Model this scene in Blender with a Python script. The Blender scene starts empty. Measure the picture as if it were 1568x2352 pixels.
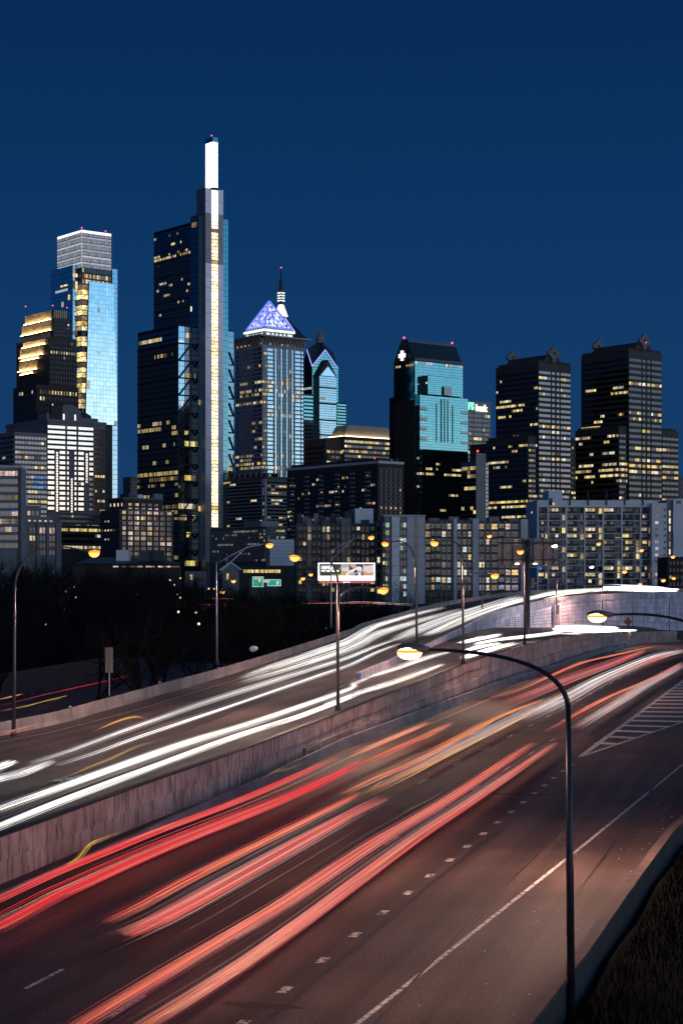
import bpy, bmesh, math, random
from mathutils import Vector, Matrix

# ------------------------------------------------------------------ camera, sky, light
SC = bpy.context.scene
COL = SC.collection
F, CX, HZ, CAMZ = 4200.0, 784.0, 1345.0, 12.6      # lens in photo units, optical axis, horizon line, eye height

cam = bpy.data.cameras.new('camera')
cam_o = bpy.data.objects.new('camera', cam)
COL.objects.link(cam_o)
cam_o.location = (0, 0, CAMZ)
cam_o.rotation_euler = (math.pi / 2, 0, 0)
cam.sensor_fit = 'VERTICAL'
cam.sensor_height = 36.0
cam.lens = 36.0 * F / 2352.0
cam.shift_y = 169.0 / 2352.0
cam.clip_start = 0.5
cam.clip_end = 20000
SC.camera = cam_o

SUN_AZ = math.radians(118)        # clockwise from +Y: the afterglow is behind the camera to the right
world = bpy.data.worlds.new('World')
SC.world = world
world.use_nodes = True
wn = world.node_tree
wn.nodes.clear()


def wnode(t, **kw):
    n = wn.nodes.new(t)
    for k, v in kw.items():
        setattr(n, k, v)
    return n


w_out = wnode('ShaderNodeOutputWorld')
w_bg = wnode('ShaderNodeBackground')
w_bg.inputs[1].default_value = 1.0
wn.links.new(w_bg.outputs[0], w_out.inputs[0])
tc = wnode('ShaderNodeTexCoord')
sep = wnode('ShaderNodeSeparateXYZ')
wn.links.new(tc.outputs['Generated'], sep.inputs[0])


def ramp(stops, src):
    r = wnode('ShaderNodeValToRGB')
    e = r.color_ramp.elements
    while len(e) < len(stops):
        e.new(0.5)
    for k, (p, c) in zip(e, stops):
        k.position = p
        k.color = (c[0], c[1], c[2], 1)
    wn.links.new(src, r.inputs[0])
    return r


# blue hour away from the sunset: brightest just above the horizon
east = ramp([(0.0, (.0095, .046, .138)), (.12, (.0062, .043, .138)), (.22, (.0032, .033, .114)),
             (.32, (.0016, .023, .086)), (1.0, (.0015, .016, .062))], sep.outputs[2])
# towards the sunset: white afterglow low down, cyan above it, blue overhead
west = ramp([(0.0, (1.35, .98, .72)), (.04, (1.45, 1.28, 1.12)), (.085, (1.02, 1.22, 1.30)), (.16, (.32, .68, 1.00)),
             (.28, (.18, .44, .80)), (.45, (.05, .16, .40)), (1.0, (.0015, .016, .062))], sep.outputs[2])
dot = wnode('ShaderNodeVectorMath', operation='DOT_PRODUCT')
wn.links.new(tc.outputs['Generated'], dot.inputs[0])
dot.inputs[1].default_value = (math.sin(SUN_AZ), math.cos(SUN_AZ), 0)
mr = wnode('ShaderNodeMapRange', interpolation_type='SMOOTHSTEP')
wn.links.new(dot.outputs['Value'], mr.inputs[0])
mr.inputs[1].default_value = -0.24
mr.inputs[2].default_value = 1.0
mixw = wnode('ShaderNodeMixRGB')
wn.links.new(mr.outputs[0], mixw.inputs[0])
wn.links.new(east.outputs[0], mixw.inputs[1])
wn.links.new(west.outputs[0], mixw.inputs[2])
sky = wnode('ShaderNodeTexSky', sky_type='NISHITA')
sky.sun_disc = False
sky.sun_elevation = math.radians(-4.5)
sky.sun_rotation = SUN_AZ
sky.ozone_density = 3.0
addw = wnode('ShaderNodeMixRGB', blend_type='ADD')
addw.inputs[0].default_value = 0.12
wn.links.new(mixw.outputs[0], addw.inputs[1])
wn.links.new(sky.outputs[0], addw.inputs[2])
wn.links.new(addw.outputs[0], w_bg.inputs[0])

SC.view_settings.view_transform = 'Standard'
SC.view_settings.look = 'None'
SC.view_settings.exposure = 0.0
SC.view_settings.gamma = 1.0
SC.view_settings.use_curve_mapping = False
SC.render.engine = 'CYCLES'
SC.cycles.use_denoising = True
SC.cycles.max_bounces = 5
SC.cycles.diffuse_bounces = 2
SC.cycles.glossy_bounces = 3
SC.cycles.sample_clamp_indirect = 4.0
SC.cycles.sample_clamp_direct = 0.0

# ------------------------------------------------------------------ materials
MAT = {}


def _mat(name):
    m = bpy.data.materials.new(name)
    m.use_nodes = True
    MAT[name] = m
    return m, m.node_tree, m.node_tree.nodes['Principled BSDF']


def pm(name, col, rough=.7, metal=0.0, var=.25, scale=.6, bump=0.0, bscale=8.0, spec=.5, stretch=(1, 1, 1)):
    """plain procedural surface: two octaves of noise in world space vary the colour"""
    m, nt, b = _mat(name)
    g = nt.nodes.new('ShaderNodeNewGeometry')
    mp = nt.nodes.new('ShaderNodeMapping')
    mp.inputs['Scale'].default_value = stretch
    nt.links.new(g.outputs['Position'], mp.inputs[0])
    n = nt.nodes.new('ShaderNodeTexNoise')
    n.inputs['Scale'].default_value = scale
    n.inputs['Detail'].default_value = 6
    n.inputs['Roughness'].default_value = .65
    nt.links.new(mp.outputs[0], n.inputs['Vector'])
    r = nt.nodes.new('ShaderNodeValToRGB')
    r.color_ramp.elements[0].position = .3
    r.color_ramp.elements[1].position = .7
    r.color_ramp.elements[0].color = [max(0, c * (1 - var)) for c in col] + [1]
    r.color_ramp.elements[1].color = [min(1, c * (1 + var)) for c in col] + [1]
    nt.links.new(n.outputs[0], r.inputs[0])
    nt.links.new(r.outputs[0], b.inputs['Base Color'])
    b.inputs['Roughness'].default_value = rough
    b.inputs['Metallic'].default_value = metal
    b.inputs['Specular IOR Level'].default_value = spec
    if bump:
        n2 = nt.nodes.new('ShaderNodeTexNoise')
        n2.inputs['Scale'].default_value = bscale
        n2.inputs['Detail'].default_value = 4
        nt.links.new(g.outputs['Position'], n2.inputs['Vector'])
        bp = nt.nodes.new('ShaderNodeBump')
        bp.inputs['Strength'].default_value = bump
        bp.inputs['Distance'].default_value = .05
        nt.links.new(n2.outputs[0], bp.inputs['Height'])
        nt.links.new(bp.outputs[0], b.inputs['Normal'])
    return m


def glass(name, col, rough=.04, wob=.05):
    """mirror-coated curtain-wall glass: tinted reflection, faint pane warp, random tint per pane"""
    m, nt, b = _mat(name)
    b.inputs['Metallic'].default_value = 1.0
    b.inputs['Roughness'].default_value = rough
    oi = nt.nodes.new('ShaderNodeObjectInfo')
    g = nt.nodes.new('ShaderNodeNewGeometry')
    ad = nt.nodes.new('ShaderNodeMath')
    ad.operation = 'ADD'
    nt.links.new(oi.outputs['Random'], ad.inputs[0])
    nt.links.new(g.outputs['Random Per Island'], ad.inputs[1])
    fr = nt.nodes.new('ShaderNodeMath')
    fr.operation = 'FRACT'
    nt.links.new(ad.outputs[0], fr.inputs[0])
    mr_ = nt.nodes.new('ShaderNodeMapRange')
    mr_.inputs[3].default_value = .92
    mr_.inputs[4].default_value = 1.05
    nt.links.new(fr.outputs[0], mr_.inputs[0])
    mx = nt.nodes.new('ShaderNodeVectorMath')
    mx.operation = 'SCALE'
    mx.inputs[0].default_value = col
    nt.links.new(mr_.outputs[0], mx.inputs['Scale'])
    nt.links.new(mx.outputs[0], b.inputs['Base Color'])
    if wob:
        n2 = nt.nodes.new('ShaderNodeTexNoise')
        n2.inputs['Scale'].default_value = .22
        nt.links.new(g.outputs['Position'], n2.inputs['Vector'])
        bp = nt.nodes.new('ShaderNodeBump')
        bp.inputs['Strength'].default_value = wob
        bp.inputs['Distance'].default_value = .3
        nt.links.new(n2.outputs[0], bp.inputs['Height'])
        nt.links.new(bp.outputs[0], b.inputs['Normal'])
    return m


def em(name, cols, s0, s1=None, tex=0.0, tscale=(5, 5, 2.5), sample=False):
    """something that gives off light: colour and strength differ from pane to pane / strand to strand"""
    m, nt, b = _mat(name)
    s1 = s0 if s1 is None else s1
    b.inputs['Base Color'].default_value = (.02, .02, .02, 1)
    b.inputs['Roughness'].default_value = .4
    oi = nt.nodes.new('ShaderNodeObjectInfo')
    g = nt.nodes.new('ShaderNodeNewGeometry')
    ad = nt.nodes.new('ShaderNodeMath')
    ad.operation = 'ADD'
    nt.links.new(oi.outputs['Random'], ad.inputs[0])
    nt.links.new(g.outputs['Random Per Island'], ad.inputs[1])
    fr = nt.nodes.new('ShaderNodeMath')
    fr.operation = 'FRACT'
    nt.links.new(ad.outputs[0], fr.inputs[0])
    r = nt.nodes.new('ShaderNodeValToRGB')
    e = r.color_ramp.elements
    while len(e) < len(cols):
        e.new(.5)
    while len(e) > max(1, len(cols)):
        e.remove(e[-1])
    for i, c in enumerate(cols):
        e[i].position = i / max(1, len(cols) - 1) if len(cols) > 1 else 0
        e[i].color = (c[0], c[1], c[2], 1)
    nt.links.new(fr.outputs[0], r.inputs[0])
    nt.links.new(r.outputs[0], b.inputs['Emission Color'])
    m7 = nt.nodes.new('ShaderNodeMath')
    m7.operation = 'MULTIPLY'
    m7.inputs[1].default_value = 7.31
    nt.links.new(fr.outputs[0], m7.inputs[0])
    f2 = nt.nodes.new('ShaderNodeMath')
    f2.operation = 'FRACT'
    nt.links.new(m7.outputs[0], f2.inputs[0])
    mr_ = nt.nodes.new('ShaderNodeMapRange')
    mr_.inputs[3].default_value = s0
    mr_.inputs[4].default_value = s1
    nt.links.new(f2.outputs[0], mr_.inputs[0])
    out = mr_.outputs[0]
    if tex:
        t = nt.nodes.new('ShaderNodeTexCoord')
        mp = nt.nodes.new('ShaderNodeMapping')
        mp.inputs['Scale'].default_value = tscale
        cmb = nt.nodes.new('ShaderNodeVectorMath')
        cmb.operation = 'ADD'
        sc = nt.nodes.new('ShaderNodeVectorMath')
        sc.operation = 'SCALE'
        sc.inputs[0].default_value = (31, 17, 23)
        nt.links.new(fr.outputs[0], sc.inputs['Scale'])
        nt.links.new(t.outputs['Generated'], cmb.inputs[0])
        nt.links.new(sc.outputs[0], cmb.inputs[1])
        nt.links.new(cmb.outputs[0], mp.inputs[0])
        n = nt.nodes.new('ShaderNodeTexNoise')
        n.inputs['Scale'].default_value = 1.0
        n.inputs['Detail'].default_value = 1
        nt.links.new(mp.outputs[0], n.inputs['Vector'])
        m2 = nt.nodes.new('ShaderNodeMapRange')
        m2.inputs[1].default_value = .35
        m2.inputs[2].default_value = .65
        m2.inputs[3].default_value = 1 - tex
        m2.inputs[4].default_value = 1.1
        nt.links.new(n.outputs[0], m2.inputs[0])
        mu = nt.nodes.new('ShaderNodeMath')
        mu.operation = 'MULTIPLY'
        nt.links.new(out, mu.inputs[0])
        nt.links.new(m2.outputs[0], mu.inputs[1])
        out = mu.outputs[0]
    nt.links.new(out, b.inputs['Emission Strength'])
    try:
        if not sample:
            m.cycles.emission_sampling = 'NONE'
    except Exception:
        pass
    return m


def stained(name, col, dark, streak=(1.3, 1.3, .10), amount=.75):
    """weathered concrete: vertical dark run-off streaks with ragged lower ends, grime blotches, fine grain"""
    m, nt, b = _mat(name)
    g = nt.nodes.new('ShaderNodeNewGeometry')
    mp = nt.nodes.new('ShaderNodeMapping')
    mp.inputs['Scale'].default_value = streak
    nt.links.new(g.outputs['Position'], mp.inputs[0])
    n = nt.nodes.new('ShaderNodeTexNoise')
    n.inputs['Scale'].default_value = 1.6
    n.inputs['Detail'].default_value = 5
    n.inputs['Roughness'].default_value = .7
    nt.links.new(mp.outputs[0], n.inputs['Vector'])
    r = nt.nodes.new('ShaderNodeValToRGB')
    r.color_ramp.elements[0].position = .47
    r.color_ramp.elements[1].position = .66
    r.color_ramp.elements[0].color = (0, 0, 0, 1)
    r.color_ramp.elements[1].color = (1, 1, 1, 1)
    nt.links.new(n.outputs[0], r.inputs[0])
    n2 = nt.nodes.new('ShaderNodeTexNoise')
    n2.inputs['Scale'].default_value = .35
    n2.inputs['Detail'].default_value = 8
    nt.links.new(g.outputs['Position'], n2.inputs['Vector'])
    r2 = nt.nodes.new('ShaderNodeValToRGB')
    r2.color_ramp.elements[0].position = .35
    r2.color_ramp.elements[1].position = .65
    r2.color_ramp.elements[0].color = [c * .72 for c in col] + [1]
    r2.color_ramp.elements[1].color = [min(1, c * 1.2) for c in col] + [1]
    nt.links.new(n2.outputs[0], r2.inputs[0])
    mul = nt.nodes.new('ShaderNodeMath')
    mul.operation = 'MULTIPLY'
    mul.inputs[1].default_value = amount
    nt.links.new(r.outputs[0], mul.inputs[0])
    mx = nt.nodes.new('ShaderNodeMixRGB')
    nt.links.new(mul.outputs[0], mx.inputs[0])
    nt.links.new(r2.outputs[0], mx.inputs[1])
    mx.inputs[2].default_value = (dark[0], dark[1], dark[2], 1)
    oi = nt.nodes.new('ShaderNodeObjectInfo')
    mr_ = nt.nodes.new('ShaderNodeMapRange')
    mr_.inputs[3].default_value = .82
    mr_.inputs[4].default_value = 1.12
    nt.links.new(oi.outputs['Random'], mr_.inputs[0])
    sc = nt.nodes.new('ShaderNodeVectorMath')
    sc.operation = 'SCALE'
    nt.links.new(mx.outputs[0], sc.inputs[0])
    nt.links.new(mr_.outputs[0], sc.inputs['Scale'])
    nt.links.new(sc.outputs[0], b.inputs['Base Color'])
    b.inputs['Roughness'].default_value = .88
    n3 = nt.nodes.new('ShaderNodeTexNoise')
    n3.inputs['Scale'].default_value = 6
    nt.links.new(g.outputs['Position'], n3.inputs['Vector'])
    bp = nt.nodes.new('ShaderNodeBump')
    bp.inputs['Strength'].default_value = .4
    bp.inputs['Distance'].default_value = .04
    nt.links.new(n3.outputs[0], bp.inputs['Height'])
    nt.links.new(bp.outputs[0], b.inputs['Normal'])
    return m


def asphalt(name, col):
    m, nt, b = _mat(name)
    g = nt.nodes.new('ShaderNodeNewGeometry')

    def noise(scale, detail, p0, p1, c0, c1, stretch=None, rot=0):
        v = g.outputs['Position']
        if stretch:
            mp = nt.nodes.new('ShaderNodeMapping')
            mp.vector_type = 'TEXTURE'
            mp.inputs['Rotation'].default_value = (0, 0, rot)
            mp.inputs['Scale'].default_value = stretch
            nt.links.new(v, mp.inputs[0])
            v = mp.outputs[0]
        n = nt.nodes.new('ShaderNodeTexNoise')
        n.inputs['Scale'].default_value = scale
        n.inputs['Detail'].default_value = detail
        nt.links.new(v, n.inputs['Vector'])
        r = nt.nodes.new('ShaderNodeValToRGB')
        r.color_ramp.elements[0].position = p0
        r.color_ramp.elements[1].position = p1
        r.color_ramp.elements[0].color = (c0, c0, c0, 1)
        r.color_ramp.elements[1].color = (c1, c1, c1, 1)
        nt.links.new(n.outputs[0], r.inputs[0])
        return r.outputs[0]

    grain = noise(9.0, 5, .35, .68, .66, 1.42)
    blot = noise(.12, 5, .35, .65, .75, 1.25)
    track = noise(1.0, 3, .35, .65, .66, 1.24, (1.3, 60, 1), -math.radians(13.5))
    mx = nt.nodes.new('ShaderNodeMixRGB')
    mx.blend_type = 'MULTIPLY'
    mx.inputs[0].default_value = 1
    nt.links.new(grain, mx.inputs[1])
    nt.links.new(blot, mx.inputs[2])
    mx2 = nt.nodes.new('ShaderNodeMixRGB')
    mx2.blend_type = 'MULTIPLY'
    mx2.inputs[0].default_value = 1
    nt.links.new(mx.outputs[0], mx2.inputs[1])
    nt.links.new(track, mx2.inputs[2])
    mx3 = nt.nodes.new('ShaderNodeMixRGB')
    mx3.blend_type = 'MULTIPLY'
    mx3.inputs[0].default_value = 1
    mx3.inputs[1].default_value = (*col, 1)
    nt.links.new(mx2.outputs[0], mx3.inputs[2])
    nt.links.new(mx3.outputs[0], b.inputs['Base Color'])
    b.inputs['Roughness'].default_value = .70
    b.inputs['Specular IOR Level'].default_value = .30
    n3 = nt.nodes.new('ShaderNodeTexNoise')
    n3.inputs['Scale'].default_value = 14
    n3.inputs['Detail'].default_value = 5
    nt.links.new(g.outputs['Position'], n3.inputs['Vector'])
    bp = nt.nodes.new('ShaderNodeBump')
    bp.inputs['Strength'].default_value = .5
    bp.inputs['Distance'].default_value = .03
    nt.links.new(n3.outputs[0], bp.inputs['Height'])
    nt.links.new(bp.outputs[0], b.inputs['Normal'])
    return m


def worn_paint(name, col, under, thr=.42):
    m, nt, b = _mat(name)
    g = nt.nodes.new('ShaderNodeNewGeometry')
    n = nt.nodes.new('ShaderNodeTexNoise')
    n.inputs['Scale'].default_value = 5
    n.inputs['Detail'].default_value = 6
    nt.links.new(g.outputs['Position'], n.inputs['Vector'])
    r = nt.nodes.new('ShaderNodeValToRGB')
    r.color_ramp.elements[0].position = thr
    r.color_ramp.elements[1].position = thr + .1
    r.color_ramp.elements[0].color = (*under, 1)
    r.color_ramp.elements[1].color = (*col, 1)
    nt.links.new(n.outputs[0], r.inputs[0])
    nt.links.new(r.outputs[0], b.inputs['Base Color'])
    b.inputs['Roughness'].default_value = .7
    return m


asphalt('asphalt', (.090, .056, .049))
asphalt('asphalt_old', (.10, .074, .067))
worn_paint('paint_white', (.66, .60, .56), (.16, .13, .12), .42)
worn_paint('hatch_paint', (.85, .82, .76), (.20, .16, .15), .38)
worn_paint('paint_worn', (.72, .64, .50), (.09, .07, .06), .43)
pm('joint_tar', (.018, .014, .014), .6, var=.3)
pm('rust_patch', (.06, .028, .024), .9, var=.4, scale=2)
stained('wall_concrete', (.54, .335, .29), (.06, .038, .034), streak=(1.5, 1.5, .30), amount=.85)
stained('wall_lower', (.46, .30, .29), (.12, .085, .085), amount=.45)
stained('fly_concrete', (.58, .51, .58), (.10, .08, .09), amount=.5)
stained('fly_panel', (.66, .58, .68), (.25, .20, .24), streak=(.8, .8, .12), amount=.3)
stained('barrier_concrete', (.33, .27, .25), (.13, .10, .09), amount=.5)
stained('barrier_grey', (.25, .225, .22), (.12, .1, .1), amount=.5)
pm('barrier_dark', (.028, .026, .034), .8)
pm('barrier_cap', (.085, .048, .044), .85, var=.4, scale=1.2)
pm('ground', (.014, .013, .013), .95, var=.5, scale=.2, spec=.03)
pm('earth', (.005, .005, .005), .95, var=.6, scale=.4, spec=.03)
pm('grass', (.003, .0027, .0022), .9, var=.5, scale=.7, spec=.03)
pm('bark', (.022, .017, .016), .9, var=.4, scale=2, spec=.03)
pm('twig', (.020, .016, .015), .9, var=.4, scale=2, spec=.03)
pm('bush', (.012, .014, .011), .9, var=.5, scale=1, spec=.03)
pm('pole_bronze', (.16, .13, .13), .45, metal=.5, var=.3, scale=1.5)
pm('pole_silver', (.62, .55, .62), .38, metal=.6, var=.15, scale=2)
pm('pole_dark', (.030, .032, .042), .4, metal=.4, var=.3, scale=1.5)
pm('lamp_case', (.26, .20, .19), .5, metal=.2, var=.2)
pm('steel_dark', (.05, .05, .06), .6, metal=.3)
pm('steel_black', (.012, .012, .015), .55, metal=.2)
pm('sign_back', (.20, .17, .17), .6, var=.25)
pm('sign_brown', (.17, .10, .07), .6, var=.25)
pm('corrugated', (.50, .34, .31), .7, var=.35, scale=.8)
pm('bag_white', (.7, .68, .68), .6)
# city walls
pm('granite_dark', (.060, .046, .044), .75, var=.2, scale=.15)
pm('stone_grey', (.19, .18, .19), .8, var=.15, scale=.1)
pm('stone_mauve', (.20, .17, .19), .8, var=.15, scale=.1)
pm('stone_brown', (.13, .09, .08), .85, var=.25, scale=.2)
pm('stone_light', (.40, .37, .40), .8, var=.12, scale=.1)
pm('stone_pale', (.34, .33, .34), .85, var=.2, scale=.15)
pm('brick_brown', (.085, .058, .055), .85, var=.25, scale=.3)
pm('brick_dark', (.055, .040, .042), .85, var=.25, scale=.3)
pm('concrete_pale', (.58, .57, .60), .85, var=.12, scale=.12)
pm('concrete_mid', (.25, .24, .25), .85, var=.15, scale=.12)
pm('concrete_dark', (.115, .11, .115), .85, var=.2, scale=.12)
pm('panel_white', (.86, .84, .87), .8, var=.08, scale=.1)
pm('twin_wall', (.050, .046, .050), .7, var=.2, scale=.08)
pm('roof_dark', (.035, .035, .04), .8, var=.2)
pm('slate_teal', (.012, .030, .045), .45, var=.25, scale=.1)
pm('roof_gold', (.55, .43, .30), .6, var=.12, scale=.2)
pm('mullion', (.045, .050, .060), .5, metal=.4, var=.15)
pm('mullion_black', (.015, .018, .024), .5, metal=.4, var=.15)
pm('shaft_metal', (.66, .64, .74), .5, metal=.7, var=.08, scale=.08)
pm('shaft_dark', (.26, .25, .29), .5, metal=.7, var=.1, scale=.08)
pm('fin_stone', (.70, .56, .38), .7, var=.15, scale=.4)
pm('flag_red', (.4, .03, .03), .8)
pm('wood_paint', (.20, .22, .24), .7)
pm('graffiti_red', (.28, .05, .06), .7)
pm('graffiti_blue', (.10, .12, .30), .7)
pm('graffiti_board', (.42, .38, .40), .8, var=.3, scale=1.5)
# glass
glass('glass_sky', (.70, .90, 1.0), .05)
glass('glass_core', (.40, .62, .80), .06)
glass('glass_left', (.55, .72, .85), .05)
glass('glass_teal', (.17, .46, .54), .05)
glass('glass_ctcmid', (.22, .40, .50), .06)
glass('glass_tealdark', (.15, .42, .52), .07)
glass('glass_navy', (.16, .20, .26), .06)
glass('glass_ctc', (.15, .34, .42), .06)
glass('glass_black', (.040, .046, .058), .08)
glass('glass_mellon', (.42, .66, .82), .05)
glass('glass_stripe', (.95, .88, .84), .05, .02)
glass('glass_dim', (.085, .092, .108), .10)
glass('glass_grey', (.19, .20, .225), .14)
# lit rooms
em('lit_warm', [(1, .70, .24), (1, .80, .40), (1, .62, .18)], .3, 1.35, .75)
em('lit_white', [(1, .84, .52), (1, .92, .74), (1, .76, .40)], .3, 1.35, .6)
em('lit_gold', [(1, .74, .16), (1, .82, .30)], .5, 1.6, .7, (9, 9, 1.2))
em('lit_dim', [(1, .62, .32), (.9, .75, .55), (1, .5, .25)], .06, .32, .6)
em('lit_pink', [(1, .62, .55), (1, .74, .62), (1, .86, .70)], .35, 1.1, .6)
em('lit_cool', [(.72, .88, 1), (.9, .97, 1), (.7, 1, .9)], .25, 1.1, .6)
em('lit_blue', [(.05, .2, 1), (.1, .45, 1)], .4, 1.2, .6)
em('lit_green', [(.55, 1, .55), (.75, 1, .6)], .35, .8, .5)
em('atrium', [(1, .62, .16), (1, .74, .30), (1, .86, .55)], .5, 2.6, .8, (3, 3, 2))
em('shaft_glow', [(1, .74, .34), (1, .82, .48), (1, .88, .60)], 1.5, 3.2, .5, (2, 2, 2), sample=True)
em('lantern', [(1, .94, .80), (1, .97, .88)], 2.6, 3.4, sample=True)
em('crown_glow', [(.50, .56, .70), (.58, .62, .76)], .34, .52, .35, (14, 14, 1))
em('crown_line', [(.80, .86, 1), (.92, .94, 1)], .45, .8, .6, (40, 40, 1))
em('crown_top', [(.86, .84, 1), (1, .96, 1)], 1.4, 2.6, .4, (30, 30, 1))
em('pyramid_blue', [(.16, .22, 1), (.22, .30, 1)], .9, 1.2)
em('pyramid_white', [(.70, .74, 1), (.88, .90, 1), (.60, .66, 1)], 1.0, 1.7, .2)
em('drum_glow', [(.86, .96, 1), (.95, 1, .98)], .9, 1.5, .3)  # floodlight falling on the drum, put in as its own glow
em('purple_line', [(.35, .35, 1), (.55, .50, 1)], 1.2, 1.6)
em('uplight', [(1, .66, .26), (1, .72, .32)], 22.0, 34.0, sample=True)
em('roof_light', [(1, .80, .48)], 7.0, 7.0, sample=True)
em('beacon', [(1, .05, .30)], 4.0, 4.0)
em('beacon_red', [(1, .05, .04)], 3.0, 3.0)
em('cross_white', [(1, 1, 1)], 2.0, 2.0)
em('letter_green', [(.25, 1, .55)], 1.6, 1.6)
em('letter_white', [(1, 1, 1)], 1.8, 1.8)
em('ad_white', [(1, .98, .98)], 1.5, 1.5, sample=True)
for nm, c, s in (('ad_dark', (.045, .042, .036), 1), ('ad_green', (.16, .20, .02), 1), ('ad_yellow', (.55, .47, .02), 1),
                 ('ad_grey', (.42, .38, .38), 1), ('ad_orange', (.60, .33, .20), 1), ('ad_red', (.20, .03, .03), 1),
                 ('ad_skin', (.62, .40, .30), 1), ('ad_shirt', (.85, .80, .80), 1), ('ad_hair', (.62, .48, .22), 1),
                 ('ad_navy', (.03, .035, .06), 1), ('ad_blue', (.30, .38, .46), 1), ('ad_sky', (.75, .66, .64), 1),
                 ('ad_strip', (.55, .13, .12), 1)):
    em(nm, [c], s, s)
em('green_sign', [(.01, .34, .20)], 1, 1)
em('sign_ink', [(.9, 1, .9)], 1, 1)
em('shield_blue', [(.10, .12, .5)], 1, 1)
em('shield_red', [(.6, .08, .12)], 1, 1)
em('shield_yellow', [(1, .55, .12)], 1, 1)
em('lens_sodium', [(1, .68, .26)], 4.0, 4.0)
em('lens_far', [(1, .48, .11)], 2.0, 2.0)
em('lens_halo', [(1, .30, .02)], 1.6, 1.6)  # colour of the orange halo round a sodium lamp
em('lens_white', [(1, .93, .78)], 4.0, 4.0)
em('lens_green', [(.70, 1, .62)], 3.0, 3.0)
em('dot_warm', [(1, .70, .34), (1, .86, .55), (1, .6, .3)], .5, 2.0)
# strands of vehicle light
em('head_strand', [(1, .97, .95), (.88, .90, 1), (1, .94, .84), (.96, .96, 1), (1, .80, .42)], .45, 2.2, sample=True)
em('head_core', [(1, .98, .95), (1, .95, .86)], 2.0, 3.0, sample=True)
em('burst', [(.92, .88, 1), (1, .97, 1)], 15.0, 20.0, sample=True)
em('head_soft', [(.80, .78, .80), (.62, .60, .64), (.95, .92, .90), (.75, .68, .62)], .16, .75, sample=True)
em('tail_strand', [(1, .012, .03), (1, .03, .04), (.9, .01, .025), (1, .10, .09)], .35, 1.05, sample=True)
em('tail_pale', [(1, .12, .10), (1, .24, .18), (1, .05, .05), (1, .50, .38), (.80, .40, .36)], .3, 1.05, sample=True)
em('tail_orange', [(1, .30, .10), (1, .42, .16), (1, .18, .08), (1, .52, .26)], .35, 1.2, sample=True)
em('amber_strand', [(1, .55, .06), (1, .68, .10), (1, .42, .05)], .35, 1.1, sample=True)
em('body_soft', [(.36, .31, .30), (.46, .42, .42), (.58, .55, .58), (.26, .21, .20)], .10, .42, sample=True)


# ------------------------------------------------------------------ mesh helpers
def V(*a):
    return Vector(a)


def P(x, y, d):
    return Vector(((x - CX) / F * d, d, CAMZ - (y - HZ) / F * d))


def zt(y, d):
    return CAMZ - (y - HZ) / F * d


def lerp_tab(tab, x):
    if x <= tab[0][0]:
        return tab[0][1]
    for (a, va), (b, vb) in zip(tab, tab[1:]):
        if x <= b:
            return va + (vb - va) * (x - a) / (b - a)
    return tab[-1][1]


class MB:
    def __init__(self):
        self.v = []
        self.f = []

    def quad(self, a, b, c, d):
        n = len(self.v)
        self.v += [tuple(a), tuple(b), tuple(c), tuple(d)]
        self.f.append((n, n + 1, n + 2, n + 3))

    def tri(self, a, b, c):
        n = len(self.v)
        self.v += [tuple(a), tuple(b), tuple(c)]
        self.f.append((n, n + 1, n + 2))

    def hexa(self, bot, top):
        """closed prism between two rings of equal length"""
        n = len(self.v)
        k = len(bot)
        self.v += [tuple(p) for p in bot] + [tuple(p) for p in top]
        self.f.append(tuple(range(n + k - 1, n - 1, -1)))
        self.f.append(tuple(range(n + k, n + 2 * k)))
        for i in range(k):
            j = (i + 1) % k
            self.f.append((n + i, n + j, n + k + j, n + k + i))

    def box(self, c, ux, uy, uz):
        """centre and three half-axis vectors"""
        b = [c - ux - uy - uz, c + ux - uy - uz, c + ux + uy - uz, c - ux + uy - uz]
        self.hexa(b, [p + uz * 2 for p in b])

    def abox(self, x0, x1, y0, y1, z0, z1):
        self.hexa([(x0, y0, z0), (x1, y0, z0), (x1, y1, z0), (x0, y1, z0)],
                  [(x0, y0, z1), (x1, y0, z1), (x1, y1, z1), (x0, y1, z1)])

    def tube(self, pts, r, sides=6, cap=True):
        pts = [Vector(p) for p in pts]
        rs = r if isinstance(r, (list, tuple)) else [r] * len(pts)
        n0 = len(self.v)
        prev = None
        for i, p in enumerate(pts):
            t = (pts[min(i + 1, len(pts) - 1)] - pts[max(i - 1, 0)])
            if t.length < 1e-6:
                t = Vector((0, 0, 1))
            t.normalize()
            a = prev if prev is not None else (Vector((0, 0, 1)) if abs(t.z) < .9 else Vector((1, 0, 0)))
            x = a - t * a.dot(t)
            if x.length < 1e-4:
                x = t.orthogonal()
            x.normalize()
            prev = x
            y = t.cross(x)
            for k in range(sides):
                an = 2 * math.pi * k / sides
                self.v.append(tuple(p + x * (math.cos(an) * rs[i]) + y * (math.sin(an) * rs[i])))
        for i in range(len(pts) - 1):
            for k in range(sides):
                a = n0 + i * sides + k
                b = n0 + i * sides + (k + 1) % sides
                self.f.append((a, b, b + sides, a + sides))
        if cap:
            self.f.append(tuple(n0 + k for k in range(sides - 1, -1, -1)))
            e = n0 + (len(pts) - 1) * sides
            self.f.append(tuple(e + k for k in range(sides)))

    def mesh(self, name, mat, off=None):
        me = bpy.data.meshes.new(name)
        vs = self.v if off is None else [(a - off.x, b - off.y, c - off.z) for a, b, c in self.v]
        me.from_pydata(vs, [], self.f)
        me.materials.append(MAT[mat])
        me.update()
        return me

    def build(self, name, mat, parent=None, smooth=False):
        off = world_loc(parent) if parent else None
        me = self.mesh(name, mat, off)
        if smooth:
            me.polygons.foreach_set('use_smooth', [True] * len(me.polygons))
        o = bpy.data.objects.new(name, me)
        COL.objects.link(o)
        if parent:
            o.parent = parent
            WLOC[o.name] = off
        return o


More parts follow.
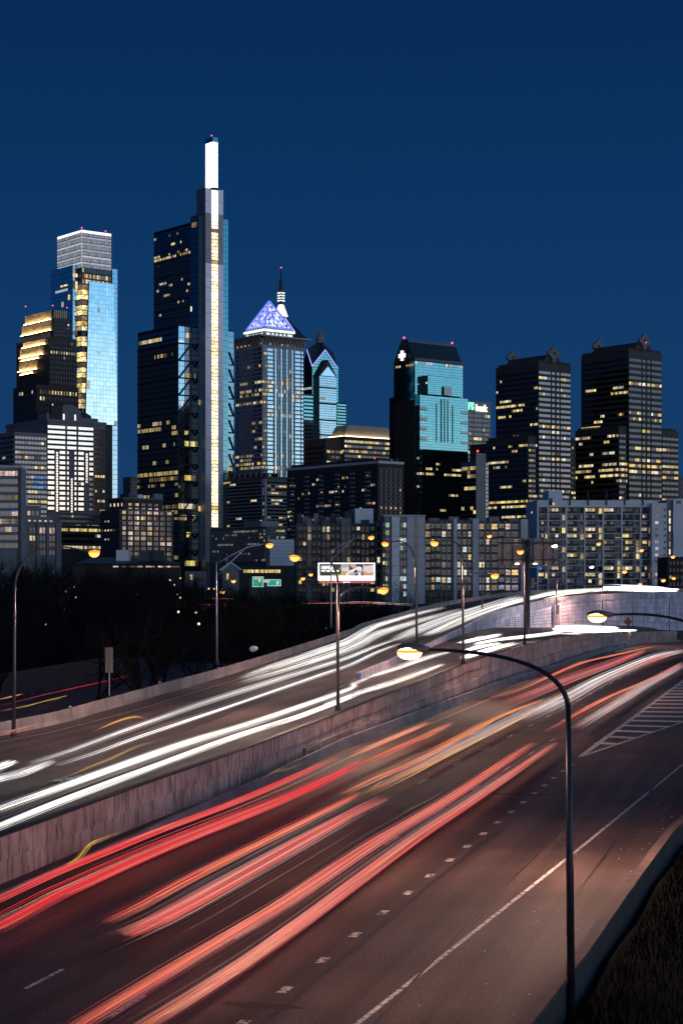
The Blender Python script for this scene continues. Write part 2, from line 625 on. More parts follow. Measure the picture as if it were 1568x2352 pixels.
WLOC = {}


def world_loc(o):
    return WLOC.get(o.name, Vector((0, 0, 0)))


def thing(name, label, cat, loc, group=None):
    o = bpy.data.objects.new(name, None)
    o.empty_display_size = .5
    COL.objects.link(o)
    o.location = loc
    WLOC[o.name] = Vector(loc)
    o['label'] = label
    o['category'] = cat
    if group:
        o['group'] = group
    return o


def tag(o, label, cat, group=None):
    o['label'] = label
    o['category'] = cat
    if group:
        o['group'] = group
    return o


def struct(o):
    o['kind'] = 'structure'
    return o


def rest_on_base(o):
    """origin of a one-mesh thing at its own base"""
    me = o.data
    xs = [v.co.x for v in me.vertices]
    ys = [v.co.y for v in me.vertices]
    zs = [v.co.z for v in me.vertices]
    c = Vector(((min(xs) + max(xs)) / 2, (min(ys) + max(ys)) / 2, min(zs)))
    me.transform(Matrix.Translation(-c))
    o.location = c
    WLOC[o.name] = c
    return o


CUBE = {}


def cube_mesh(mat):
    if mat not in CUBE:
        m = MB()
        m.abox(-.5, .5, -.5, .5, -.5, .5)
        CUBE[mat] = m.mesh('block', mat)
    return CUBE[mat]


def block(name, mat, parent, c, size, rz=0.0, tilt=0.0, label=None):
    """one box-shaped piece (shares mesh data with every other piece of that material)"""
    o = bpy.data.objects.new(name, cube_mesh(mat))
    COL.objects.link(o)
    o.parent = parent
    o.location = Vector(c) - world_loc(parent)
    o.rotation_euler = (tilt, 0, rz)
    o.scale = size
    if label:
        o['label'] = label
    return o


class Face:
    """a vertical face: O is the plan corner, u runs along it, n points out of the building"""

    def __init__(self, O, u, n, length):
        self.O, self.u, self.n, self.len = Vector(O), Vector(u), Vector(n), length
        self.rz = math.atan2(u[1], u[0])

    def pt(self, u, z, n=0.0):
        q = self.O + self.u * u + self.n * n
        return Vector((q.x, q.y, z))

    def at(self, x):
        """distance along the face where the photo column x meets it"""
        k = (x - CX) / F
        return (self.O.x - k * self.O.y) / (k * self.u.y - self.u.x)

    def depth(self, x):
        return self.O.y + self.u.y * self.at(x)

    def box(self, th, name, mat, u0, u1, z0, z1, n0=-.1, n1=.1, tilt=0.0, yaw=0.0, label=None):
        c = self.pt((u0 + u1) / 2, (z0 + z1) / 2, (n0 + n1) / 2)
        return block(name, mat, th, c, (abs(u1 - u0), abs(n1 - n0), abs(z1 - z0)), self.rz + yaw, tilt, label)

    def mbox(self, mb, u0, u1, z0, z1, n0, n1):
        b = [self.pt(u0, z0, n0), self.pt(u1, z0, n0), self.pt(u1, z0, n1), self.pt(u0, z0, n1)]
        mb.hexa(b, [p + Vector((0, 0, z1 - z0)) for p in b])


LD = Vector((-.6198, .7848))
RD = Vector((.7848, .6198))
GROUND = 2.0


class Block:
    """one rectangular mass of a building, placed by its near corner"""

    def __init__(self, th, xl, xc, xr, d, ytop, mat, part='wall', z0=None, ybase=None, l=LD, r=RD, build=True, s=None, t=None):
        C = Vector(((xc - CX) / F * d, d))
        self.C, self.d = C, d
        l = Vector(l).normalized()
        r = Vector(r).normalized()
        kl = (xl - CX) / F
        kr = (xr - CX) / F
        if s is None:
            s = 18.0 if abs(l.x) < .2 else (C.x - kl * C.y) / (kl * l.y - l.x)
        if t is None:
            t = (C.x - kr * C.y) / (kr * r.y - r.x)
        self.s, self.t = s, t
        self.z1 = zt(ytop, d)
        self.z0 = (zt(ybase, d) if ybase else GROUND) if z0 is None else z0
        # outward normals: away from the mass
        nl = -(r - l * r.dot(l)).normalized()
        nr = -(l - r * l.dot(r)).normalized()
        self.L = Face(C, l, nl, s)
        self.R = Face(C, r, nr, t)
        self.ring = [C, C + r * t, C + r * t + l * s, C + l * s]
        self.l, self.r = l, r
        if isinstance(th, tuple):
            th = thing(*th[:3], (C.x, C.y, self.z0), *(th[3:]))
        self.th = th
        if build:
            mb = MB()
            mb.hexa([V(p.x, p.y, self.z0) for p in self.ring], [V(p.x, p.y, self.z1) for p in self.ring])
            self.wall = mb.build(part, mat, th)

    def z(self, y):
        return zt(y, self.d)

    def cap(self, mat, name='roof', h=.8, grow=.3, dz=0):
        mb = MB()
        c = sum(self.ring, Vector((0, 0))) / 4
        rg = [p + (p - c).normalized() * grow for p in self.ring]
        mb.hexa([V(p.x, p.y, self.z1 + dz + .004) for p in rg], [V(p.x, p.y, self.z1 + dz + h) for p in rg])
        return mb.build(name, mat, self.th)


RND = random.Random(7)
WARM = ['lit_warm'] * 5 + ['lit_white'] * 3 + ['lit_dim'] * 4
OFFICE = ['lit_warm'] * 4 + ['lit_white'] * 5 + ['lit_gold'] * 2 + ['lit_dim'] * 3
HOME = ['lit_warm'] * 6 + ['lit_white'] * 3 + ['lit_dim'] * 5 + ['lit_pink', 'lit_cool']


def windows(th, f, u0, u1, z0, z1, nu, nz, fu=.8, fz=.6, lit=.1, mats=OFFICE, dark='glass_navy', hot=(), sep_dark=False,
            n=.12, band=None, pier=None, bp=.35, pp=.42, run=.5, seed=1, cap=280, jit=0.0, gaps=(), name='window', sill=None,
            litf=None):
    """a grid of windows with real floor bands and piers standing proud of the panes"""
    rnd = random.Random(seed)
    du, dz = (u1 - u0) / nu, (z1 - z0) / nz
    join = MB()
    over = {}
    cnt = 0
    dcnt = 0
    for j in range(nz):
        zc = z0 + (j + .5) * dz
        p = lit * rnd.choice((.25, .4, .6, 1.0, 1.0, 2.0, 2.4))
        for (zh, ph) in hot:
            if abs(zc - zh) <= dz * .5:
                p = ph
        prev = rnd.random() < p
        mrow = rnd.choice(mats)
        for i in range(nu):
            if i in gaps:
                continue
            on = prev if rnd.random() < run * (1 - p * .2) and i else rnd.random() < p
            if litf:
                q = litf(i, j)
                if q is not None:
                    on = q
            prev = on
            uc = u0 + (i + .5) * du
            a, b = uc - du * fu / 2, uc + du * fu / 2
            c, e = zc - dz * fz / 2, zc + dz * fz / 2
            if on:
                m = mrow if rnd.random() < .45 else rnd.choice(mats)
                if cnt < cap:
                    f.box(th, name, m, a, b, c, e, n - .12, n)
                    cnt += 1
                else:
                    f.mbox(over.setdefault(m, MB()), a, b, c, e, n - .12, n)
            else:
                ya, ti = rnd.gauss(0, jit), rnd.gauss(0, jit)
                if sep_dark and dcnt < cap:
                    f.box(th, name, dark, a, b, c, e, n - .12, n, ti, ya)
                    dcnt += 1
                else:
                    # joined panes keep their own small tilt too
                    du_, dz_ = math.tan(ya) * (b - a) / 2, math.tan(ti) * (e - c) / 2
                    p4 = [f.pt(a, c, n - du_ - dz_), f.pt(b, c, n + du_ - dz_), f.pt(b, e, n + du_ + dz_), f.pt(a, e, n - du_ + dz_)]
                    if (p4[1] - p4[0]).cross(p4[3] - p4[0]).dot(V(f.n.x, f.n.y, 0)) < 0:
                        p4.reverse()
                    join.quad(*p4)
    if join.f:
        join.build(name, dark, th)['kind'] = 'stuff'
    for m, mb in over.items():
        mb.build(name, m, th)['kind'] = 'stuff'
    if band:
        for j in range(nz + 1):
            zc = z0 + j * dz
            hh = dz * (1 - fz) / 2
            f.box(th, 'floor_band', band, u0, u1, max(z0, zc - hh), min(z1, zc + hh), -.05, n + bp)
    if pier:
        for i in range(nu + 1):
            uc = u0 + i * du
            hh = du * (1 - fu) / 2
            f.box(th, 'pier', pier, max(u0 - .02, uc - hh), min(u1 + .02, uc + hh), z0 - .01, z1 + .01, -.06, n + pp)


def hrow(b, *ys):
    return [(b.z(y), p) for y, p in ys]


def beacon(th, p, mat='beacon', r=1.2):
    mb = MB()
    ball(mb, Vector(p), r * .5, 6, 4)
    mb.build('beacon', mat, th)


def ball(mb, c, r, seg=8, rings=5, sx=1, sy=1, sz=1):
    n0 = len(mb.v)
    for i in range(rings + 1):
        th_ = math.pi * i / rings
        for k in range(seg):
            a = 2 * math.pi * k / seg
            mb.v.append((c.x + r * sx * math.sin(th_) * math.cos(a), c.y + r * sy * math.sin(th_) * math.sin(a),
                         c.z + r * sz * math.cos(th_)))
    for i in range(rings):
        for k in range(seg):
            a = n0 + i * seg + k
            b = n0 + i * seg + (k + 1) % seg
            mb.f.append((a, a + seg, b + seg, b))


def text_mesh(s, size, mat, extrude=.05, align='LEFT', bold=0.0, space=1.0):
    cu = bpy.data.curves.new('lettering', 'FONT')
    cu.body = s
    cu.size = size
    cu.extrude = extrude
    cu.offset = bold
    cu.align_x = align
    cu.space_character = space
    cu.resolution_u = 2
    tmp = bpy.data.objects.new('lettering', cu)
    COL.objects.link(tmp)
    dg = bpy.context.evaluated_depsgraph_get()
    me = bpy.data.meshes.new_from_object(tmp.evaluated_get(dg))
    bpy.data.objects.remove(tmp)
    me.materials.clear()
    me.materials.append(MAT[mat])
    return me


def put_text(s, size, mat, parent, name, pos, rz, extrude=.05, bold=0.0, space=1.0, sx=1.0):
    me = text_mesh(s, size, mat, extrude, bold=bold, space=space)
    o = bpy.data.objects.new(name, me)
    COL.objects.link(o)
    o.parent = parent
    o.location = Vector(pos) - world_loc(parent)
    o.rotation_euler = (math.pi / 2, 0, rz)
    o.scale = (sx, 1, 1)
    return o


# ------------------------------------------------------------------ ground, roads, walls
ZR = [(0, 0), (290, 0), (370, -.95), (470, -2.28), (545, -4.2), (700, -7.5)]           # right carriageway surface
WPL = [(-22, 40), (-20.2, 50), (-14.4, 76.9), (-10.4, 96.7), (-6.2, 115), (-1.0, 141.5), (4.7, 164.9), (13.3, 202.8),
       (21.6, 238.4), (32.2, 278.5), (52, 370), (77.9, 470), (101.7, 545), (130, 600), (170, 650)]  # median wall in plan
WTOP = [(40, 1.95), (77, 2.0), (97, 2.1), (115, 2.28), (141, 2.42), (165, 3.05), (203, 3.85), (238, 4.2), (278, 4.65),
        (370, 3.05), (467, .85), (545, -.9), (650, -3)]
FWL = [(1.85, 189), (10, 245), (21.2, 322), (31.0, 370), (39, 395), (47.9, 420), (57, 445), (79.3, 500), (94.8, 530),
       (120, 560), (160, 600)]                                                         # flyover wall in plan
FBASE = [(189, 2.6), (245, 3.5), (322, 4.0), (370, 4.1), (395, 3.57), (420, 3.0), (445, 2.9), (500, 1.65), (530, 0), (600, -2)]
FTOP = [(189, 3.6), (245, 4.1), (322, 5.0), (370, 7.2), (395, 8.5), (420, 9.65), (445, 10.2), (500, 10.7), (530, 10.8), (600, 10.9)]
DECK = [(40, 1.08), (77, 1.15), (97, 1.25), (115, 1.43), (141, 1.57), (165, 2.2), (189, 2.72), (245, 3.25), (322, 4.15), (370, 6.35),
        (395, 7.65), (420, 8.8), (445, 9.35), (500, 9.85), (530, 9.95), (700, 10.2)]
RAMP = [(40, 1.08), (77, 1.15), (97, 1.25), (115, 1.43), (141, 1.57), (165, 2.2), (189, 2.68), (203, 3.0), (245, 3.45), (278, 3.8),
        (322, 3.75), (370, 3.1), (420, 2.4), (470, .9), (545, -1.4)]
LBL = [(-62, 30), (-50, 60), (-25.1, 134.7), (-21.2, 151.5), (-16.6, 175), (-12.4, 201.7), (-6.9, 247), (1.5, 316), (5.6, 345),
       (21.3, 400), (35.4, 452), (53.6, 515), (78, 565), (115, 610), (165, 650)]      # outer barrier in plan
LBZ = [(30, 1.0), (134, 1.55), (151, 1.85), (175, 2.45), (202, 2.83), (247, 3.25), (316, 4.1), (345, 5.0), (400, 7.95),
       (452, 9.25), (515, 10.3), (565, 10.55), (650, 10.7)]
RBL = [(-1.2, 30), (4.75, 49.2), (7.5, 58.6), (10.5, 69.6), (15.5, 87.6), (17.9, 94.9), (27, 126), (55, 222), (160, 590)]


def zr(y):
    return lerp_tab(ZR, y)


def dense(pl, step):
    out = [Vector(pl[0])]
    for a, b in zip(pl, pl[1:]):
        a, b = Vector(a), Vector(b)
        k = max(1, int((b - a).length / step + .5))
        for i in range(1, k + 1):
            out.append(a + (b - a) * i / k)
    return out


def smooth_pl(pl, step=6.0):
    """Catmull-Rom through the plan points, resampled"""
    p = [Vector(q) for q in pl]
    p = [p[0] * 2 - p[1]] + p + [p[-1] * 2 - p[-2]]
    fine = []
    for i in range(1, len(p) - 2):
        a, b, c, d = p[i - 1], p[i], p[i + 1], p[i + 2]
        for k in range(12):
            t = k / 12
            fine.append(.5 * ((2 * b) + (c - a) * t + (2 * a - 5 * b + 4 * c - d) * t * t + (3 * b - a - 3 * c + d) * t ** 3))
    fine.append(p[-2])
    out = [fine[0]]
    acc = 0
    for a, b in zip(fine, fine[1:]):
        acc += (b - a).length
        if acc >= step:
            out.append(b)
            acc = 0
    if (out[-1] - fine[-1]).length > .5:
        out.append(fine[-1])
    return out


def resample(pl, n):
    p = [Vector(q) for q in pl]
    ln = [0]
    for a, b in zip(p, p[1:]):
        ln.append(ln[-1] + (b - a).length)
    out = []
    for i in range(n + 1):
        s = ln[-1] * i / n
        k = 0
        while k < len(p) - 2 and ln[k + 1] < s:
            k += 1
        t = (s - ln[k]) / max(1e-6, ln[k + 1] - ln[k])
        out.append(p[k] + (p[k + 1] - p[k]) * t)
    return out


def at_y(pl, y):
    return lerp_tab([(q[1], q[0]) for q in pl], y)


# ground: one sheet to the horizon, rising into a low wooded bank left of the road
GR = [(-200, -6.0), (60, -6.0), (210, -6), (300, -3.5), (420, .5), (520, 4.5), (650, 3.0), (900, 2.0), (9000, 2.0)]


def zg(x, y):
    z = lerp_tab(GR, y)
    if x > 0:
        z = z + (-7.9 - z) * min(1, max(0, (x - at_y(LBL, min(640, y)) + 14) / 14)) if y < 640 else z
    return z


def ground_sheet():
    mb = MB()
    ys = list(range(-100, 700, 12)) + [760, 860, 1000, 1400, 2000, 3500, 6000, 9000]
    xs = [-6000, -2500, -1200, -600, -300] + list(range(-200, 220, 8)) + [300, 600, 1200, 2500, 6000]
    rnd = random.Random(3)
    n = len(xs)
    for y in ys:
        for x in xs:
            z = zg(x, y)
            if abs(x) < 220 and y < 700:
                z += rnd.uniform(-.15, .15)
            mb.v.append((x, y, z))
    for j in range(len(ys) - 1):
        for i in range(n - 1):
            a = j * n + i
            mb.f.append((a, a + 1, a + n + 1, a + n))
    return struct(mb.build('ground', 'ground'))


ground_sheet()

# right carriageway
mb = MB()
ys = [30 + i * 6 for i in range(96)]
NX = 10
rows = []
for y in ys:
    x0, x1 = at_y(WPL, y) - .2, at_y(RBL, y) + .1
    rows.append([(x0 + (x1 - x0) * k / NX, y, zr(y)) for k in range(NX + 1)])
for r in rows:
    mb.v += r
for j in range(len(ys) - 1):
    for i in range(NX):
        a = j * (NX + 1) + i
        mb.f.append((a, a + 1, a + NX + 2, a + NX + 1))
ROAD_R = struct(mb.build('right_carriageway', 'asphalt'))
mb = MB()
for a, b in zip(rows, rows[1:]):      # solid underside so that the road is a slab, not a sheet
    mb.quad(V(*a[0]) - V(0, 0, 1.2), V(*b[0]) - V(0, 0, 1.2), V(*b[-1]) - V(0, 0, 1.2), V(*a[-1]) - V(0, 0, 1.2))
    mb.quad(V(*a[-1]) - V(0, 0, .01), V(*a[-1]) - V(0, 0, 1.2), V(*b[-1]) - V(0, 0, 1.2), V(*b[-1]) - V(0, 0, .01))
mb.build('road_slab', 'barrier_dark', ROAD_R)

# left carriageway (inner lanes run on as the lower ramp, outer lanes climb as the flyover)
W_S = smooth_pl(WPL, 5.0)
F_S = smooth_pl(FWL, 5.0)
L_S = smooth_pl(LBL, 5.0)


def strip(name, A, B, za, zb, mat, n=70, m=6):
    a, b = resample(A, n), resample(B, n)
    mb = MB()
    for p, q in zip(a, b):
        for k in range(m + 1):
            t = k / m
            g = p + (q - p) * t
            mb.v.append((g.x, g.y, za(p) * (1 - t) + zb(q) * t))
    for j in range(n):
        for k in range(m):
            i = j * (m + 1) + k
            mb.f.append((i, i + m + 1, i + m + 2, i + 1))
    return struct(mb.build(name, mat))


deck = lambda p: lerp_tab(DECK, p.y)
wsurf = lambda p: lerp_tab(WTOP, p.y) - .87
fsurf = lambda p: lerp_tab(FBASE, p.y)
OFFX = at_y(WPL, 189) - 1.85
F_BACK = [Vector((at_y(WPL, y) - OFFX, y)) for y in (40, 60, 80, 97, 115, 141, 165, 180)] + [Vector(FWL[0])]
W_NEAR = [p for p in W_S if p.y < 187] + [Vector((at_y(WPL, 189), 189))]
W_FAR = [Vector((at_y(WPL, 189), 189))] + [p for p in W_S if p.y > 191]
L_NEAR = [p for p in L_S if p.y < 226] + [Vector((at_y(LBL, 228), 228))]
L_FAR = [Vector((at_y(LBL, 228), 228))] + [p for p in L_S if p.y > 231]
lz = lambda p: lerp_tab(LBZ, p.y)
strip('inner_lanes', W_NEAR, F_BACK, wsurf, deck, 'asphalt_old', 50, 3)
strip('left_carriageway', F_BACK, L_NEAR, deck, lz, 'asphalt_old', 60, 6)
strip('lower_ramp', W_FAR, F_S, wsurf, fsurf, 'asphalt_old', 70, 4)
strip('flyover_deck', F_S, L_FAR, lambda p: lerp_tab(FTOP, p.y) - .88, lz, 'asphalt_old', 80, 6)


def wall_run(th, pl, zb, zt_, thick, mat, name, seg, side=1, off=0.0, gap=.05, batter=0.0, minlen=1.0, y_max=1e9, y_min=-1e9):
    """a wall cast in lengths: one panel per length, open joint between neighbours; side +1 = to the right of travel"""
    pts = dense(pl, seg)
    acc = [pts[0]]
    k = 0
    for a, b in zip(pts, pts[1:]):
        if (b - a).length < minlen or b.y > y_max or a.y < y_min:
            continue
        t = (b - a).normalized()
        nrm = Vector((t.y, -t.x)) * side
        a2, b2 = a + t * gap / 2 + nrm * off, b - t * gap / 2 + nrm * off
        mb = MB()
        bo = [V(a2.x, a2.y, zb(a)), V(b2.x, b2.y, zb(b)),
              V(*(b2 - nrm * thick), zb(b)), V(*(a2 - nrm * thick), zb(a))]
        tp = [V(*(a2 - nrm * batter), zt_(a)), V(*(b2 - nrm * batter), zt_(b)),
              V(*(b2 - nrm * (thick - batter)), zt_(b)), V(*(a2 - nrm * (thick - batter)), zt_(a))]
        mb.hexa(bo, tp) if side > 0 else mb.hexa(bo[::-1], tp[::-1])
        mb.build(name, mat, th)
        k += 1
    return k


wt = lambda p: lerp_tab(WTOP, p.y)
zrp = lambda p: zr(p.y)
med = thing('median_wall', 'long streaked pinkish concrete wall dividing the two carriageways', 'retaining wall', (-14.4, 76.9, 0))
W6 = smooth_pl(WPL, 7.5)
wall_run(med, W6, lambda p: wt(p) - 1.02 - .1 * math.sin(p.y), wt, .42, 'wall_concrete', 'parapet_panel', 9, off=.09, gap=.035)
wall_run(med, W6, lambda p: zr(p.y) - .4, lambda p: wt(p) - 1.06 - .1 * math.sin(p.y), .5, 'wall_concrete', 'wall_panel', 9, off=0, gap=.05)
wall_run(med, W6, lambda p: wt(p) + .004, lambda p: wt(p) + .07, .52, 'joint_tar', 'coping', 9, off=.13, gap=.02)
# lower, more recent facing where the wall gets tall, with its row of drain slots
wall_run(med, W6, lambda p: zr(p.y) - .4, lambda p: zr(p.y) + .62 * (wt(p) - 1.0 - zr(p.y)), .3, 'wall_lower', 'facing_panel', 6,
         off=.24, gap=.06, y_min=128, y_max=470)
mb = MB()
for p, q in zip(W6, W6[1:]):
    if 132 < p.y < 400:
        t = (q - p).normalized()
        nr = Vector((t.y, -t.x))
        ln = (q - p).length
        for k in range(3):
            c = p + t * (ln * (k + .5) / 3) + nr * .262
            z = zr(p.y) + .30 * (wt(p) - 1.0)
            mb.box(V(c.x, c.y, z), V(t.x, t.y, 0) * .45, V(nr.x, nr.y, 0) * .02, V(0, 0, .035))
mb.build('drain_slot', 'joint_tar', med)['kind'] = 'stuff'

sb = thing('safety_barrier', 'low grey concrete crash barrier at the foot of the median wall', 'barrier', (0, 141, 0))
SBL = [Vector((at_y(WPL, y) + lerp_tab([(40, 1.5), (90, 1.4), (130, 1.3), (300, 1.3), (420, 1.0)], y), y)) for y in range(44, 420, 6)]
sbh = lambda p: lerp_tab([(90, .22), (110, .5), (140, .85), (170, 1)], p.y)
wall_run(sb, SBL, lambda p: zr(p.y) - .05, lambda p: zr(p.y) + .42 * sbh(p), .62, 'barrier_grey', 'barrier_foot', 6, off=.15, gap=.03, batter=.14)
wall_run(sb, SBL, lambda p: zr(p.y) + .42 * sbh(p) + .004, lambda p: zr(p.y) + .92 * sbh(p), .34, 'barrier_grey', 'barrier_panel', 6, off=0, gap=.03, batter=.06)

# outer barrier of the left carriageway
ob = thing('roadside_barrier', 'long pale jersey barrier along the outer edge of the oncoming carriageway', 'barrier', (-25.1, 134.7, 1.5))
wall_run(ob, smooth_pl(LBL, 6), lambda p: lz(p) - 1.3, lambda p: lz(p) + .30, .72, 'barrier_concrete', 'barrier_foot', 6, side=1, off=.42, gap=.03, batter=.16)
wall_run(ob, smooth_pl(LBL, 6), lambda p: lz(p) + .304, lambda p: lz(p) + .98, .36, 'barrier_concrete', 'barrier_panel', 6, side=1, off=.24, gap=.04, batter=.07)
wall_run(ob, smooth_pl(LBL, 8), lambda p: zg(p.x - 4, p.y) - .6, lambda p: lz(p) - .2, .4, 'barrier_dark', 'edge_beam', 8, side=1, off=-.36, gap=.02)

# flyover wall: parapet above big precast panels
ft = lambda p: lerp_tab(FTOP, p.y)
fw = thing('flyover_wall', 'tall pale panelled concrete wall carrying the curving flyover', 'retaining wall', (1.85, 189, 2.6))
F7 = smooth_pl(FWL, 6.0)
wall_run(fw, F7, lambda p: max(fsurf(p) - .1, ft(p) - 1.75), ft, .45, 'fly_concrete', 'parapet_panel', 6.5, off=.12, gap=.05)


def panel_rows(a_lo, a_hi, name, mat, off):
    wall_run(fw, F7, a_lo, a_hi, .4, mat, name, 4.2, off=off, gap=.07)


for k in range(4):
    lo = lambda p, k=k: fsurf(p) - .4 + (max(.3, ft(p) - 1.8 - fsurf(p) + .4)) * k / 4 + .02
    hi = lambda p, k=k: fsurf(p) - .4 + (max(.3, ft(p) - 1.8 - fsurf(p) + .4)) * (k + 1) / 4 - .02
    pts = dense(F7, 4.2)
    for a, b in zip(pts, pts[1:]):
        if (b - a).length < 1 or ft(a) - fsurf(a) < 1.9 or a.y > 590:
            continue
        t = (b - a).normalized()
        nrm = Vector((t.y, -t.x))
        mb = MB()
        a2, b2 = a + t * .03, b - t * .03
        bo = [V(a2.x, a2.y, lo(a)), V(b2.x, b2.y, lo(b)), V(*(b2 - nrm * .4), lo(b)), V(*(a2 - nrm * .4), lo(a))]
        tp = [V(a2.x, a2.y, hi(a)), V(b2.x, b2.y, hi(b)), V(*(b2 - nrm * .4), hi(b)), V(*(a2 - nrm * .4), hi(a))]
        mb.hexa(bo, tp)
        mb.build('wall_panel', 'fly_panel', fw)
mb = MB()
mb2 = MB()
for p, q in zip(F7, F7[1:]):
    hgt = ft(p) - 1.8 - fsurf(p)
    if hgt < 1.6:
        continue
    t = (q - p).normalized()
    nr = Vector((t.y, -t.x))
    ln = (q - p).length
    for k in range(3):
        for j in range(1, 6):
            c = p + t * (ln * (k + .5) / 3) + nr * .012
            mb.box(V(c.x, c.y, fsurf(p) + hgt * j / 6), V(t.x, t.y, 0) * .5, V(nr.x, nr.y, 0) * .02, V(0, 0, .07))
mb.build('drain_slot', 'joint_tar', fw)['kind'] = 'stuff'
mb = MB()
for p, q in zip(F7, F7[1:]):
    mb.quad(V(p.x - .3, p.y + .3, fsurf(p) - 3), V(q.x - .3, q.y + .3, fsurf(q) - 3), V(q.x - .3, q.y + .3, ft(q) - .1), V(p.x - .3, p.y + .3, ft(p) - .1))
mb.build('wall_core', 'barrier_dark', fw)
# end pier with its dark recess
c = P(1296, 1400, 441)
pier = thing('expansion_pier', 'grey concrete pier with a dark recess set into the flyover wall', 'pier', (c.x - 4.6, 418, 2.8))
i0 = min(range(len(F7)), key=lambda i: abs(F7[i].y - 421))
tt = (F7[i0 + 1] - F7[i0]).normalized()
rz0 = math.atan2(tt.y, tt.x)
nn = Vector((tt.y, -tt.x))
q0 = F7[i0] + nn * .45
block('pilaster', 'fly_concrete', pier, V(*(q0 - tt * 2.2), 5.4), (.7, .7, 5.4), rz0)
block('pilaster', 'fly_concrete', pier, V(*(q0 + tt * 2.2), 5.4), (.7, .7, 5.4), rz0)
block('recess', 'joint_tar', pier, V(*(q0 - nn * .2), 7.0), (3.5, .5, 2.0), rz0)
block('lower_block', 'wall_lower', pier, V(*q0, 4.3), (2.2, .8, 3.2), rz0)

# right-hand roadside parapet
rb = thing('parapet_wall', 'dark low parapet with a reddish cap along the right shoulder', 'barrier', (7.5, 58.6, 0))
wall_run(rb, dense(RBL, 5), lambda p: zr(p.y) - 1.4, lambda p: zr(p.y) + .70, .30, 'barrier_dark', 'parapet_panel', 5, off=.3, gap=.03, y_max=260)
wall_run(rb, dense(RBL, 5), lambda p: zr(p.y) + .704, lambda p: zr(p.y) + .84, .42, 'barrier_cap', 'cap', 5, off=.36, gap=.02, y_max=260)


# ---- painted markings and road surface details
def on_r(x, y, h=0.0):
    d = 60.0
    for _ in range(30):
        d = (CAMZ - zr(d) - h) * F / (y - HZ)
    return V((x - CX) / F * d, d, zr(d) + h)


def tab_solver(tab):
    def fn(x, y, h=0.0):
        v = max(6, y - HZ)
        lo, hi = 25.0, 640.0
        for _ in range(50):
            d = (lo + hi) / 2
            if (CAMZ - lerp_tab(tab, d) - h) * F / d > v:
                lo = d
            else:
                hi = d
        return V((x - CX) / F * d, d, lerp_tab(tab, d) + h)
    return fn


on_deck = tab_solver(DECK)
on_ramp = tab_solver(RAMP)


def ribbon(mb, pts, w, dz=.004):
    pts = [Vector(p) for p in pts]
    for a, b in zip(pts, pts[1:]):
        t = (b - a).normalized()
        s = Vector((t.y, -t.x, 0)).normalized() * w / 2
        up = V(0, 0, dz)
        mb.quad(a - s + up, a + s + up, b + s + up, b - s + up)


def lerp_pts(a, b, n):
    a, b = Vector(a), Vector(b)
    return [a + (b - a) * i / n for i in range(n + 1)]


# solid edge line on the right, following the exit
mb = MB()
E0, E1, E2 = V(-6.6, 30, 0), V(10.7, 85.4, 0), V(24.0, 128.8, 0)
line = lerp_pts(E0, E1, 12) + lerp_pts(E1, E2, 10)[1:] + lerp_pts(E2, V(50, 205, 0), 10)[1:]
ribbon(mb, line, .17)
struct(mb.build('edge_line', 'paint_white'))
# dotted exit-lane line: every mark its own piece
dl = thing('dotted_line', 'row of short worn dashes marking off the exit lane', 'road marking', (6.3, 89.2, .004))
dl['kind'] = 'structure'
del dl['category']
p0, p1 = V(-4.1, 47.6, 0), V(17.2, 133, 0)
LN = (p1 - p0).length
tdir = (p1 - p0).normalized()
k = 0.0
while k < LN - 1:
    mb = MB()
    a = p0 + tdir * k
    ribbon(mb, [a, a + tdir * .95], .33)
    mb.build('dash', 'paint_worn', dl)
    k += 4.62
# lane lines between the through lanes
for i in range(1, 3):
    ll = thing('lane_line', ['', 'dashed white lane line nearest the exit lane', 'dashed white lane line second from the exit lane',
                             'dashed white lane line nearest the median wall'][i], 'road marking', (p0.x - 3.75 * i, p0.y, .004))
    ll['kind'] = 'structure'
    del ll['category']
    k = 2.0 + i * 3
    while k < 230:
        mb = MB()
        a = p0 - V(3.85 * i, -.9 * i, 0) + tdir * k
        pts = [V(q.x, q.y, zr(q.y)) for q in (a, a + tdir * 3.05)]
        ribbon(mb, pts, .16)
        mb.build('dash', 'paint_white', ll)
        k += 12.2
# gore with chevron bars at the exit
ga, gb, gc = on_r(1332, 1738), on_r(1568, 1563), on_r(1512, 1677)
gd = gb + (gb - ga).normalized() * 60
ge = gc + (gc - ga).normalized() * 60
mb = MB()
ribbon(mb, lerp_pts(ga, gd, 20), .42)
ribbon(mb, lerp_pts(ga, ge, 20), .30)
struct(mb.build('gore_outline', 'paint_white'))
gr = thing('gore_hatching', 'white hatched bars filling the exit gore', 'road marking', ga)
gr['kind'] = 'structure'
del gr['category']
L1 = (gd - ga).length
for i in range(2, 27):
    f_ = i * 6.2 / L1
    if f_ > .98:
        break
    a = ga + (gd - ga) * f_
    b = ga + (ge - ga).normalized() * (i * 6.2 * 1.06 - 2.0)
    if (b - a).length < .8:
        continue
    mb = MB()
    ribbon(mb, lerp_pts(a, b, 2), 1.7, .008)
    mb.build('hatch_bar', 'hatch_paint' if i > 3 else 'paint_worn', gr)
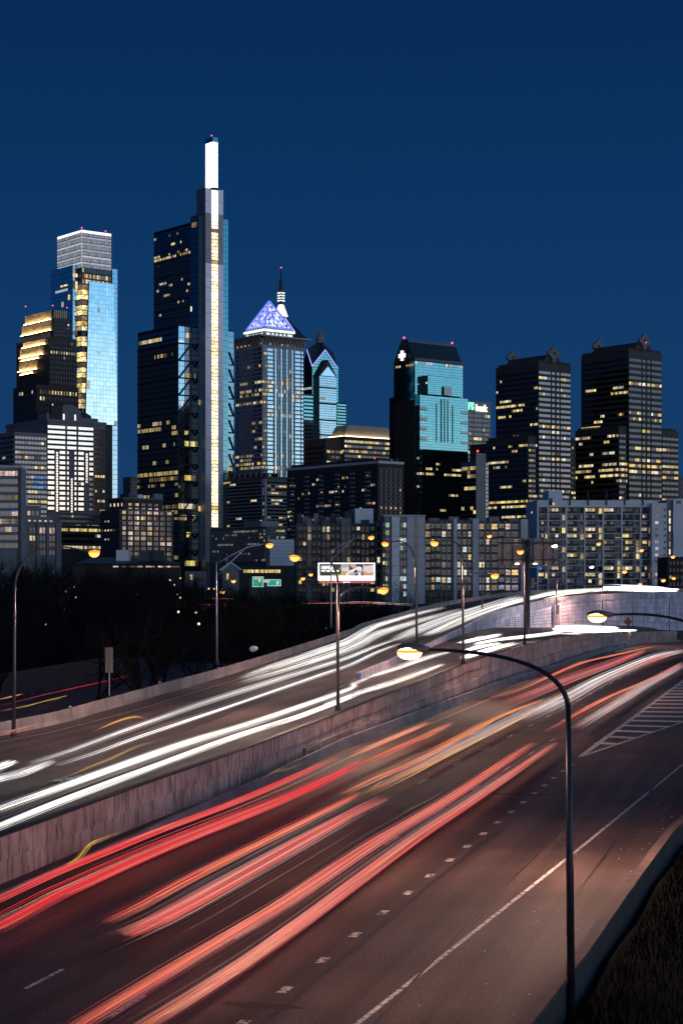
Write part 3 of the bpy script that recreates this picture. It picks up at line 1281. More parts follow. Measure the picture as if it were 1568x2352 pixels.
# inner yellow-ish edge line by the safety barrier, and the lines on the oncoming side
mb = MB()
ribbon(mb, [V(at_y(WPL, y) + 3.0, y, zr(y)) for y in range(60, 330, 6)], .14)
struct(mb.build('inner_edge_line', 'paint_worn'))
mb = MB()
ribbon(mb, [V(at_y(LBL, y) + 2.9, y, lerp_tab(LBZ, y) - .02 + .05) for y in range(100, 480, 6)], .15, .012)
struct(mb.build('outer_edge_line', 'paint_white'))
mb = MB()
ribbon(mb, [on_deck(x, y, .02) for x, y in ((620, 1655), (730, 1606), (790, 1575), (822, 1556), (870, 1528), (960, 1480))], .18, .03)
struct(mb.build('gore_line', 'paint_white'))
# transverse joints and sealed cracks
rj = thing('pavement_joints', 'dark transverse joints across the carriageway', 'road joint', (0, 70, .004))
rj['kind'] = 'structure'
del rj['category']
nd = V(math.cos(math.radians(14)), -math.sin(math.radians(14)), 0)
rr = random.Random(5)
for i in range(24):
    y = 50 + i * 6.1 + rr.uniform(-.2, .2)
    mb = MB()
    xc_ = at_y(RBL, y) - .4
    c = V(xc_, y, 0)
    e = 9 if i % 3 else 22
    pts = []
    for s in range(0, e + 1):
        q = c - nd * s * 1.05
        pts.append(V(q.x, q.y + rr.uniform(-.05, .05), 0))
    ribbon(mb, pts, .13, .0045)
    mb.build('joint', 'joint_tar', rj)
for j in range(3):
    mb = MB()
    a0 = p0 + V(.55 + j * 3.2, 0, 0)
    pts = []
    for s in range(0, 60):
        q = a0 + tdir * (s * 1.4) + nd * (math.sin(s * .21 + j) * .05 + rr.uniform(-.05, .05))
        pts.append(V(q.x, q.y, 0))
    ribbon(mb, pts[:36 + 8 * j], .11 if j else .14, .0055)
    mb.build('sealed_crack', 'joint_tar', rj)
for (x, y, a, b) in ((600, 2310, 1.3, .5), (1170, 1824, 3.2, .5), (1290, 1762, 1.6, .4)):
    c = on_r(x, y)
    mb = MB()
    n0 = []
    for k in range(14):
        an = k * 2 * math.pi / 14
        rad = 1 + rr.uniform(-.25, .2)
        q = c + nd * (a * rad * math.cos(an)) + V(-nd.y, nd.x, 0) * (b * rad * math.sin(an)) + V(0, 0, .0066)
        n0.append(tuple(q))
    mb.v = n0
    mb.f = [tuple(range(14))]
    mb.build('patch', 'rust_patch', rj)
# joints across the oncoming carriageway
oj = thing('deck_joints', 'dark transverse joints across the oncoming carriageway', 'road joint', (-10, 130, 1.5))
oj['kind'] = 'structure'
del oj['category']
for i in range(22):
    y = 95 + i * 8
    mb = MB()
    pts = []
    for s in range(0, 9):
        t = s / 8
        xw, xl = at_y(WPL, y) - .6, at_y(LBL, y + 22 * t) + .7
        q = V(xw + (xl - xw) * t, y + 22 * t - 0, 0)
        za = lerp_tab(DECK, y) if y < 189 else None
        if za is None:
            break
        q.z = (lerp_tab(WTOP, y) - .87) * (1 - t) + lerp_tab(LBZ, q.y) * t + .035
        pts.append(q)
    if len(pts) > 3:
        ribbon(mb, pts, .08)
        mb.build('joint', 'joint_tar', oj)

# slip road below the outer barrier, with a low retaining wall behind it
mb = MB()
SL = [(-75, 120), (-52, 180), (-42, 214), (-34, 292), (-24, 360), (-14, 420)]
pts = [V(x, y, -2.4 if y < 300 else -2.4 + (y - 300) * .01) for x, y in SL]
for a, b in zip(pts, pts[1:]):
    mb.quad(a + V(9, 0, 0), b + V(9, 0, 0), b - V(4, 0, 0), a - V(4, 0, 0))
struct(mb.build('slip_road', 'asphalt'))
sw = thing('slip_road_wall', 'low brownish lit wall beyond the slip road at far left', 'retaining wall', (-46, 230, -2.4))
wall_run(sw, [(-62, 200), (-54, 230), (-47, 262), (-40, 300), (-34, 330)], lambda p: -4.5, lambda p: lerp_tab([(200, -1.6), (262, .2), (300, .6), (330, -.2)], p.y), .35,
         'barrier_cap', 'wall_panel', 6, off=0, gap=.05)
# far road across the valley
mb = MB()
for a, b in zip([V(-70, 468, 6.8), V(-40, 470, 6.8), V(0, 478, 6.9), V(26, 486, 7.2)], [V(-40, 470, 6.8), V(0, 478, 6.9), V(26, 486, 7.2), V(40, 492, 7.3)]):
    mb.hexa([a, b, b + V(0, 9, 0), a + V(0, 9, 0)], [a + V(0, 0, .5), b + V(0, 0, .5), b + V(0, 9, .5), a + V(0, 9, .5)])
struct(mb.build('valley_road', 'asphalt'))

# dark grassy bank inside the bottom right corner
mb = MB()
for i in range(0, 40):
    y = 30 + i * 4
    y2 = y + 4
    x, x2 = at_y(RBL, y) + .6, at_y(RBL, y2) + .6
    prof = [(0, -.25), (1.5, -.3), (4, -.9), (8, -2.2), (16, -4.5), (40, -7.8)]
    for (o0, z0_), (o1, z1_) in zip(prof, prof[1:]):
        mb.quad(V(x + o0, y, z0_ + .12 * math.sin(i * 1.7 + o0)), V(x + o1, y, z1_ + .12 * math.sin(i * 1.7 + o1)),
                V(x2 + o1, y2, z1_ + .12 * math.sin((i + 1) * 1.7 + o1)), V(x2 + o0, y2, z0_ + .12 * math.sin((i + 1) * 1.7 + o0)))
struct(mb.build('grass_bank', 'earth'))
rg = random.Random(11)
mb = MB()
for k in range(9000):
    y = rg.uniform(34, 115)
    o = abs(rg.gauss(0, 1)) * 3.2 + .2
    x = at_y(RBL, y) + .7 + o
    zb_ = lerp_tab([(0, -.25), (1.5, -.3), (4, -.9), (8, -2.2), (16, -4.5)], o)
    h = rg.uniform(.2, .8) * (1.2 if rg.random() < .1 else .75)
    a = rg.uniform(0, 6.28)
    w = .025
    lean = V(rg.gauss(0, .25), rg.gauss(0, .25), 0) * h
    mb.tri(V(x - w * math.cos(a), y - w * math.sin(a), zb_), V(x + w * math.cos(a), y + w * math.sin(a), zb_), V(x, y, zb_ + h) + lean)
g_ = mb.build('dry_grass', 'grass')
g_['kind'] = 'stuff'
g_['label'] = 'dry unmown grass on the dark bank beside the parapet'

mb = MB()
for k in range(80):
    y = rg.uniform(46, 135)
    x = at_y(RBL, y) - abs(rg.gauss(0, 1.6)) - .3
    a = rg.uniform(0, 6.28)
    s_ = rg.uniform(.012, .04)
    c = V(x, y, .012)
    e1, e2 = V(math.cos(a), math.sin(a), 0) * s_, V(-math.sin(a), math.cos(a), 0) * s_ * .6
    mb.hexa([c - e1 - e2, c + e1 - e2, c + e1 + e2, c - e1 + e2], [c - e1 * .7 - e2 + V(0, 0, .03), c + e1 * .8 - e2 + V(0, 0, .02), c + e1 + e2 * .6 + V(0, 0, .03), c - e1 + e2 + V(0, 0, .02)])
g_ = mb.build('road_grit', 'bag_white')
g_['kind'] = 'stuff'
g_['label'] = 'scattered pale grit and litter on the right shoulder'
# ------------------------------------------------------------------ the city, far to near
def tx(z, s, o):
    return o + z * s


# --- stepped granite tower with lit crown, far left
g = lambda z: z * .2563                       # photo columns from the enlarged crop
h = lambda z: 488 + z * .2563
b0 = Block(('stepped_tower', 'dark stepped granite skyscraper with bands of golden uplit fins near its top', 'skyscraper'),
           31, 85, 181, 1430, h(1540), 'granite_dark')
T = b0.th
b1 = Block(T, g(150), g(440), g(690), b0.R.depth(g(440)) + 1.5, h(1115), 'granite_dark', 'setback', z0=b0.z1 - 1)
b2 = Block(T, g(200), g(475), g(635), b1.R.depth(g(475)) + 1.5, h(935), 'granite_dark', 'setback', z0=b1.z1 - 1)
b3 = Block(T, g(232), g(480), g(602), b2.R.depth(g(480)) + .8, h(905), 'granite_dark', 'setback', z0=b2.z1 - 1)
windows(T, b0.R, 2, b0.t - 1, b0.z(1255), b0.z1 - 3, 13, 24, .55, .55, .10, OFFICE, 'glass_black', hot=hrow(b0, (894, .95), (883, .4), (915, .25)), seed=21,
        band='granite_dark', pier='granite_dark', cap=120)
windows(T, b0.L, 1, b0.s - 1, b0.z(1255), b0.z1 - 3, 9, 24, .5, .5, .04, OFFICE, 'glass_black', hot=hrow(b0, (903, .4)), seed=22, band='granite_dark', cap=60)
windows(T, b1.R, 1, b1.t - 1, b0.z1 + 1, b1.z1 - 2, 10, 9, .55, .55, .08, OFFICE, 'glass_black', hot=hrow(b1, (803, .95)), seed=23, band='granite_dark', pier='granite_dark', cap=60)
windows(T, b2.R, 1, b2.t - 1, b1.z1 + 1, b2.z1 - 1, 7, 5, .55, .55, .02, OFFICE, 'glass_black', seed=24, band='granite_dark', cap=20)
# uplit fins: stone fins with a strip of lamps at their foot, stepping in as they go down
rows_ = [(b3.L, 235, 470, 985, 905), (b2.L, 205, 470, 1082, 995), (b2.L, 205, 455, 1168, 1092), (b1.L, 217, 420, 1198, 1150), (b1.L, 190, 400, 1288, 1208),
         (b1.L, 205, 362, 1320, 1255), (b1.L, 182, 345, 1415, 1335), (b1.L, 200, 310, 1448, 1390)]
for f, x0, x1, yb, yt in rows_:
    u0, u1 = f.at(g(x1)), f.at(g(x0))
    u0, u1 = max(.4, min(u0, f.len - .5)), max(.5, min(u1, f.len - .2))
    zb_, zt2 = zt(h(yb), f.depth(g((x0 + x1) / 2))), zt(h(yt), f.depth(g((x0 + x1) / 2)))
    f.box(T, 'ledge', 'granite_dark', u0 - .4, u1 + .4, zb_ - 1.2, zb_ - .4, -.2, 2.6)
    f.box(T, 'uplight', 'uplight', u0, u1, zb_ - .38, zb_ - .1, 1.3, 2.3)
    nf = max(4, int((u1 - u0) / 2.0))
    for k in range(nf):
        u = u0 + (k + .5) * (u1 - u0) / nf
        f.box(T, 'fin', 'fin_stone', u - .38, u + .38, zb_, zt2, .1, 1.25)
for k in range(7):
    u = b3.t * (k + .5) / 7
    b3.R.box(T, 'fin', 'fin_stone', u - .4, u + .4, zt(h(945), b3.d), zt(h(872), b3.d), .05, .8)
b3.R.box(T, 'crown_screen', 'granite_dark', .2, b3.t - .2, b3.z1, zt(h(872), b3.d), -1.5, -.4)
b3.L.box(T, 'crown_screen', 'granite_dark', .2, b3.s - .2, b3.z1, zt(h(872), b3.d), -1.5, -.4)
beacon(T, b3.L.pt(b3.s, zt(h(872), b3.d) + 8), r=1.0)
beacon(T, b3.L.pt(1, zt(h(855), b3.d) + 2), r=1.0)
beacon(T, b3.R.pt(b3.t, zt(h(862), b3.d) + 2), r=1.0)

# --- tapering blue glass skyscraper with white lantern crown
core = Block(('glass_skyscraper', 'pale blue mirror glass skyscraper with a white glowing crown and golden atrium corner', 'skyscraper'),
             g(515), g(735), g(1000), 1500, h(495), 'mullion', 'core')
T = core.th
k_ = (167 - CX) / F
Cc = core.C
dw = (-5.5 + Cc.dot(RD)) / (Vector((k_, 1)).dot(RD))
wingL = Block(T, g(458), g(652), g(698), dw, h(470), 'mullion', 'left_wing')
wingR = Block(T, g(990), g(1006), g(1054), core.R.depth(g(1006)) - .3, h(500), 'mullion', 'right_wing')
windows(T, wingL.L, .3, wingL.s - .2, wingL.z(1000), wingL.z1 - .3, 10, 30, .95, .93, .02, OFFICE, 'glass_left', hot=[(zt(h(570), dw), .35), (zt(h(770), dw), .35), (zt(h(615), dw), .15)],
        sep_dark=True, seed=31, jit=.0015, cap=260)
windows(T, wingL.R, .2, wingL.t - .05, wingL.z(1000), wingL.z1 - .3, 2, 44, .94, .93, .04, OFFICE, 'glass_core', hot=[(zt(h(565), dw), .9), (zt(h(615), dw), .9), (zt(h(680), dw), .9), (zt(h(910), dw), .7), (zt(h(1080), dw), .9)],
        sep_dark=True, seed=32, jit=.0015)
windows(T, wingR.R, .2, wingR.t - .1, wingR.z(1180), wingR.z1 - .3, 4, 50, .92, .93, .01, OFFICE, 'glass_core', sep_dark=True, seed=33, jit=.0015)
wingL.L.box(T, 'balcony_recess', 'lit_gold', wingL.L.at(g(610)), wingL.L.at(g(545)), zt(h(645), dw), zt(h(630), dw), -.2, .16)
wingL.L.box(T, 'balcony_rail', 'crown_line', wingL.L.at(g(610)), wingL.L.at(g(500)), zt(h(690), dw), zt(h(668), dw), -.2, .18)
# tapered mirror slab on the right face, one object per pane
f = core.R
ztop, zbot = zt(h(632), f.depth(g(900))), zt(h(1900), f.depth(g(900)))
NU, NZ = 9, 33
uA = (f.at(g(790)), f.at(g(758)))
uB = (f.at(g(1008)), f.at(g(1043)))
rj_ = random.Random(5)
slab = MB()
p4 = [f.pt(uA[1], zbot, -.2), f.pt(uB[1], zbot, -.2), f.pt(uB[1], zbot, 2.0), f.pt(uA[1], zbot, 2.0)]
p8 = [f.pt(uA[0], ztop, -.2), f.pt(uB[0], ztop, -.2), f.pt(uB[0], ztop, 2.0), f.pt(uA[0], ztop, 2.0)]
slab.hexa(p4, p8)
slab.build('curtain_wall', 'mullion', T)
for j in range(NZ):
    for i in range(NU):
        def sp(a, b_):
            u0 = uA[1] + (uA[0] - uA[1]) * b_
            u1 = uB[1] + (uB[0] - uB[1]) * b_
            return u0 + (u1 - u0) * a, zbot + (ztop - zbot) * b_
        e, e2 = .018, .022
        cs = [sp((i + e) / NU, (j + e2) / NZ), sp((i + 1 - e) / NU, (j + e2) / NZ), sp((i + 1 - e) / NU, (j + 1 - e2) / NZ), sp((i + e) / NU, (j + 1 - e2) / NZ)]
        ta, tb = rj_.gauss(0, .006), rj_.gauss(0, .006)
        nd_ = [2.12 - ta - tb, 2.12 + ta - tb, 2.12 + ta + tb, 2.12 - ta + tb]
        m = MB()
        fr = [f.pt(u, z, n) for (u, z), n in zip(cs, nd_)]
        bk = [f.pt(u, z, 1.98) for (u, z) in cs]
        lit_ = rj_.random() < .012
        m.hexa(bk[::-1], fr[::-1])
        m.build('glass_pane', 'lit_cool' if lit_ else 'glass_sky', T)
# golden sky atriums stacked up the notched corner
z = zt(h(640), 1500)
while z > zt(h(1790), 1500):
    z2 = z - 4.2 * 3.05
    u0, v0 = core.L.at(g(700)), core.R.at(g(786))
    for q in range(3):
        za, zb_ = z2 + 4.2 * q + .5, z2 + 4.2 * (q + 1) - .2
        m_ = 'atrium' if (q < 2 and RND.random() < .85) else RND.choice(['lit_dim', 'glass_black', 'lit_dim'])
        core.L.box(T, 'atrium_window', m_, .1, u0, za, zb_, -.2, .3)
        core.R.box(T, 'atrium_window', m_, .1, v0, za, zb_, -.2, .3)
    core.L.box(T, 'atrium_sill', 'mullion_black', -.3, u0 + .1, z2 - .3, z2 + .4, -.2, .7)
    core.R.box(T, 'atrium_sill', 'mullion_black', -.3, v0 + .1, z2 - .3, z2 + .4, -.2, .7)
    z = z2
windows(T, core.R, core.R.at(g(705)) if core.R.at(g(705)) > 0 else .2, core.t - .3, zt(h(640), 1500), zt(h(490), 1500), 16, 3, .9, .72, .9, ['lit_white', 'lit_warm', 'lit_dim', 'lit_dim', 'lit_white'], 'glass_dim', seed=35, pier='mullion', band='mullion', bp=.1, pp=.15, n=.2)
# crown: white lantern of glowing glass with bright floor lines
Zc0, Zc1 = zt(h(492), 1500), zt(h(150), 1500)
cm = MB()
cm.hexa([V(p.x, p.y, Zc0) for p in core.ring], [V(p.x, p.y, Zc1 - 1) for p in core.ring])
cm.build('crown_core', 'mullion', T)
for f, L_, n_ in ((core.L, core.s, 14), (core.R, core.t, 14)):
    for j in range(6):
        za, zb_ = Zc0 + (Zc1 - Zc0) * j / 6, Zc0 + (Zc1 - Zc0) * (j + 1) / 6
        for i in range(n_):
            f.box(T, 'crown_pane', 'crown_glow', L_ * (i + .06) / n_, L_ * (i + .94) / n_, za + .1, zb_ - 2.3, -.3, .05)
        f.box(T, 'crown_line', 'crown_top' if j == 5 else 'crown_line', .3, L_ - .3, zb_ - (2.6 if j == 5 else 2.0), zb_ - .5, -.3, .12)
    f.box(T, 'crown_edge', 'crown_line', -.1, .25, Zc0, Zc1, -.2, .2)
beacon(T, core.L.pt(0, Zc1 + 1.2), r=1.1)
beacon(T, core.R.pt(core.t * .8, Zc1 + 1.2), r=1.1)

# --- striped office block with pediment, in front of the glass skyscraper
g2 = lambda z: z * .2563
h2 = lambda z: 918.7 + z * .2563
w0 = Block(('striped_office_block', 'grey stone office block with bright mirrored window bands and a gabled roof pediment', 'office block'),
           -40, g2(130), g2(430), 1230, h2(285), 'stone_mauve', 'left_wing')
T = w0.th
m0 = Block(T, g2(60), g2(428), g2(946), w0.R.depth(g2(428)) - .8, h2(195), 'stone_mauve', 'main_block')
windows(T, w0.R, .5, w0.t - .5, w0.z(1190), w0.z1 - 2, 10, 17, .92, .55, .06, OFFICE, 'glass_grey', hot=hrow(w0, (1047, .5), (1070, .4), (1012, .25), (1153, .4)), seed=41, band='stone_mauve', pier='stone_mauve', jit=.001,
        bp=.25, pp=.12, litf=None, cap=120)
for yy in (1096, 1108, 1119):
    for k in range(4):
        u = w0.R.at(g2(300 + k * 30))
        w0.R.box(T, 'window', 'lit_blue', u, w0.R.at(g2(326 + k * 30)), w0.z(yy + 3.5), w0.z(yy - 3.0), .0, .16)
windows(T, w0.L, .5, w0.s - .5, w0.z(1190), w0.z1 - 2, 8, 17, .8, .5, .08, OFFICE, 'glass_black', hot=hrow(w0, (1037, .2), (1048, .35)), seed=42, band='stone_mauve')
f = m0.R
segs = [(428, 586), (602, 686), (702, 838)]
dz = (f.depth(g2(640))) / F
NR = 17
ztb = lambda z_: zt(h2(z_), f.depth(g2(640)))
for (a, b) in segs:
    n_ = int((b - a) / 22)
    windows(T, f, f.at(g2(a + 2)), f.at(g2(b)), ztb(452 + 0), ztb(228), n_, 5, .97, .58, .0, OFFICE, 'glass_stripe', seed=43, sep_dark=True, jit=.0008, band='granite_dark', bp=.2)
segs = [(428, 488), (534, 586), (602, 618), (668, 686), (702, 752), (800, 838)]
for (a, b) in segs:
    n_ = max(1, int((b - a) / 22))
    windows(T, f, f.at(g2(a + 2)), f.at(g2(b)), ztb(998), ztb(452), n_, 12, .97, .58, .03, ['lit_white'], 'glass_stripe', seed=44 + a, sep_dark=True, jit=.0012, band='granite_dark', bp=.2)
for (a, b, y0, y1) in ((502, 520, 1005, 470), (768, 786, 740, 470), (635, 650, 1010, 700)):
    f.box(T, 'glazed_bay', 'glass_stripe', f.at(g2(a)), f.at(g2(b)), ztb(y0), ztb(y1), -.1, .5)
    n_ = int((y0 - y1) / 23)
    for k in range(n_ + 1):
        zz = ztb(y0) + (ztb(y1) - ztb(y0)) * k / n_
        f.box(T, 'transom', 'granite_dark', f.at(g2(a)) - .1, f.at(g2(b)) + .1, zz - .2, zz + .2, .1, .6)
windows(T, f, f.at(g2(850)), m0.t - .4, ztb(1010), ztb(250), 4, 17, .7, .5, .08, OFFICE, 'glass_dim', seed=45, band='stone_brown', hot=[(ztb(672), .8), (ztb(805), .5)])
windows(T, f, f.at(g2(540)), m0.t - .4, zt(h2(1320), m0.d), zt(h2(1015), m0.d), 20, 7, .8, .5, .12, OFFICE, 'glass_black', seed=46, band='granite_dark', hot=[(ztb(1165), .95), (ztb(1300), .95)])
m0.cap('stone_mauve', 'cornice', 2.0, .9)
# roofline: attic, gable pediment, small gabled lantern
pe = m0.R
ua, ub = pe.at(g2(525)), pe.at(g2(735))
uc_ = (ua + ub) / 2
za, zs, zp = m0.z1, ztb(95), ztb(42)
mb = MB()
ring0 = [pe.pt(ua, za, -1), pe.pt(ub, za, -1), pe.pt(ub, zs, -1), pe.pt(ub - 4, zs + 3, -1), pe.pt(uc_ + 3, zp, -1), pe.pt(uc_ - 3, zp, -1), pe.pt(ua + 4, zs + 3, -1), pe.pt(ua, zs, -1)]
mb.hexa([p - V(pe.n.x, pe.n.y, 0) * 16 for p in ring0], ring0)
mb.build('pediment', 'stone_mauve', T)
for x in (572, 674):
    pe.box(T, 'window', 'glass_stripe', pe.at(g2(x)), pe.at(g2(x + 16)), ztb(192), ztb(128), -1.1, -.9)
pe.box(T, 'attic', 'stone_mauve', pe.at(g2(352)) if pe.at(g2(352)) > 0 else .3, ua - .1, m0.z1, ztb(125), -14, -2)
pe.box(T, 'attic', 'stone_mauve', ub + .1, pe.at(g2(895)), m0.z1, ztb(150), -14, -2)
for (x0, x1, yb, yt) in ((738, 840, 150, 98),):
    a, b = pe.at(g2(x0)), pe.at(g2(x1))
    rg_ = [pe.pt(a, ztb(yb), -3), pe.pt(b, ztb(yb), -3), pe.pt(b, ztb(yb - 20), -3), pe.pt((a + b) / 2, ztb(yt), -3), pe.pt(a, ztb(yb - 20), -3)]
    mb = MB()
    mb.hexa([p - V(pe.n.x, pe.n.y, 0) * 10 for p in rg_], rg_)
    mb.build('lantern_gable', 'roof_dark', T)
fl = m0.L
for (x0, x1, yb, yt, mt) in ((232, 345, 195, 105, 'mullion'), (412, 425, 195, 60, 'roof_dark')):
    a, b = fl.at(g2(x1)), fl.at(g2(x0))
    if b > a:
        fl.box(T, 'roof_plant', mt, max(.5, a), b, m0.z1, ztb(yt), -12, -3)

# --- tiny old tower seen between the glass skyscrapers
ot = Block(('old_stone_tower', 'small dark old tower far off between the two glass skyscrapers', 'tower'), 283, 300, 322, 1650, 1095, 'stone_grey')
Block(ot.th, 276, 296, 330, 1640, 1133, 'stone_grey', 'base')
windows(ot.th, ot.R, 1, ot.t - 1, ot.z(1135), ot.z1 - 3, 4, 4, .4, .5, .0, OFFICE, 'glass_black', seed=3)

# --- tallest tower with the lantern spire
X3 = lambda z: 287 + z * .2563
Y3 = lambda z: 717.8 + z * .2563
X2 = lambda z: 287.1 + z * .1831
Y2 = lambda z: 287.1 + z * .1831
pod = Block(('spire_skyscraper', 'tallest dark glass skyscraper with a bright white lantern spire and glowing lift shaft', 'skyscraper'),
            317, 410, 537, 1300, Y3(108), 'mullion_black', 'office_block')
T = pod.th
hot_d = pod.R.depth(455.6) - 5.0
hotel = Block(T, X2(822), X2(920), X2(1295), hot_d, Y2(1125), 'mullion_black', 'hotel_tower')
hotw = Block(T, 354, X2(905), X2(960), hotel.L.depth(X2(905)) + .6, Y2(1222), 'mullion_black', 'upper_block')
shaft = Block(T, X2(898), X2(1008), X2(1232), hotel.R.depth(X2(1008)) - 7.5, Y2(785), 'shaft_dark', 'lift_shaft')
NZM = 13
mod = 39.8          # photo rows per three-storey module
ytop_m = Y3(272)
# office block, left face: fins and floor lines, bands of office light
hl = [(Y3(225), .75), (Y3(390), .35), (Y3(735), .55), (Y3(770), .15), (Y3(1020), .45), (Y3(1045), .5), (Y3(1120), .35), (Y3(1185), .6), (Y3(1355), .5), (Y3(1435), .85), (Y3(1492), .75), (Y3(1545), .6),
      (Y3(1650), .45), (Y3(1735), .95), (Y3(1790), .9), (Y3(1840), .9)]
windows(T, pod.L, .3, pod.s - .2, pod.z(1300), pod.z1 - 2, 40, 42, .72, .66, .012, ['lit_gold', 'lit_gold', 'lit_white', 'lit_warm', 'lit_dim'], 'glass_navy', hot=[(zt(y, pod.L.depth(360)), p) for y, p in hl], seed=51, cap=270, run=.86)
for i in range(41):
    pod.L.box(T, 'fin', 'mullion', .3 + i * (pod.s - .5) / 40 - .10, .3 + i * (pod.s - .5) / 40 + .10, pod.z(1300), pod.z(Y3(265)), .05, .42)
for k in range(NZM + 1):
    zz = pod.z(ytop_m + k * mod)
    pod.L.box(T, 'truss_belt', 'steel_black', -.2, pod.s + .1, zz - .75, zz + .35, .05, .75)
    pod.R.box(T, 'truss_belt', 'steel_black', -.2, pod.R.at(X3(655)), zz - .6, zz + .35, .05, .8)
# right face: mirror strip, bracing bay
windows(T, pod.R, .1, pod.R.at(X3(533)), pod.z(1300), pod.z1 - 1, 4, 42, .92, .93, .02, OFFICE, 'glass_core', seed=52, sep_dark=True, jit=.0015, hot=[(pod.z(Y3(1740)), 1), (pod.z(Y3(1840)), .9)])
windows(T, pod.R, pod.R.at(X3(535)), pod.R.at(X3(660)), pod.z(1300), pod.z1 - 1, 7, 42, .9, .9, .03, ['lit_gold', 'lit_white', 'lit_dim'], 'glass_navy', seed=53, hot=[(pod.z(Y3(580)), .3), (pod.z(Y3(1160)), .6), (pod.z(Y3(1740)), .9), (pod.z(Y3(1500)), .5), (pod.z(Y3(1840)), .8), (pod.z(Y3(2240)), .9)])
mb = None
ux0, ux1, uxm = pod.R.at(X3(484)), pod.R.at(X3(664)), pod.R.at(X3(597))


def brace(f, u0, z0_, u1, z1_, mat, n=.55, w=.62):
    a, b = f.pt(u0, z0_, n), f.pt(u1, z1_, n)
    mb = MB()
    mb.tube([a, b], w, 4)
    return mb.build('brace', mat, T)


for k in range(NZM):
    zt_, zb_ = pod.z(ytop_m + k * mod), pod.z(ytop_m + (k + 1) * mod)
    brace(pod.R, ux0, zb_, uxm, zt_ + .2, 'mullion')
    brace(pod.R, uxm, zt_, ux1 + 1.5, zb_ + (zt_ - zb_) * .30, 'steel_black')
    # the same bracing seen beyond the shaft
    uq0, uq1 = pod.R.at(X3(930)), pod.R.at(X3(973))
    brace(pod.R, uq0, zt_ - (zt_ - zb_) * .25, uq1, zb_, 'steel_black')
    pod.R.box(T, 'truss_belt', 'steel_black', uq0, uq1, zb_ - .5, zb_ + .3, .05, .8)
windows(T, pod.R, pod.R.at(X3(925)), pod.t - .1, pod.z(1300), pod.z1 - 1, 4, 42, .9, .93, .03, OFFICE, 'glass_ctcmid', seed=54, sep_dark=True, jit=.0015, hot=[(pod.z(Y3(1735)), 1)])
# upper (hotel) part
uz = lambda y: zt(y, hotw.L.depth(400))
hl2 = [(Y2(1640), .9), (Y2(1605), .3), (Y2(1760), .12), (Y2(1850), .1), (Y2(1940), .2), (Y2(2010), .15), (Y2(2050), .15), (Y2(2120), .2), (Y2(2190), .12), (Y2(2240), .12), (Y2(1390), .12), (Y2(1450), .12)]
windows(T, hotw.L, .2, hotw.s - .3, hotw.z(Y3(140)), hotw.z1 - .6, 34, 33, .74, .72, .02, ['lit_white', 'lit_warm', 'lit_gold', 'lit_dim'], 'glass_navy', seed=55, hot=[(uz(y), p) for y, p in hl2], cap=200, run=.55)
for i in range(35):
    u = .2 + i * (hotw.s - .5) / 34
    hotw.L.box(T, 'fin', 'mullion', u - .08, u + .08, uz(Y3(140)), uz(Y2(1560)), .05, .35)
for yy in (1545, 1680, 1880, 2090, 2200, 2310, 2420):
    hotw.L.box(T, 'belt', 'mullion', 0, hotw.s, uz(Y2(yy)) - .5, uz(Y2(yy)) + .4, .05, .45)
hotw.L.box(T, 'parapet', 'steel_black', 0, hotw.s, hotw.z1, hotw.z1 + 1.2, -1, .3)
windows(T, hotel.L, .2, hotel.s - .1, hotel.z(1290), hotel.z1 - .4, 5, 62, .93, .9, .01, OFFICE, 'glass_navy', seed=56)
windows(T, hotel.R, .1, hotel.R.at(X2(985)), hotel.z(1290), hotel.z1 - .4, 2, 62, .95, .94, .015, OFFICE, 'glass_ctc', seed=57, sep_dark=True, jit=.001)
windows(T, hotel.R, hotel.R.at(X2(1225)), hotel.t - .05, hotel.z(1290), hotel.z1 - .4, 2, 62, .95, .94, .0, OFFICE, 'glass_ctc', seed=58, sep_dark=True, jit=.001)
hotel.R.box(T, 'dark_slot', 'steel_black', hotel.R.at(X2(985)), hotel.R.at(X2(1010)), hotel.z(1290), hotel.z1 - 3, .0, .25)
for k in range(44):
    if RND.random() < .42:
        y = Y2(1240) + k * 18.2
        hotel.R.box(T, 'window', 'lit_gold', hotel.R.at(X2(984)), hotel.R.at(X2(1002)), hotel.z(y + 8), hotel.z(y), .2, .32)
# shaft: metal cladding panels, glowing central strip, lantern
us0, us1 = shaft.R.at(X2(1084)), shaft.R.at(X2(1166))
zsp = shaft.z(Y2(1660))
zbot_ = shaft.z(1292)
for k in range(30):
    za = zbot_ + (shaft.z1 - zbot_) * k / 30
    zb_ = zbot_ + (shaft.z1 - zbot_) * (k + 1) / 30
    m_ = 'shaft_metal' if zb_ < zsp or za > shaft.z(Y2(1225)) else 'shaft_dark'
    shaft.R.box(T, 'cladding_panel', m_, .05, us0 - .1, za + .12, zb_ - .12, .0, .22)
    shaft.R.box(T, 'cladding_panel', m_, us1 + .1, shaft.t - .05, za + .12, zb_ - .12, .0, .22)
zg0, zg1 = shaft.z(1211), shaft.z(Y2(800))
n_ = 96
for k in range(n_):
    za = zg0 + (zg1 - zg0) * k / n_
    zb_ = zg0 + (zg1 - zg0) * (k + 1) / n_
    y_ = HZ - (za - CAMZ) / shaft.d * F
    if Y2(1225) < y_ < Y2(1360) and RND.random() < .4:
        m_ = 'shaft_dark' if RND.random() < .5 else 'lit_dim'
    else:
        m_ = 'lantern' if y_ < Y2(1225) else ('shaft_glow' if RND.random() < .97 else 'lit_gold')
    shaft.R.box(T, 'lift_window', m_, us0 + (0 if y_ > 500 else -.3), us1, za + .3, zb_ - .15, -.1, .12)
shaft.R.box(T, 'glow_jamb', 'mullion_black', us0 - .1, us0, zg0, zg1, -.1, .3)
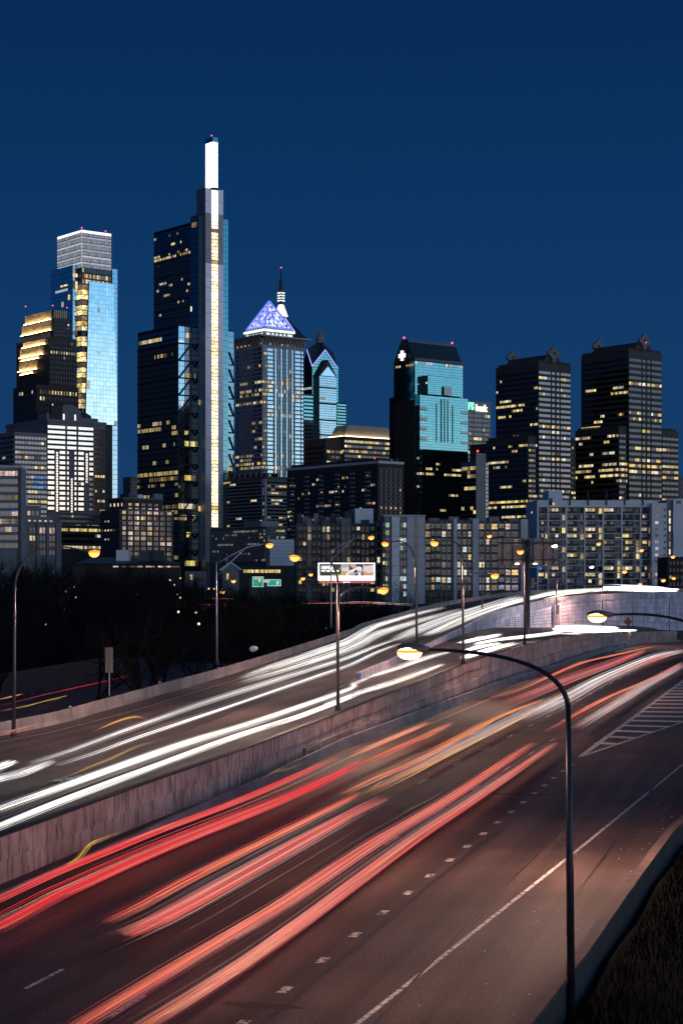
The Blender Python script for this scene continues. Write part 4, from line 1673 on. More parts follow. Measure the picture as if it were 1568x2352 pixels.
lan = Block(T, X2(1012), X2(1103), X2(1164), shaft.R.depth(X2(1103)) - 2.5, Y2(155), 'mullion_black', 'lantern_core', z0=shaft.z1 - 1)
for f, L_ in ((lan.L, lan.s), (lan.R, lan.t)):
    for k in range(9):
        for i in range(2):
            za = shaft.z1 + .5 + (lan.z1 - 3.5 - shaft.z1) * k / 9
            zb_ = shaft.z1 + .5 + (lan.z1 - 3.5 - shaft.z1) * (k + 1) / 9
            f.box(T, 'lantern_pane', 'lantern', L_ * i / 2 + .12, L_ * (i + 1) / 2 - .12, za + .15, zb_ - .15, -.2, .1)
    f.box(T, 'lantern_cap', 'glass_ctc', 0, L_, lan.z1 - 3, lan.z1 + .3, -.1, .15)
beacon(T, lan.L.pt(1.5, lan.z1 + 1.5), r=1.0)
pod.R.box(T, 'rooftop_glow', 'lit_white', pod.R.at(X3(480)), pod.R.at(X3(530)), pod.z(Y3(262)), pod.z(Y3(252)), .0, .3)

# --- stone and glass tower with the blue pyramid
X4 = lambda z: 516.8 + z * .2075
Y4 = lambda z: 602.9 + z * .2075
mel = Block(('pyramid_tower', 'stone and blue glass tower topped by a glowing blue and white pyramid', 'skyscraper'), X4(112), X4(412), X4(868), 1500, Y4(905), 'stone_light')
T = mel.th
zb0, zt0 = mel.z(1190), mel.z(Y4(935))
Lx = lambda z: mel.L.at(X4(z))
Rx = lambda z: mel.R.at(X4(z))
hot = [(mel.z(Y4(y)), p) for y, p in ((1325, .5), (1412, .8), (1470, .45), (1525, .9), (2120, .6), (2220, .8), (2265, .85), (1780, .2), (1100, .15))]
hotR = [(mel.z(Y4(y)), p * .6) for y, p in ((1300, .6), (1352, .85), (1405, .9), (1455, .55), (1520, .4), (1570, .3), (1660, .6), (2115, .6), (2265, .95))]
windows(T, mel.L, Lx(295), mel.s - .6, zb0, zt0, 4, 42, .75, .62, .03, OFFICE, 'glass_navy', seed=61, hot=hot, band='stone_light', cap=70)
for a, b in ((128, 160), (165, 290)):
    pass
windows(T, mel.L, Lx(350), Lx(300), zb0, zt0, 3, 42, .7, .6, .05, OFFICE, 'glass_navy', seed=62, hot=hot, band='stone_light')
windows(T, mel.L, Lx(286), Lx(170), zb0, zt0, 7, 42, .62, .9, .02, OFFICE, 'glass_navy', seed=63, hot=hot, pier='stone_light')
# notched corner
windows(T, mel.L, .2, Lx(358), zb0, zt0, 3, 42, .8, .62, .10, OFFICE, 'glass_mellon', seed=64, hot=hot, band='stone_light', jit=.001)
windows(T, mel.R, .2, Rx(462), zb0, zt0, 3, 42, .7, .55, .10, OFFICE, 'glass_dim', seed=65, hot=hot, band='stone_light')
windows(T, mel.R, Rx(470), Rx(538), zb0, zt0, 3, 42, .9, .66, .05, ['lit_white'], 'glass_mellon', seed=66, hot=hotR, band='stone_light', jit=.001, sep_dark=True)
for a, b in ((545, 578), (584, 603), (610, 640), (646, 664), (672, 700), (706, 724), (732, 760)):
    windows(T, mel.R, Rx(a), Rx(b), zb0, zt0, 2, 42, .93, .9, .03, ['lit_white', 'lit_cool'], 'glass_mellon', seed=67 + a, hot=hotR, jit=.001)
for a in (541, 581, 606.5, 643, 668, 703, 728, 764):
    mel.R.box(T, 'pier', 'stone_light', Rx(a) - .55, Rx(a) + .55, zb0, mel.z(Y4(880)), -.05, .8)
windows(T, mel.R, Rx(770), Rx(832), zb0, zt0, 3, 42, .9, .66, .05, ['lit_white'], 'glass_mellon', seed=68, hot=hotR, band='stone_light', jit=.001)
windows(T, mel.R, Rx(842), mel.t - .2, zb0, zt0, 1, 42, .8, .6, .05, ['lit_white'], 'glass_mellon', seed=69, hot=hotR, band='stone_light')
# flared crown of curved ribs
for f, L_, m_ in ((mel.L, mel.s, 14), (mel.R, mel.t, 14)):
    for k in range(m_ + 1):
        u = L_ * k / m_
        mb = MB()
        pts = []
        for q in range(7):
            t = q / 6
            pts.append(f.pt(u, mel.z(Y4(935)) + (mel.z(Y4(818)) - mel.z(Y4(935))) * t, .4 + 4.2 * t ** 3))
        for a, b in zip(pts, pts[1:]):
            w = V(f.u.x, f.u.y, 0) * .55
            nn_ = V(f.n.x, f.n.y, 0) * 1.3
            mb.hexa([a - w, a + w, a + w - nn_, a - w - nn_], [b - w, b + w, b + w - nn_, b - w - nn_])
        mb.build('crown_rib', 'stone_light', T)
    f.box(T, 'crown_wall', 'mullion', 0, L_, mel.z(Y4(905)), mel.z(Y4(815)), -2.0, -.3)
    f.box(T, 'cornice', 'stone_light', -4.6, L_ + 4.6, mel.z(Y4(818)), mel.z(Y4(803)), -1, 5.0)
    for k in range(7):
        if RND.random() < .75:
            f.box(T, 'crown_light', 'lit_white', L_ * (k * 2 + .6) / m_, L_ * (k * 2 + 1.2) / m_, mel.z(Y4(900)), mel.z(Y4(885)), -.3, .1)
# white drum, its floodlighting put in as glow, and lattice pyramid
dr = Block(T, X4(232), X4(436), X4(748), mel.R.depth(X4(436)) + 6, Y4(712), 'stone_pale', 'drum', z0=mel.z(Y4(812)))
for f, L_ in ((dr.L, dr.s), (dr.R, dr.t)):
    f.box(T, 'drum_wall', 'drum_glow', .3, L_ - .3, dr.z0 + .5, dr.z1 - 4.5, -.2, .1)
    for k in range(5):
        u = L_ * (.22 + k * .14)
        f.box(T, 'drum_window', 'glass_dim', u - .9, u + .9, dr.z0 + 5, dr.z1 - 6, .0, .2)
    f.box(T, 'drum_eave', 'drum_glow', -1.4, L_ + 1.4, dr.z1 - 3.4, dr.z1 - 1.6, -.5, 1.6)
    f.box(T, 'drum_pilaster', 'stone_light', -.3, 1.8, dr.z0, dr.z1, -.2, .5)
c2 = sum(dr.ring, Vector((0, 0))) / 4
base_z, apex = dr.z1 + .2, V(c2.x, c2.y, zt(692, c2.y))
bs = [V(p.x, p.y, base_z) for p in [c2 + (q - c2) * .97 for q in dr.ring]]
for i in range(4):
    a, b = bs[i], bs[(i + 1) % 4]
    mb = MB()
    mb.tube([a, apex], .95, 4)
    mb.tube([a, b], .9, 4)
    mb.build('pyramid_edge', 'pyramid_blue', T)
N_ = 6
pm_ = [MB() for _ in range(4)]
for i in range(4):
    a, b = bs[i], bs[(i + 1) % 4]
    inn = (c2 - Vector(((a.x + b.x) / 2, (a.y + b.y) / 2))).normalized()
    off = V(inn.x, inn.y, 0) * .5
    bars = MB()
    for k in range(1, N_):
        t = k / N_
        p = a + (b - a) * t
        # lattice bars parallel to the two hips
        bars.tube([p, b + (apex - b) * (1 - t)], .24, 3)
        bars.tube([p, a + (apex - a) * t], .24, 3)
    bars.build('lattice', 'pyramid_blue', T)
    # lit panes in the lattice (facing the photo: every pane an object)
    def bary(r_, c_):
        tt_ = r_ / N_
        l_, rr_ = a + (apex - a) * tt_, b + (apex - b) * tt_
        w_ = max(1e-6, 1 - tt_)
        return l_ + (rr_ - l_) * ((c_ / N_) / w_)
    for r_ in range(N_):
        for c_ in range(N_ - r_):
            q = MB()
            p1, p2, p3 = bary(r_, c_), bary(r_, c_ + 1), bary(r_ + 1, c_) if r_ < N_ - 1 else apex
            cc_ = (p1 + p2 + p3) / 3
            sh = lambda v: cc_ + (v - cc_) * .8 + off
            q.hexa([sh(p1), sh(p2), sh(p3)], [sh(p1) + off, sh(p2) + off, sh(p3) + off])
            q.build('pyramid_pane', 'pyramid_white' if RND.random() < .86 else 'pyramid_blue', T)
beacon(T, V(bs[0].x, bs[0].y, base_z) + (apex - bs[0]) * .78 - V(0, 1.2, 0), r=.8)

# --- spire of the tower hidden behind the pyramid
sp_d = 1680
sp0 = P(644.8, 735, sp_d)
spb = Block(('spired_tower', 'tower hidden behind the blue pyramid showing only its lit mast and sloping roof edge', 'skyscraper'), 600, 622, 690, sp_d, 775, 'slate_teal')
T = spb.th
cT = Vector((sp0.x, sp_d + 8))
mb = MB()
rg4 = [V(cT.x - 22, cT.y - 2, spb.z1), V(cT.x + 2, cT.y - 24, spb.z1), V(cT.x + 24, cT.y + 2, spb.z1), V(cT.x - 2, cT.y + 24, spb.z1)]
top4 = [V(cT.x - 3.2, cT.y, zt(722, sp_d)), V(cT.x, cT.y - 3.2, zt(722, sp_d)), V(cT.x + 3.2, cT.y, zt(722, sp_d)), V(cT.x, cT.y + 3.2, zt(722, sp_d))]
mb.hexa(rg4, top4)
mb.build('roof', 'slate_teal', T)
mb = MB()
mb.tube([P(655, 731, sp_d - 8), P(676, 761, sp_d - 20)], .55, 4)
mb.build('roof_light', 'purple_line', T)
z_ = lambda y: zt(y, sp_d + 8)
for (y0, y1, r0, r1, m_) in ((727, 700, 6.4, 2.4, 'drum_glow'), (700, 690, 2.2, 2.0, 'steel_dark'), (690, 664, 1.5, 1.4, 'steel_dark'), (664, 640, 2.1, 1.2, 'steel_dark'), (640, 616, .9, .45, 'steel_dark')):
    mb = MB()
    mb.tube([V(cT.x, cT.y, z_(y0)), V(cT.x, cT.y, z_(y1))], [r0, r1], 8)
    mb.build('mast_section', m_, T)
for k in range(5):
    mb = MB()
    y_ = 692 - k * 6
    mb.tube([V(cT.x, cT.y, z_(y_)), V(cT.x, cT.y, z_(y_ - 1.6))], 3.6, 8)
    mb.build('mast_ring', 'drum_glow' if k < 4 else 'steel_dark', T)
beacon(T, V(cT.x, cT.y, z_(615)), r=1.3)

# --- teal tower with the diamond roof
lib = Block(('gabled_tower', 'teal glass tower with a dark diamond shaped gabled roof edged in violet light', 'skyscraper'), X4(850), X4(963), X4(1252), 1700, Y4(1150), 'mullion')
T = lib.th
NZl = 26
zL0 = lib.z(1010)
windows(T, lib.R, .2, lib.t - .2, zL0, lib.z1 - .5, 10, NZl, .98, .80, .02, ['lit_cool'], 'glass_teal', seed=71, sep_dark=True, jit=.001)
windows(T, lib.L, .2, lib.s - .2, zL0, lib.z1 - .5, 4, NZl, .98, .80, .02, ['lit_cool'], 'glass_teal', seed=72, jit=.001, sep_dark=True)
apx = lib.R.pt(lib.t / 2, zt(Y4(968), lib.R.depth(X4(1107))), .1)
apl = lib.L.pt(lib.s / 2, zt(Y4(968), lib.L.depth(X4(900))), .1)
CC = sum(lib.ring, Vector((0, 0))) / 4
top = V(CC.x, CC.y, zt(Y4(858), CC.y))
rc = [V(p.x, p.y, lib.z1) for p in lib.ring]
aR, aL = V(apx.x, apx.y, apx.z), V(apl.x, apl.y, apl.z)
oR, oL = V(2 * CC.x - aR.x, 2 * CC.y - aR.y, aR.z), V(2 * CC.x - aL.x, 2 * CC.y - aL.y, aL.z)
mb = MB()
mb.tri(rc[0], rc[1], aR)
mb.tri(rc[1], rc[2], oL)
mb.tri(rc[2], rc[3], oR)
mb.tri(rc[3], rc[0], aL)
mb.build('gable_glass', 'glass_teal', T)
mb = MB()
for q0_, q1_, q2_, q3_ in ((rc[0], aR, top, aL), (rc[1], oL, top, aR), (rc[2], oR, top, oL), (rc[3], aL, top, oR)):
    mb.quad(q0_, q1_, q2_, q3_)
mb.build('roof', 'slate_teal', T)
for a, b in ((rc[0], aR), (aR, rc[1]), (rc[0], aL)):
    mb = MB()
    o_ = V(0, -1.2, 0)
    mb.tube([a + o_, b + o_], .45, 4)
    mb.build('gable_light', 'purple_line', T)
for k in range(1, 7):
    t = k / 7
    mb = MB()
    u0_, u1_ = lib.t / 2 * t * 1.0, lib.t - lib.t / 2 * t
    zz = lib.z1 + (aR.z - lib.z1) * t
    mb.tube([lib.R.pt(u0_, zz, .2), lib.R.pt(u1_, zz, .2)], .22, 4)
    mb.build('transom', 'mullion', T)
mb = MB()
mb.tube([top - V(0, 0, 3), top + V(0, 0, 9), V(top.x, top.y, zt(Y4(800), top.y))], [4.5, 1.6, .7], 6)
mb.build('finial', 'stone_grey', T)
beacon(T, V(top.x, top.y, zt(Y4(790), top.y)), r=1.6)
# projecting bay with its own pointed gable, striped shoulders
bay = Block(T, X4(985), X4(1040), X4(1232), lib.R.depth(X4(1040)) - 6, Y4(1255), 'mullion_black', 'bay')
windows(T, bay.R, .3, bay.t - .2, bay.z(1008), bay.z1, 9, 27, .84, .82, .015, ['lit_cool', 'lit_white'], 'glass_mellon', seed=73, sep_dark=True, jit=.001, hot=[(bay.z(Y4(1620)), .3), (bay.z(Y4(1362)), .25)])
for yy in (1380, 1555, 1740, 1905):
    bay.R.box(T, 'belt', 'granite_dark', -.1, bay.t, bay.z(Y4(yy + 9)), bay.z(Y4(yy - 9)), .0, .4)
windows(T, bay.L, .2, bay.s - .2, bay.z(1008), bay.z1, 3, 27, .8, .8, .01, ['lit_cool'], 'glass_black', seed=74)
ga_ = [bay.R.pt(-.5, bay.z1, .3), bay.R.pt(bay.t + .5, bay.z1, .3), bay.R.pt(bay.t / 2, zt(Y4(1075), bay.d + 6), .3)]
mb = MB()
mb.hexa([p - V(lib.R.n.x, lib.R.n.y, 0) * 9 for p in ga_], ga_)
mb.build('bay_gable', 'granite_dark', T)
gi_ = [bay.R.pt(1.4, bay.z1 + .5, .45), bay.R.pt(bay.t - 1.4, bay.z1 + .5, .45), bay.R.pt(bay.t / 2, zt(Y4(1150), bay.d + 6), .45)]
mb = MB()
mb.hexa([p - V(lib.R.n.x, lib.R.n.y, 0) * .3 for p in gi_], gi_)
mb.build('gable_glass', 'glass_mellon', T)
for (a, b, yt_) in ((868, 975, 1450), (1236, 1338, 1545)):
    sh_ = Block(T, X4(a) - 2, X4(a), X4(b), lib.R.depth(X4(a)) - (9 if a < 900 else 2), Y4(yt_), 'granite_dark', 'shoulder')
    windows(T, sh_.R, .2, sh_.t - .2, sh_.z(1008), sh_.z1 - 1, 4, 12, .98, .55, .0, OFFICE, 'glass_teal', seed=75, sep_dark=True, band='granite_dark', bp=.3, jit=.001)

# --- long low block with the lit mansard roof
cr = Block(('mansard_building', 'dark office building under a pale mansard roof lit gold along its eaves', 'office building'), 757, 790, 905, 1380, 1003, 'stone_brown')
T = cr.th
windows(T, cr.R, .4, cr.t - .3, cr.z(1075), cr.z1 - 1.5, 22, 6, .9, .5, .1, OFFICE, 'glass_dim', seed=81, band='stone_brown', hot=hrow(cr, (1013, .8), (1037, .25), (1050, .2)))
windows(T, cr.L, .4, cr.s - .3, cr.z(1075), cr.z1 - 1.5, 10, 6, .9, .5, .12, OFFICE, 'glass_dim', seed=82, band='stone_brown', hot=hrow(cr, (1037, .35)))
c3 = sum(cr.ring, Vector((0, 0))) / 4
mb = MB()
hi_ = [c3 + (p - c3) * .80 for p in cr.ring]
mid_ = [c3 + (p - c3) * .90 for p in cr.ring]
z9 = zt(975, cr.d)
lo3 = [V(p.x, p.y, cr.z1 + .1) for p in cr.ring]
md3 = [V(p.x, p.y, cr.z1 + (z9 - cr.z1) * .55) for p in mid_]
hi3 = [V(p.x, p.y, z9) for p in hi_]
mb.hexa(lo3, md3)
mb.hexa([p + V(0, 0, .01) for p in md3], hi3)
mb.build('mansard_roof', 'roof_gold', T)
for f, L_ in ((cr.L, cr.s), (cr.R, cr.t)):
    f.box(T, 'eave_light', 'roof_light', .3, L_ - .3, cr.z1 + .3, cr.z1 + .7, .5, 1.3)
    f.box(T, 'gutter', 'stone_brown', -.3, L_ + .3, cr.z1 - .8, cr.z1 + .25, -.2, 1.6)
lw = Block(T, 699, 748, 800, 1372, 1006, 'stone_brown', 'left_wing')
windows(T, lw.L, .3, lw.s - .3, lw.z(1080), lw.z1 - 5, 8, 5, .7, .5, .05, OFFICE, 'glass_dim', seed=83, band='stone_brown')
windows(T, lw.R, .3, lw.t - .3, lw.z(1080), lw.z1 - 8, 5, 4, .7, .5, .12, OFFICE, 'glass_dim', seed=84, band='stone_brown')

# --- teal tower with the white cross
X5 = lambda z: 861.3 + z * .1953
Y5 = lambda z: 746.5 + z * .1953
ib = Block(('cross_tower', 'teal mirror glass tower with a sloping dark roof and a lit white cross', 'skyscraper'), X5(166), X5(520), X5(1090), 1300, Y5(812), 'mullion_black', 'lower_tower')
T = ib.th
iu = Block(T, X5(218), X5(464), X5(1030), ib.L.depth(X5(464)) - 3.2, Y5(412), 'mullion_black', 'upper_tower')
windows(T, iu.R, .2, iu.t - .15, ib.z1 - 8, iu.z1 - .6, 22, 16, .9, .88, .004, ['lit_cool'], 'glass_teal', seed=91, sep_dark=True, jit=.0008, hot=[(iu.z(Y5(452)), .55)])
windows(T, iu.L, .2, iu.s - .15, ib.z1 - 4, iu.z1 - .6, 12, 16, .9, .88, .004, OFFICE, 'glass_tealdark', seed=92, jit=.0008, hot=[(iu.z(Y5(452)), .25)])
windows(T, ib.R, .2, ib.t - .15, ib.z(1215), ib.z1 - .5, 24, 52, .9, .88, .01, OFFICE, 'glass_teal', seed=93, sep_dark=True, jit=.0012, hot=[(ib.z(Y5(1750)), .75), (ib.z(Y5(1690)), .25), (ib.z(Y5(1620)), .15), (ib.z(Y5(2000)), .1)])
windows(T, ib.L, .2, ib.s - .15, ib.z(1215), ib.z1 - .5, 14, 52, .9, .88, .005, OFFICE, 'glass_tealdark', seed=94, jit=.0008, hot=[(ib.z(Y5(1575)), .7), (ib.z(Y5(1690)), .5), (ib.z(Y5(1755)), .5)])
# raised central bay and grooves
b_ = Block(T, X5(508), X5(616), X5(996), ib.R.depth(X5(616)) - 4.0, Y5(590), 'mullion_black', 'central_bay', z0=ib.z1 - .3)
windows(T, b_.R, .1, b_.t - .1, b_.z0 + .4, b_.z1 - .3, 15, 9, .9, .88, .0, OFFICE, 'glass_teal', seed=95, sep_dark=True, jit=.0008)
windows(T, b_.L, .1, b_.s - .1, b_.z0 + .4, b_.z1 - .3, 5, 9, .85, .86, .02, OFFICE, 'glass_black', seed=96)
for (a, b, y0, y1) in ((712, 721, 1360, 905), (768, 778, 1360, 850), (806, 816, 1360, 852), (845, 855, 1360, 855), (901, 911, 1365, 915)):
    ib.R.box(T, 'groove', 'mullion_black', ib.R.at(X5(a)), ib.R.at(X5(b)), ib.z(Y5(y0)), ib.z(Y5(y1)), .1, .35)
ib.R.box(T, 'groove', 'glass_grey', ib.R.at(X5(760)), ib.R.at(X5(845)), b_.z0 + .5, b_.z(Y5(705)), 4.2, 4.6)
for yy in (975, 1095, 1212, 1332):
    ib.R.box(T, 'balcony_notch', 'glass_grey', .1, ib.R.at(X5(605)), ib.z(Y5(yy + 16)), ib.z(Y5(yy - 20)), .1, .4)
    ib.R.box(T, 'notch_shadow', 'mullion_black', .1, ib.R.at(X5(607)), ib.z(Y5(yy + 22)), ib.z(Y5(yy + 16)), .1, .5)
    u_ = ib.R.at(X5(1008))
    ib.R.box(T, 'balcony_notch', 'glass_grey', u_, ib.t - .1, ib.z(Y5(yy + 30)), ib.z(Y5(yy)), .1, .4)
    ib.R.box(T, 'notch_shadow', 'mullion_black', u_, ib.t - .1, ib.z(Y5(yy + 36)), ib.z(Y5(yy + 30)), .1, .5)
# hipped roof ridge parallel to the right face
rz_ = zt(Y5(172), iu.d + 8)
f = iu.R
dep = iu.s
mb = MB()
e = [f.pt(0, iu.z1 + .05, 0), f.pt(iu.t, iu.z1 + .05, 0), f.pt(iu.t, iu.z1 + .05, -dep), f.pt(0, iu.z1 + .05, -dep)]
r1_, r2_ = f.pt(-.0, rz_, -dep / 2), f.pt(iu.t - .2, rz_ + 0, -dep / 2)
w_ = V(f.n.x, f.n.y, 0) * 3.2
mb.quad(e[0], e[1], r2_ + w_, r1_ + w_)
mb.quad(e[2], e[3], r1_ - w_, r2_ - w_)
mb.quad(e[3], e[0], r1_ + w_, r1_ - w_)
mb.quad(e[1], e[2], r2_ - w_, r2_ + w_)
mb.quad(r1_ + w_, r2_ + w_, r2_ - w_, r1_ - w_)
mb.build('roof', 'slate_teal', T)
for t in (.06, .93):
    for k in range(26):
        u = iu.t * (k + .15) / 26
        a = f.pt(u, iu.z1 + (rz_ - iu.z1) * t, -(dep / 2 - 3.2) * t + .25)
        mb = MB()
        s_ = V(f.u.x, f.u.y, 0) * 1.1
        up_ = (r1_ + w_ - e[0]).normalized() * 1.1
        nn_ = V(f.n.x, f.n.y, 0) * .2
        mb.box(a + s_, s_ * .9, up_, nn_)
        mb.build('roof_vent', 'stone_grey', T)
cz = iu.z(Y5(342))
cu_ = iu.L.at(X5(331))
for (hw, hh) in ((1.25, 3.5), (3.5, 1.3)):
    iu.L.box(T, 'cross_sign', 'cross_white', cu_ - hw, cu_ + hw, cz - hh, cz + hh, 1.0 if hw < 2 else 1.02, 1.6 if hw < 2 else 1.62)
iu.L.box(T, 'sign_mount', 'mullion_black', cu_ - 4.2, cu_ + 4.2, cz - 4.3, cz + 4.3, -3, .9)
beacon(T, r1_ + V(0, 0, 1.5), r=1.5)
beacon(T, r2_ + V(0, 0, 1.5), r=1.5)

# --- bank building
fb = Block(('bank_building', 'grey office building behind the cross tower carrying an illuminated FS bank sign', 'office building'), X5(1040), X5(1050), X5(1357), 1640, Y5(888), 'concrete_mid')
T = fb.th
ff = fb.R
fx = lambda z: ff.at(X5(z))
for (a, b) in ((1090, 1148), (1158, 1252), (1264, 1345)):
    windows(T, ff, fx(a), fx(b), fb.z(1065), fb.z(Y5(1028)), 4, 11, .97, .62, .12, OFFICE, 'glass_dim', seed=101 + a, sep_dark=True, band='concrete_mid', hot=[(fb.z(Y5(1215)), .5), (fb.z(Y5(1055)), .4)])
zz = zt(Y5(1000), ff.depth(X5(1200)))
rz_f = ff.rz
put_text('FS', 8.9, 'letter_green', T, 'sign_lettering', ff.pt(fx(1087), zz + 0, .6), rz_f, .4, .22, 1.0, .86)
put_text('bank', 8.4, 'letter_white', T, 'sign_lettering', ff.pt(fx(1176), zz - .8, .6), rz_f, .4, .22, 1.0, .86)

# --- modern block with red roof light
rbk = Block(('red_light_building', 'dark modern block with a red rooftop lamp between the cross tower and the twin tower', 'office building'), X5(1010), X5(1190), X5(1330), 1080, Y5(1600), 'concrete_dark')
T = rbk.th
Block(T, X5(1180), X5(1186), X5(1300), 1078, Y5(1505), 'concrete_mid', 'stair_tower')
windows(T, rbk.L, .2, rbk.s - .2, rbk.z(1190), rbk.z1 - .5, 5, 14, .9, .85, .1, OFFICE, 'glass_navy', seed=111, band='concrete_dark', hot=hrow(rbk, (Y5(1662), .9), (Y5(1710), .3)))
windows(T, rbk.R, 4, rbk.t - .2, rbk.z(1190), rbk.z1 - .5, 5, 14, .9, .8, .08, OFFICE, 'glass_navy', seed=112, band='concrete_dark')
for k in range(8):
    rbk.R.box(T, 'window', 'lit_warm', 1.0, 3.0, rbk.z(Y5(1685 + k * 52)), rbk.z(Y5(1650 + k * 52)), .0, .2)
beacon(T, P(X5(1203), Y5(1483), 1072), 'beacon_red', 1.4)
rbk.R.box(T, 'red_strip', 'beacon_red', 1.0, 6.5, rbk.z1 + .6, rbk.z1 + 1.6, -.5, .2)

# --- twin dark towers with diamond finials
X6 = lambda z: 1091 + z * .3043
Y6 = lambda z: 746.5 + z * .3043


def twin(label, xl, xc, xr, d, yt, pxl, pxc, pxr, pyt, seed, dia, hotL, hotR, dark_right):
    lo = Block(('twin_tower', label, 'skyscraper', 'pair of dark towers with diamond finials'), pxl, pxc, pxr, d, pyt, 'twin_wall', 'lower_tower')
    T = lo.th
    up = Block(T, xl, xc, xr, lo.R.depth(xc) - 2.0, yt, 'twin_wall', 'upper_tower')
    nfl = 21
    hl_ = [(up.z(y), p) for y, p in hotL]
    hr_ = [(up.z(y), p) for y, p in hotR]
    windows(T, up.L, .4, up.s - .4, lo.z1 + .2, up.z1 - 4.5, 22, 13, .9, .46, .07, OFFICE, 'glass_black', seed=seed, band='twin_wall', hot=hl_, bp=.25, run=.7, cap=140)
    for (a, b, m_) in ((.4, up.t * .37, 6), (up.t * .41, up.t * .50, 1), (up.t * .55, up.t * .64, 1), (up.t * .68, up.t - .4, 6)):
        windows(T, up.R, a, b, up.z(1170), up.z1 - 4.5, m_, 26, .92, .50, .06, OFFICE, dark_right, seed=seed + 1 + m_, band='twin_wall', hot=hr_, bp=.25, sep_dark=True, jit=.001, cap=150)
    windows(T, lo.L, .4, lo.s - .4, lo.z(1215), lo.z1 - 3.5, 24, 17, .9, .46, .08, OFFICE, 'glass_black', seed=seed + 3, band='twin_wall', bp=.25, hot=hl_, run=.7, cap=140)
    windows(T, lo.R, .4, max(1.5, lo.R.at(xc) - .5), lo.z(1215), lo.z1 - 3.5, 4, 17, .9, .46, .1, OFFICE, 'glass_dim', seed=seed + 4, band='twin_wall', bp=.25, hot=hr_)
    ue = lo.R.at(xr) + .4
    if lo.t - ue > 2:
        windows(T, lo.R, ue, lo.t - .3, lo.z(1215), lo.z1 - 3.5, 4, 17, .9, .46, .12, OFFICE, dark_right, seed=seed + 5, band='twin_wall', bp=.25, hot=hr_)
    for b_ in (up, lo):
        for f_, L_ in ((b_.L, b_.s), (b_.R, b_.t)):
            k = 0
            while k * 2.2 < L_ - 2:
                f_.box(T, 'parapet_block', 'twin_wall', k * 2.2 + .3, k * 2.2 + 1.5, b_.z1 + .02, b_.z1 + 1.4, -.8, .15)
                k += 1
    # gabled penthouse with a diamond at each end
    f_ = up.R
    um = up.t * .5
    hw = up.t * .30
    dl_ = up.s
    za, zr_ = up.z1, zt(dia[1] - 1, up.d)
    pent = [f_.pt(um - hw, za, -2), f_.pt(um + hw, za, -2), f_.pt(um + hw * .5, zr_, -2), f_.pt(um - hw * .5, zr_, -2)]
    mb = MB()
    mb.hexa([p - V(f_.n.x, f_.n.y, 0) * (dl_ - 4) for p in pent], pent)
    mb.build('penthouse', 'granite_dark', T)
    nn_ = V(f_.n.x, f_.n.y, 0)
    for (off_, yc) in ((-.3, dia[1]), (-(dl_ - 1), dia[3])):
        c_ = f_.pt(um, 0, off_)
        dd = c_.y
        zc = zt(yc, dd)
        r_ = 16.5 / F * dd
        us = V(f_.u.x, f_.u.y, 0) * 1.22
        up_ = V(0, 0, 1)
        c_.z = zc
        w_ = .22
        ring = [c_ + us * r_, c_ + up_ * r_, c_ - us * r_, c_ - up_ * r_]
        # frame of the diamond with a square hole
        hs = r_ * w_
        hole = [c_ + (us + up_) * 0 + us * hs - up_ * hs, c_ + us * hs + up_ * hs, c_ - us * hs + up_ * hs, c_ - us * hs - up_ * hs]
        mb = MB()
        for i_ in range(4):
            o0, o1 = ring[i_], ring[(i_ + 1) % 4]
            h0, h1 = hole[i_], hole[(i_ + 1) % 4]
            q = [o0, o1, h1]
            mb.hexa([p - nn_ * 1.6 for p in (o0, h1, h0)], [o0, h1, h0]) if False else None
            mb.hexa([p - nn_ * 1.6 for p in (o0, o1, h1)], [o0, o1, h1])
        for i_ in range(4):
            h0, h1 = hole[i_], hole[(i_ + 1) % 4]
            mb.hexa([p - nn_ * 1.6 for p in (ring[i_], h1, h0)], [ring[i_], h1, h0])
        mb.build('diamond', 'stone_grey', T)
        f_.box(T, 'diamond_stem', 'stone_grey', um - 1.3, um + 1.3, za - 6, zc - r_ * .9, off_ - 1.5, off_ - .05)
    beacon(T, f_.pt(um, zt(dia[1] - 1, up.d), .6), r=.7) if seed > 130 else None
    return lo, up


tl = twin('left one of two dark diamond topped towers, pale window rows on its right face', 1138, 1235.6, 1310, 1150, 832, 1115.6, 1212, 1321, 1003.6, 121,
          (1272, 812, 1175, 822), [(861, .5), (868, .3), (887, .6), (892, .3), (927, .3), (935, .35), (970, .5), (980, .4), (1018, .3), (1055, .4), (1120, .4), (1152, .7), (1166, .9)],
          [(861, .4), (887, .35), (926, .3), (974, .35), (1004, .3), (1053, .4), (1127, .6), (1140, .6)], 'glass_grey')
tr_ = twin('right and taller one of two dark diamond topped towers, many yellow windows', 1333.6, 1442.6, 1518.6, 1170, 803, 1320, 1420, 1557, 981, 141,
           (1479, 783, 1371, 796), [(882, .7), (894, .6), (902, .4), (925, .3), (946, .3), (961, .5), (1000, .3), (1064, .5), (1077, .9), (1090, .6)],
           [(874, .9), (920, .3), (957, .3), (983, .3), (1023, .5), (1062, .8), (1075, .8), (1088, .8), (1140, .3)], 'glass_dim')

reflection_block = Block(('office_block', 'added dark office block behind the left twin tower, placed to be reflected in the cross tower', 'office block'), 1118, 1170, 1228, 1264, 1014, 'granite_dark', s=41, t=63)  # block added to darken the low mirror glass of the cross tower
windows(reflection_block.th, reflection_block.L, 1, reflection_block.s - 1, reflection_block.z(1200), reflection_block.z1 - 3, 8, 12, .7, .5, .1, OFFICE, 'glass_black', seed=160, band='granite_dark')
# ------------------------------------------------------------------ nearer buildings
def frontal(a, right=True):
    """plan directions for a building whose long face is turned a degrees from square-on"""
    r = Vector((math.cos(math.radians(a)), math.sin(math.radians(a))))
    return r, Vector((-r.y, r.x))


